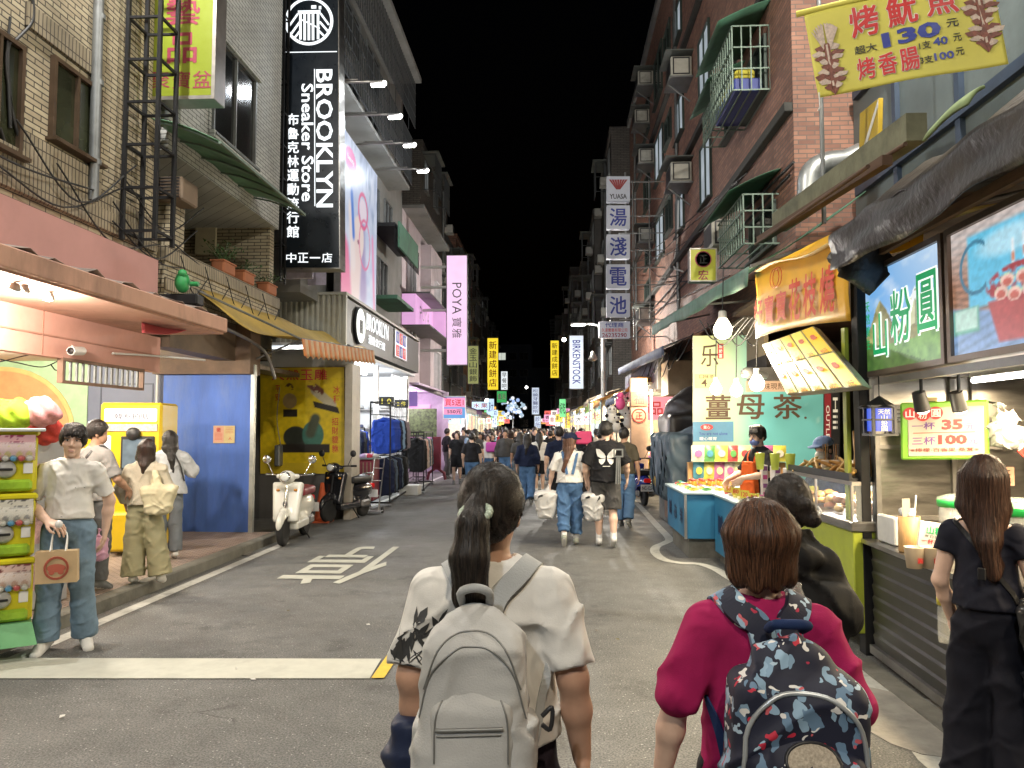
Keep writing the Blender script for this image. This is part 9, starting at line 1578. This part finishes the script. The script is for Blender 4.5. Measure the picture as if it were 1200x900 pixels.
t=thing('awning','worn grey blue striped awning beneath the stacked grey signs','awning',(2.6,19,3.3));a0,a1=at(725,432,X=2.2),at(778,405,X=2.2);m=MB();m.grid(lambda u,v:a0.lerp(a1,u)+Vector((1.25*v,0,.55*v-.03*math.sin(math.pi*v))),16,5,thick=.01);m.grid(lambda u,v:a0.lerp(a1,u)+Vector((-.01+.02*math.sin(40*u)*v,0,-.22*v)),30,2,thick=.008);m.build('sheet',mat('grey_blue_canvas',(.10,.12,.19),.8,var=.35,scale=4,dirt=.4),t)
M,w,h=AF(at(733,470,X=2.6),at(772,456,X=2.6),at(733,442,X=2.6));t=lightbox('shop_sign','faded grey sign with dark characters under the grey blue awning',M,w,h,.12,mat('faded_slate_board',(.16,.16,.20),.7,dirt=.5),GREYM,[('row','古早味小吃',mat('plum_ink',(.12,.05,.10)),dict(cw=w*.18,ch=h*.6,bold=.015))])
q=at(779,445,X=2.6);m=MB();m.span((2.6,q.y-.5,q.z-.38),(3.5,q.y+.55,q.z+.42),0,.01);o=m.build('sign_box',mat('peach_sign_back',(.55,.40,.26),.6,dirt=.2),None);tag(o,'pale peach sign box end beside the dark gap on the right','sign box')
t=thing('pillar','peach pillar with a red ringed character beside the toy stall','pillar',at(749,560,Y=19.6));p=at(749,500,Y=19.6);m=MB();m.span((p.x-.2,19.6,0),(p.x+.22,20.0,3.0));m.build('shaft',mat('peach_tiles',(.52,.34,.24),.6),t);M=front((p.x,19.595,at(749,487,Y=19.6).z));m=MB();[m.tube([M@Vector((r_*math.cos(a),r_*math.sin(a),.006))for a in np.linspace(0,6.28,22)],.014,5)for r_ in(.17,)];m.text('正',M,.18,.18,0,.02);m.build('lettering',REDI,t);m=MB();m.box((0,.42,.02),(.4,.36,.04),0,0,M);m.build('red_brown_plate',mat('red_brown_plate',(.28,.1,.06),.6),t);m=MB();m.text('福',M@Matrix.Translation((0,.42,0)),.26,.26,0,.02,off=.045);m.build('plate_character',INK,t)
m=MB();m.tube([(p.x+.3,19.5,.3),(p.x+.3,19.5,2.7)],.025,8);o=m.build('tube_lamp',glow('warm_tube',(1,.85,.6),12),None);tag(o,'upright warm tube lamp beside the peach pillar','lamp');lamp('pillar_glow',(p.x+.1,19.2,2.6),120,(1,.82,.55),.2)
m=MB();m.grid(lambda u,v:(2.2-.35*v+.5*u,20.4+.5*u,3.1-.4*v),6,4,thick=.02);o=m.build('orange_cloth',mat('orange_cloth',(.6,.25,.04),.7),None);tag(o,'orange cloth draped at the end of the grey blue awning','cloth')
m=MB();m.span((3.45,18.5,0),(3.55,20.4,2.9));m.span((3.4,12.5,0),(3.5,18.5,2.9));o=m.build('dark_wall',mat('near_black_wall',(.035,.03,.027),.8),None);tag(o,'dark shop wall behind the covered cart','wall')  # near-black wall colour with slight random variation
def plush_bear(lab,c,r,dark):
 s=SDF(.02);s.ell(c,(r,r*.8,r*1.1)).ell((c[0],c[1]-.02,c[2]+r*1.5),(r*.8,r*.7,r*.72));o=sdf_obj('plush_bear',s,mat('plush_white',(.6,.6,.58),.9),None,.03);tag(o,lab,'plush toy','panda plush toys hanging at the toy stall');m=MB();[m.ball((c[0]+x*r*.65,c[1]-.03,c[2]+r*2.1),r*.28,8,6)for x in(-1,1)];m.build('ears',BLK,o);m=MB();[m.ball((c[0]+x*r*.9,c[1]-.05,c[2]+z),(r*.4,r*.4,r*.35),8,6)for x in(-1,1)for z in(-r*.7,r*.4)];m.build('paws',BLK,o);m=MB();[m.ball((c[0]+x*r*.32,c[1]-r*.68,c[2]+r*1.55),r*.16,8,6)for x in(-1,1)];m.build('eyes',BLK,o)
for px,py in((717,487),(731,478),(722,497),(735,492)):plush_bear('black and white panda plush hanging at the toy stall',at(px,py+3,Y=20.2),.15,1)
m=MB();c=at(727,466,Y=20.1);m.ball(c-Vector((0,0,.15)),(.13,.1,.17),10,8);m.ball(c+Vector((0,0,.06)),.09,10,7);o=m.build('pink_doll',mat('hot_pink',(.7,.1,.3),.7),None);tag(o,'hot pink doll hanging above the panda plush toys','doll')
rnd=random.Random(41);CN=[('yellow',(1,.75,.1)),('white',(1,.97,.9)),('red',(1,.15,.12)),('pale blue',(.6,.8,1)),('green',(.2,.8,.3)),('pink',(1,.4,.65)),('orange',(1,.5,.1))]
for i in range(40):  # randomly placed glowing signs, added to brighten the far street
 Y=42+i*1.0;s_=1 if i%2 else-1;nm,cl=CN[rnd.randrange(7)];X=bend(Y)+(1.5 if s_>0 else-3.1)+rnd.uniform(-.4,.4);z=rnd.uniform(2.2,3.0);w,h=rnd.uniform(.4,1.0),rnd.uniform(.3,.6)
 if rnd.random()<.3:w,h=.35,rnd.uniform(.7,1.0)
 M=front((X,Y,z));t=thing('added_lit_sign','small %s lit sign over the far %s stalls, %s down the street'%(nm,'right' if s_>0 else 'left',('nearer','midway','farthest')[min(2,i//14)]),'sign',(X,Y,z),0,'small lit signs over the far stalls');m=MB();m.box((0,0,-.06),(w,h,.12),0,.01,M);m.build('case',glow('far_sign_'+nm.replace(' ','_'),cl,1.1),t);m=MB();m.row(rnd.choice(WORDS)[:2],M,w*.45,h*.7,0,.02,off=.006);m.build('lettering',[REDI,INK,BLUEI,MAROON][i%4],t);m=MB();m.bar((X,Y+.06,z+h/2),(X+s_*1.2,Y+.06,z+h/2+.2),.03);m.build('arm',GREYM,t)
PAL={'navy':NVY,'black':BLK,'white':WTEE,'grey':GRY,'cream':CRM,'dark grey':DGR,'pale blue':cloth('pale_blue_shirt',(.25,.36,.48)),'red':cloth('red_shirt',(.4,.03,.04)),'brown':cloth('brown_shirt',(.16,.10,.06)),'olive':cloth('dark_olive_shirt',(.075,.065,.045))}
BOT={'blue jeans':DENB,'black trousers':BLK,'grey trousers':cloth('grey_trousers',(.12,.12,.12)),'black shorts':BLK,'pale jeans':DEN}
SH_=[SHW,GREYM,BLACKP]
def walker(lab,px,Y,H,tp,bt,hr,rz,seed,x=None,**k):
 r=random.Random(seed);X=x if x is not None else at(px,500,Y=Y).x;h_=.018 if Y<20 else(.024 if Y<32 else.03);sh='shorts' in bt
 return person(lab,(X,Y),rz,H,build=r.uniform(.95,1.1),wide=r.uniform(1,1.12),top=(PAL[tp],k.pop('sl',.9),.9,.025),bottom=(BOT[bt],.9 if sh else 1.93,.09,.095),shoes=(SH_[seed%3],SOLE),hair=hr,head=k.pop('head',(r.uniform(-.4,.4),0,0)),legs=walk(r.choice((-.6,-.4,.4,.6,.15))),h=h_,skin=SKINL if seed%2 else SKIN,**k)
hs,hl,hp_,hb=('short',HAIR),('long',HAIR,dict(len=.28)),('pony',HAIR),('bob',HAIRD)
walker('broad man in a navy T-shirt seen from behind left of the couple',655,15.3,1.74,'navy','black trousers',hs,.05,1);walker('woman in a dark navy outfit with a long ponytail walking away',618,17.5,1.60,'navy','blue jeans',hl,.0,2,sl=1.6)
walker('woman in a white top and black shorts walking away',632,20.5,1.62,'white','black shorts',hl,.1,3,sl=1.5);walker('man in an olive brown T-shirt right of the butterfly print',731,13.6,1.72,'olive','blue jeans',hs,-.3,4);walker('woman in black with short hair just left of the butterfly print',690,14.6,1.60,'black','black trousers',hs,-.2,5)
walker('older man in a dark vest and blue jeans walking towards the viewer',592,22,1.70,'dark grey','blue jeans',hs,math.pi,6,sl=1.9,face=2);walker('woman in black with a pink bag at her waist facing the viewer',577,23.5,1.58,'black','black shorts',hb,math.pi-.2,7,face=2);walker('person in a dark jacket and grey trousers left of the pink bag',563,24.5,1.60,'dark grey','grey trousers',hs,math.pi+.3,8,sl=1.9,face=2)
walker('man in a pale blue shirt standing by the left stalls',549,27,1.68,'pale blue','black trousers',hs,1.2,9);walker('man in a black shirt behind the parked black scooter',524,26.5,1.72,'black','grey trousers',hs,-1.0,10);walker('person with dark hair in grey beside the man in black by the racks',532,29,1.56,'grey','black trousers',hb,.5,11)
walker('man in black seen between the navy T-shirt and the white top',645,24,1.66,'black','pale jeans',hs,0,12);walker('person in grey right behind the broad navy man',664,19.5,1.62,'grey','black trousers',hs,0,13);walker('woman in dark grey near the toy stall',676,22,1.60,'dark grey','black trousers',hb,-.5,14);walker('person in navy leaning near the pillar',704,18.5,1.66,'navy','blue jeans',hs,-.6,15)
b_=SDF(.03);c=at(577,524,Y=23.2);b_.rbox((c.x,c.y,c.z),(.14,.06,.09),.06);o=sdf_obj('waist_bag',b_,mat('bright_pink_bag',(.5,.06,.35),.5),None,.02);tag(o,'bright pink bag worn at the waist in the crowd','bag')
b_=SDF(.02);c=at(684,513,Y=14.2);b_.rbox((c.x,c.y,c.z),(.12,.04,.09),.03);o=sdf_obj('pink_parcel',b_,mat('hot_pink_card',(.6,.05,.16),.6),None,.02);tag(o,'hot pink box carried beside the man with the butterfly print','box')
rnd=random.Random(77);tops=list(PAL);bots=list(BOT);hrs=[hs,hl,hp_,hb]
WH_=['near the front of the far crowd','in the middle of the far crowd','at the back of the far crowd']
used={}
for i in range(104):
 Y=(25.5+i*.62 if i<70 else 19.5+(i-70)*.42)+rnd.uniform(-.6,.6);X=bend(Y)+rnd.uniform(-3.0,1.5);tp=rnd.choice(tops+['black','navy','dark grey']*3);bt=rnd.choice(bots);hi=rnd.randrange(4);tow=rnd.random()<.45
 lab='%s haired person, %s top, %s, %s, %s of far crowd'%(('short','long','tied','bob')[hi],tp,bt,'facing viewer' if tow else 'walking away',('front','middle','back')[0 if Y<38 else(1 if Y<52 else 2)]);o=walker(lab,0,Y,rnd.uniform(1.52,1.78),tp,bt,hrs[hi],(math.pi if tow else 0)+rnd.uniform(-.4,.4),100+i,x=X)[0];o['group']='far crowd walking in the market street' if used.get(lab)else 'far crowd walking in the market street';used[lab]=1
rnd=random.Random(31)
for k in range(9):
 a=at(rnd.uniform(700,760),rnd.uniform(300,420),X=3.3);b_=at(rnd.uniform(800,900),rnd.uniform(180,330),X=3.4);mid=(a+b_)/2-Vector((.1,0,rnd.uniform(.1,.5)));cable('cable','thin black cable sagging across the red tiled front',[a,mid,b_],.012,14,group='thin cables across the red tiled front')
for k in range(8):
 y0=rnd.uniform(5,9);cable('cable','thin grey cable looping along the pink and beige wall',[(-4.9,y0,rnd.uniform(3.75,4.6)),(-4.86,y0+.9,rnd.uniform(3.7,4.2)),(-4.9,y0+2,rnd.uniform(3.8,4.8))],.010,12,group='cables looping along the beige wall')
for k in range(7):
 y0=14.5+k*1.2;cable('cable','black cable hanging under the stall canopies on the right',[(2.6,y0,3.5),(2.5,y0+1.2,3.1-.1*(k%3)),(2.7,y0+2.6,3.5)],.012,12,group='cables under the right canopies')
for k in range(6):cable('cable','loose black wire among the tea stall bulbs',[at(820+9*k,375+4*(k%3),Y=10.5),at(838+9*k,398+7*(k%2),Y=10),at(872+5*k,372,Y=9.6)],.008,12,group='wires among the tea stall bulbs')
for k in range(5):cable('cable','black wire hanging from the terrace parapet',[(-4.84,9.6+.7*k,3.95),(-4.8,9.9+.7*k,3.5),(-4.84,10.4+.7*k,3.8)],.008,10,group='wires hanging from the terrace parapet')
LIT=[mat('litter_white',(.55,.54,.5)),mat('litter_brown',(.16,.11,.06)),mat('litter_leaf',(.12,.10,.03))]
for k in range(26):
 x,y=rnd.uniform(-3.6,1.6),rnd.uniform(3,15);j=k%3;m=MB();z=.012;a=rnd.uniform(0,6);l=rnd.uniform(.012,.035);d=Vector((math.cos(a),math.sin(a),0))*l;n=Vector((-d.y,d.x,0))*.5;c=Vector((x,y,z));m.add([c-d,c-n+Vector((0,0,.006)),c+d,c+n],[(0,1,2,3)]);o=m.build('litter',LIT[j],None);tag(o,('scrap of white paper lying on the road','scrap of brown paper lying on the road','dry leaf lying on the road')[j],'litter',('white paper scraps on the road','brown paper scraps on the road','dry leaves on the road')[j])
for r in range(2):
 for i in range(10):add_packet((xC+.50+.2*r,7.75+.22*i,.885),.16,.16+.03*((i+r)%3),-1.1,(1,0,3,4,6,0,2,5,0,1)[(i+3*r)%10],'crowded upright on the tea stall counter')
for i in range(9):add_packet((xC+.62+.03*(i%2),8.0+.24*i,.885),.17,.22+.02*(i%3),-1.2,(0,6,4,2,3,0,1,5,6)[i],'standing upright along the nearer tea table')
for i in range(8):add_packet((xA+.42+.17*i,11.62,1.22),.16,.24,0,(2,3,0,1,6,5,4,0)[i],'on top of the orange shelf')
JAR=mat('honey_jar',(.45,.22,.03),.15,var=.2);LIDM=mat('jar_lid',(.5,.06,.04),.35)
for i in range(10):
 p=(xA+.22+.13*(i%5),10.9+.16*(i//5),.878)
 if i==0:t=thing('honey_jar','small amber jar with a red lid on the blue tea table','jar',p,0,'amber jars on the blue tea table',local=True);m=MB();m.lathe([(.038,0),(.042,.015),(.042,.09),(.03,.1)],(0,0,0),14);m.build('jar',JAR,t);m=MB();m.lathe([(.036,.1),(.036,.125),(.01,.127)],(0,0,0),14);m.build('lid',LIDM,t);j0=t
 else:dup(j0,p)
for i in range(5):
 y=8.1+.42*i;t=thing('price_tag','yellow card price tag with red digits standing among the tea stall goods','price tag',(xC+.08,y,.88),0,'price tags on the tea stall');M=FR((xC+.08,y,.96),Vector((.6,-.8,0)),ZP);m=MB();m.box((0,0,0),(.13,.09,.004),0,0,M);m.build('card',mat('tag_yellow',(.62,.52,.06)),t);m=MB();m.text(('100','50','120','80','150')[i],M,.09,.05,0,.02,off=.004);m.build('digits',REDI,t)
for i in range(6):c=Vector((gx+.12+.09*i,ya+.9,1.33));t=thing('skewer_cup','paper cup of squid skewers on the tray of the food case','cup',c,0,'skewer cups on the food case');m=MB();m.lathe([(.03,0),(.042,.1),(.04,.1)],c,12);m.build('cup',CREAMC,t);m=MB();[m.tube([c+Vector((.01*q,0,.05)),c+Vector((.025*q,.01*q,.24))],.005,5,q%2)for q in(-1,0,1)];m.build('skewers',[mat('fried_a',(.45,.22,.05)),WOOD],t)
for i,(x,z,w_,h_,mi)in enumerate(((2.62,1.78,.16,.22,0),(2.82,1.86,.12,.16,1),(3.32,1.35,.2,.14,2),(3.6,1.4,.15,.2,0))):M=front((x,5.955,z));t=thing('paper_note',('white paper note taped high on the steel wall','yellow paper note on the steel wall beside the lantern','pink paper note low on the steel wall','white paper note low on the steel wall by the tub')[i],'note',M.translation);m=MB();m.box((0,0,0),(w_,h_,.003),0,0,M);m.build('paper',(mat('white_card',(.72,.7,.66)),mat('yellow_paper',(.62,.5,.26)),mat('pink_paper',(.66,.38,.27)))[mi],t);m=MB();[m.box((0,h_*.3-.03*q,.003),(w_*.7,.008,.002),0,0,M)for q in range(4)];m.build('writing',INK,t)
for o in list(bpy.data.objects):
 for k in('local','fresh'):
  if k in o:del o[k]
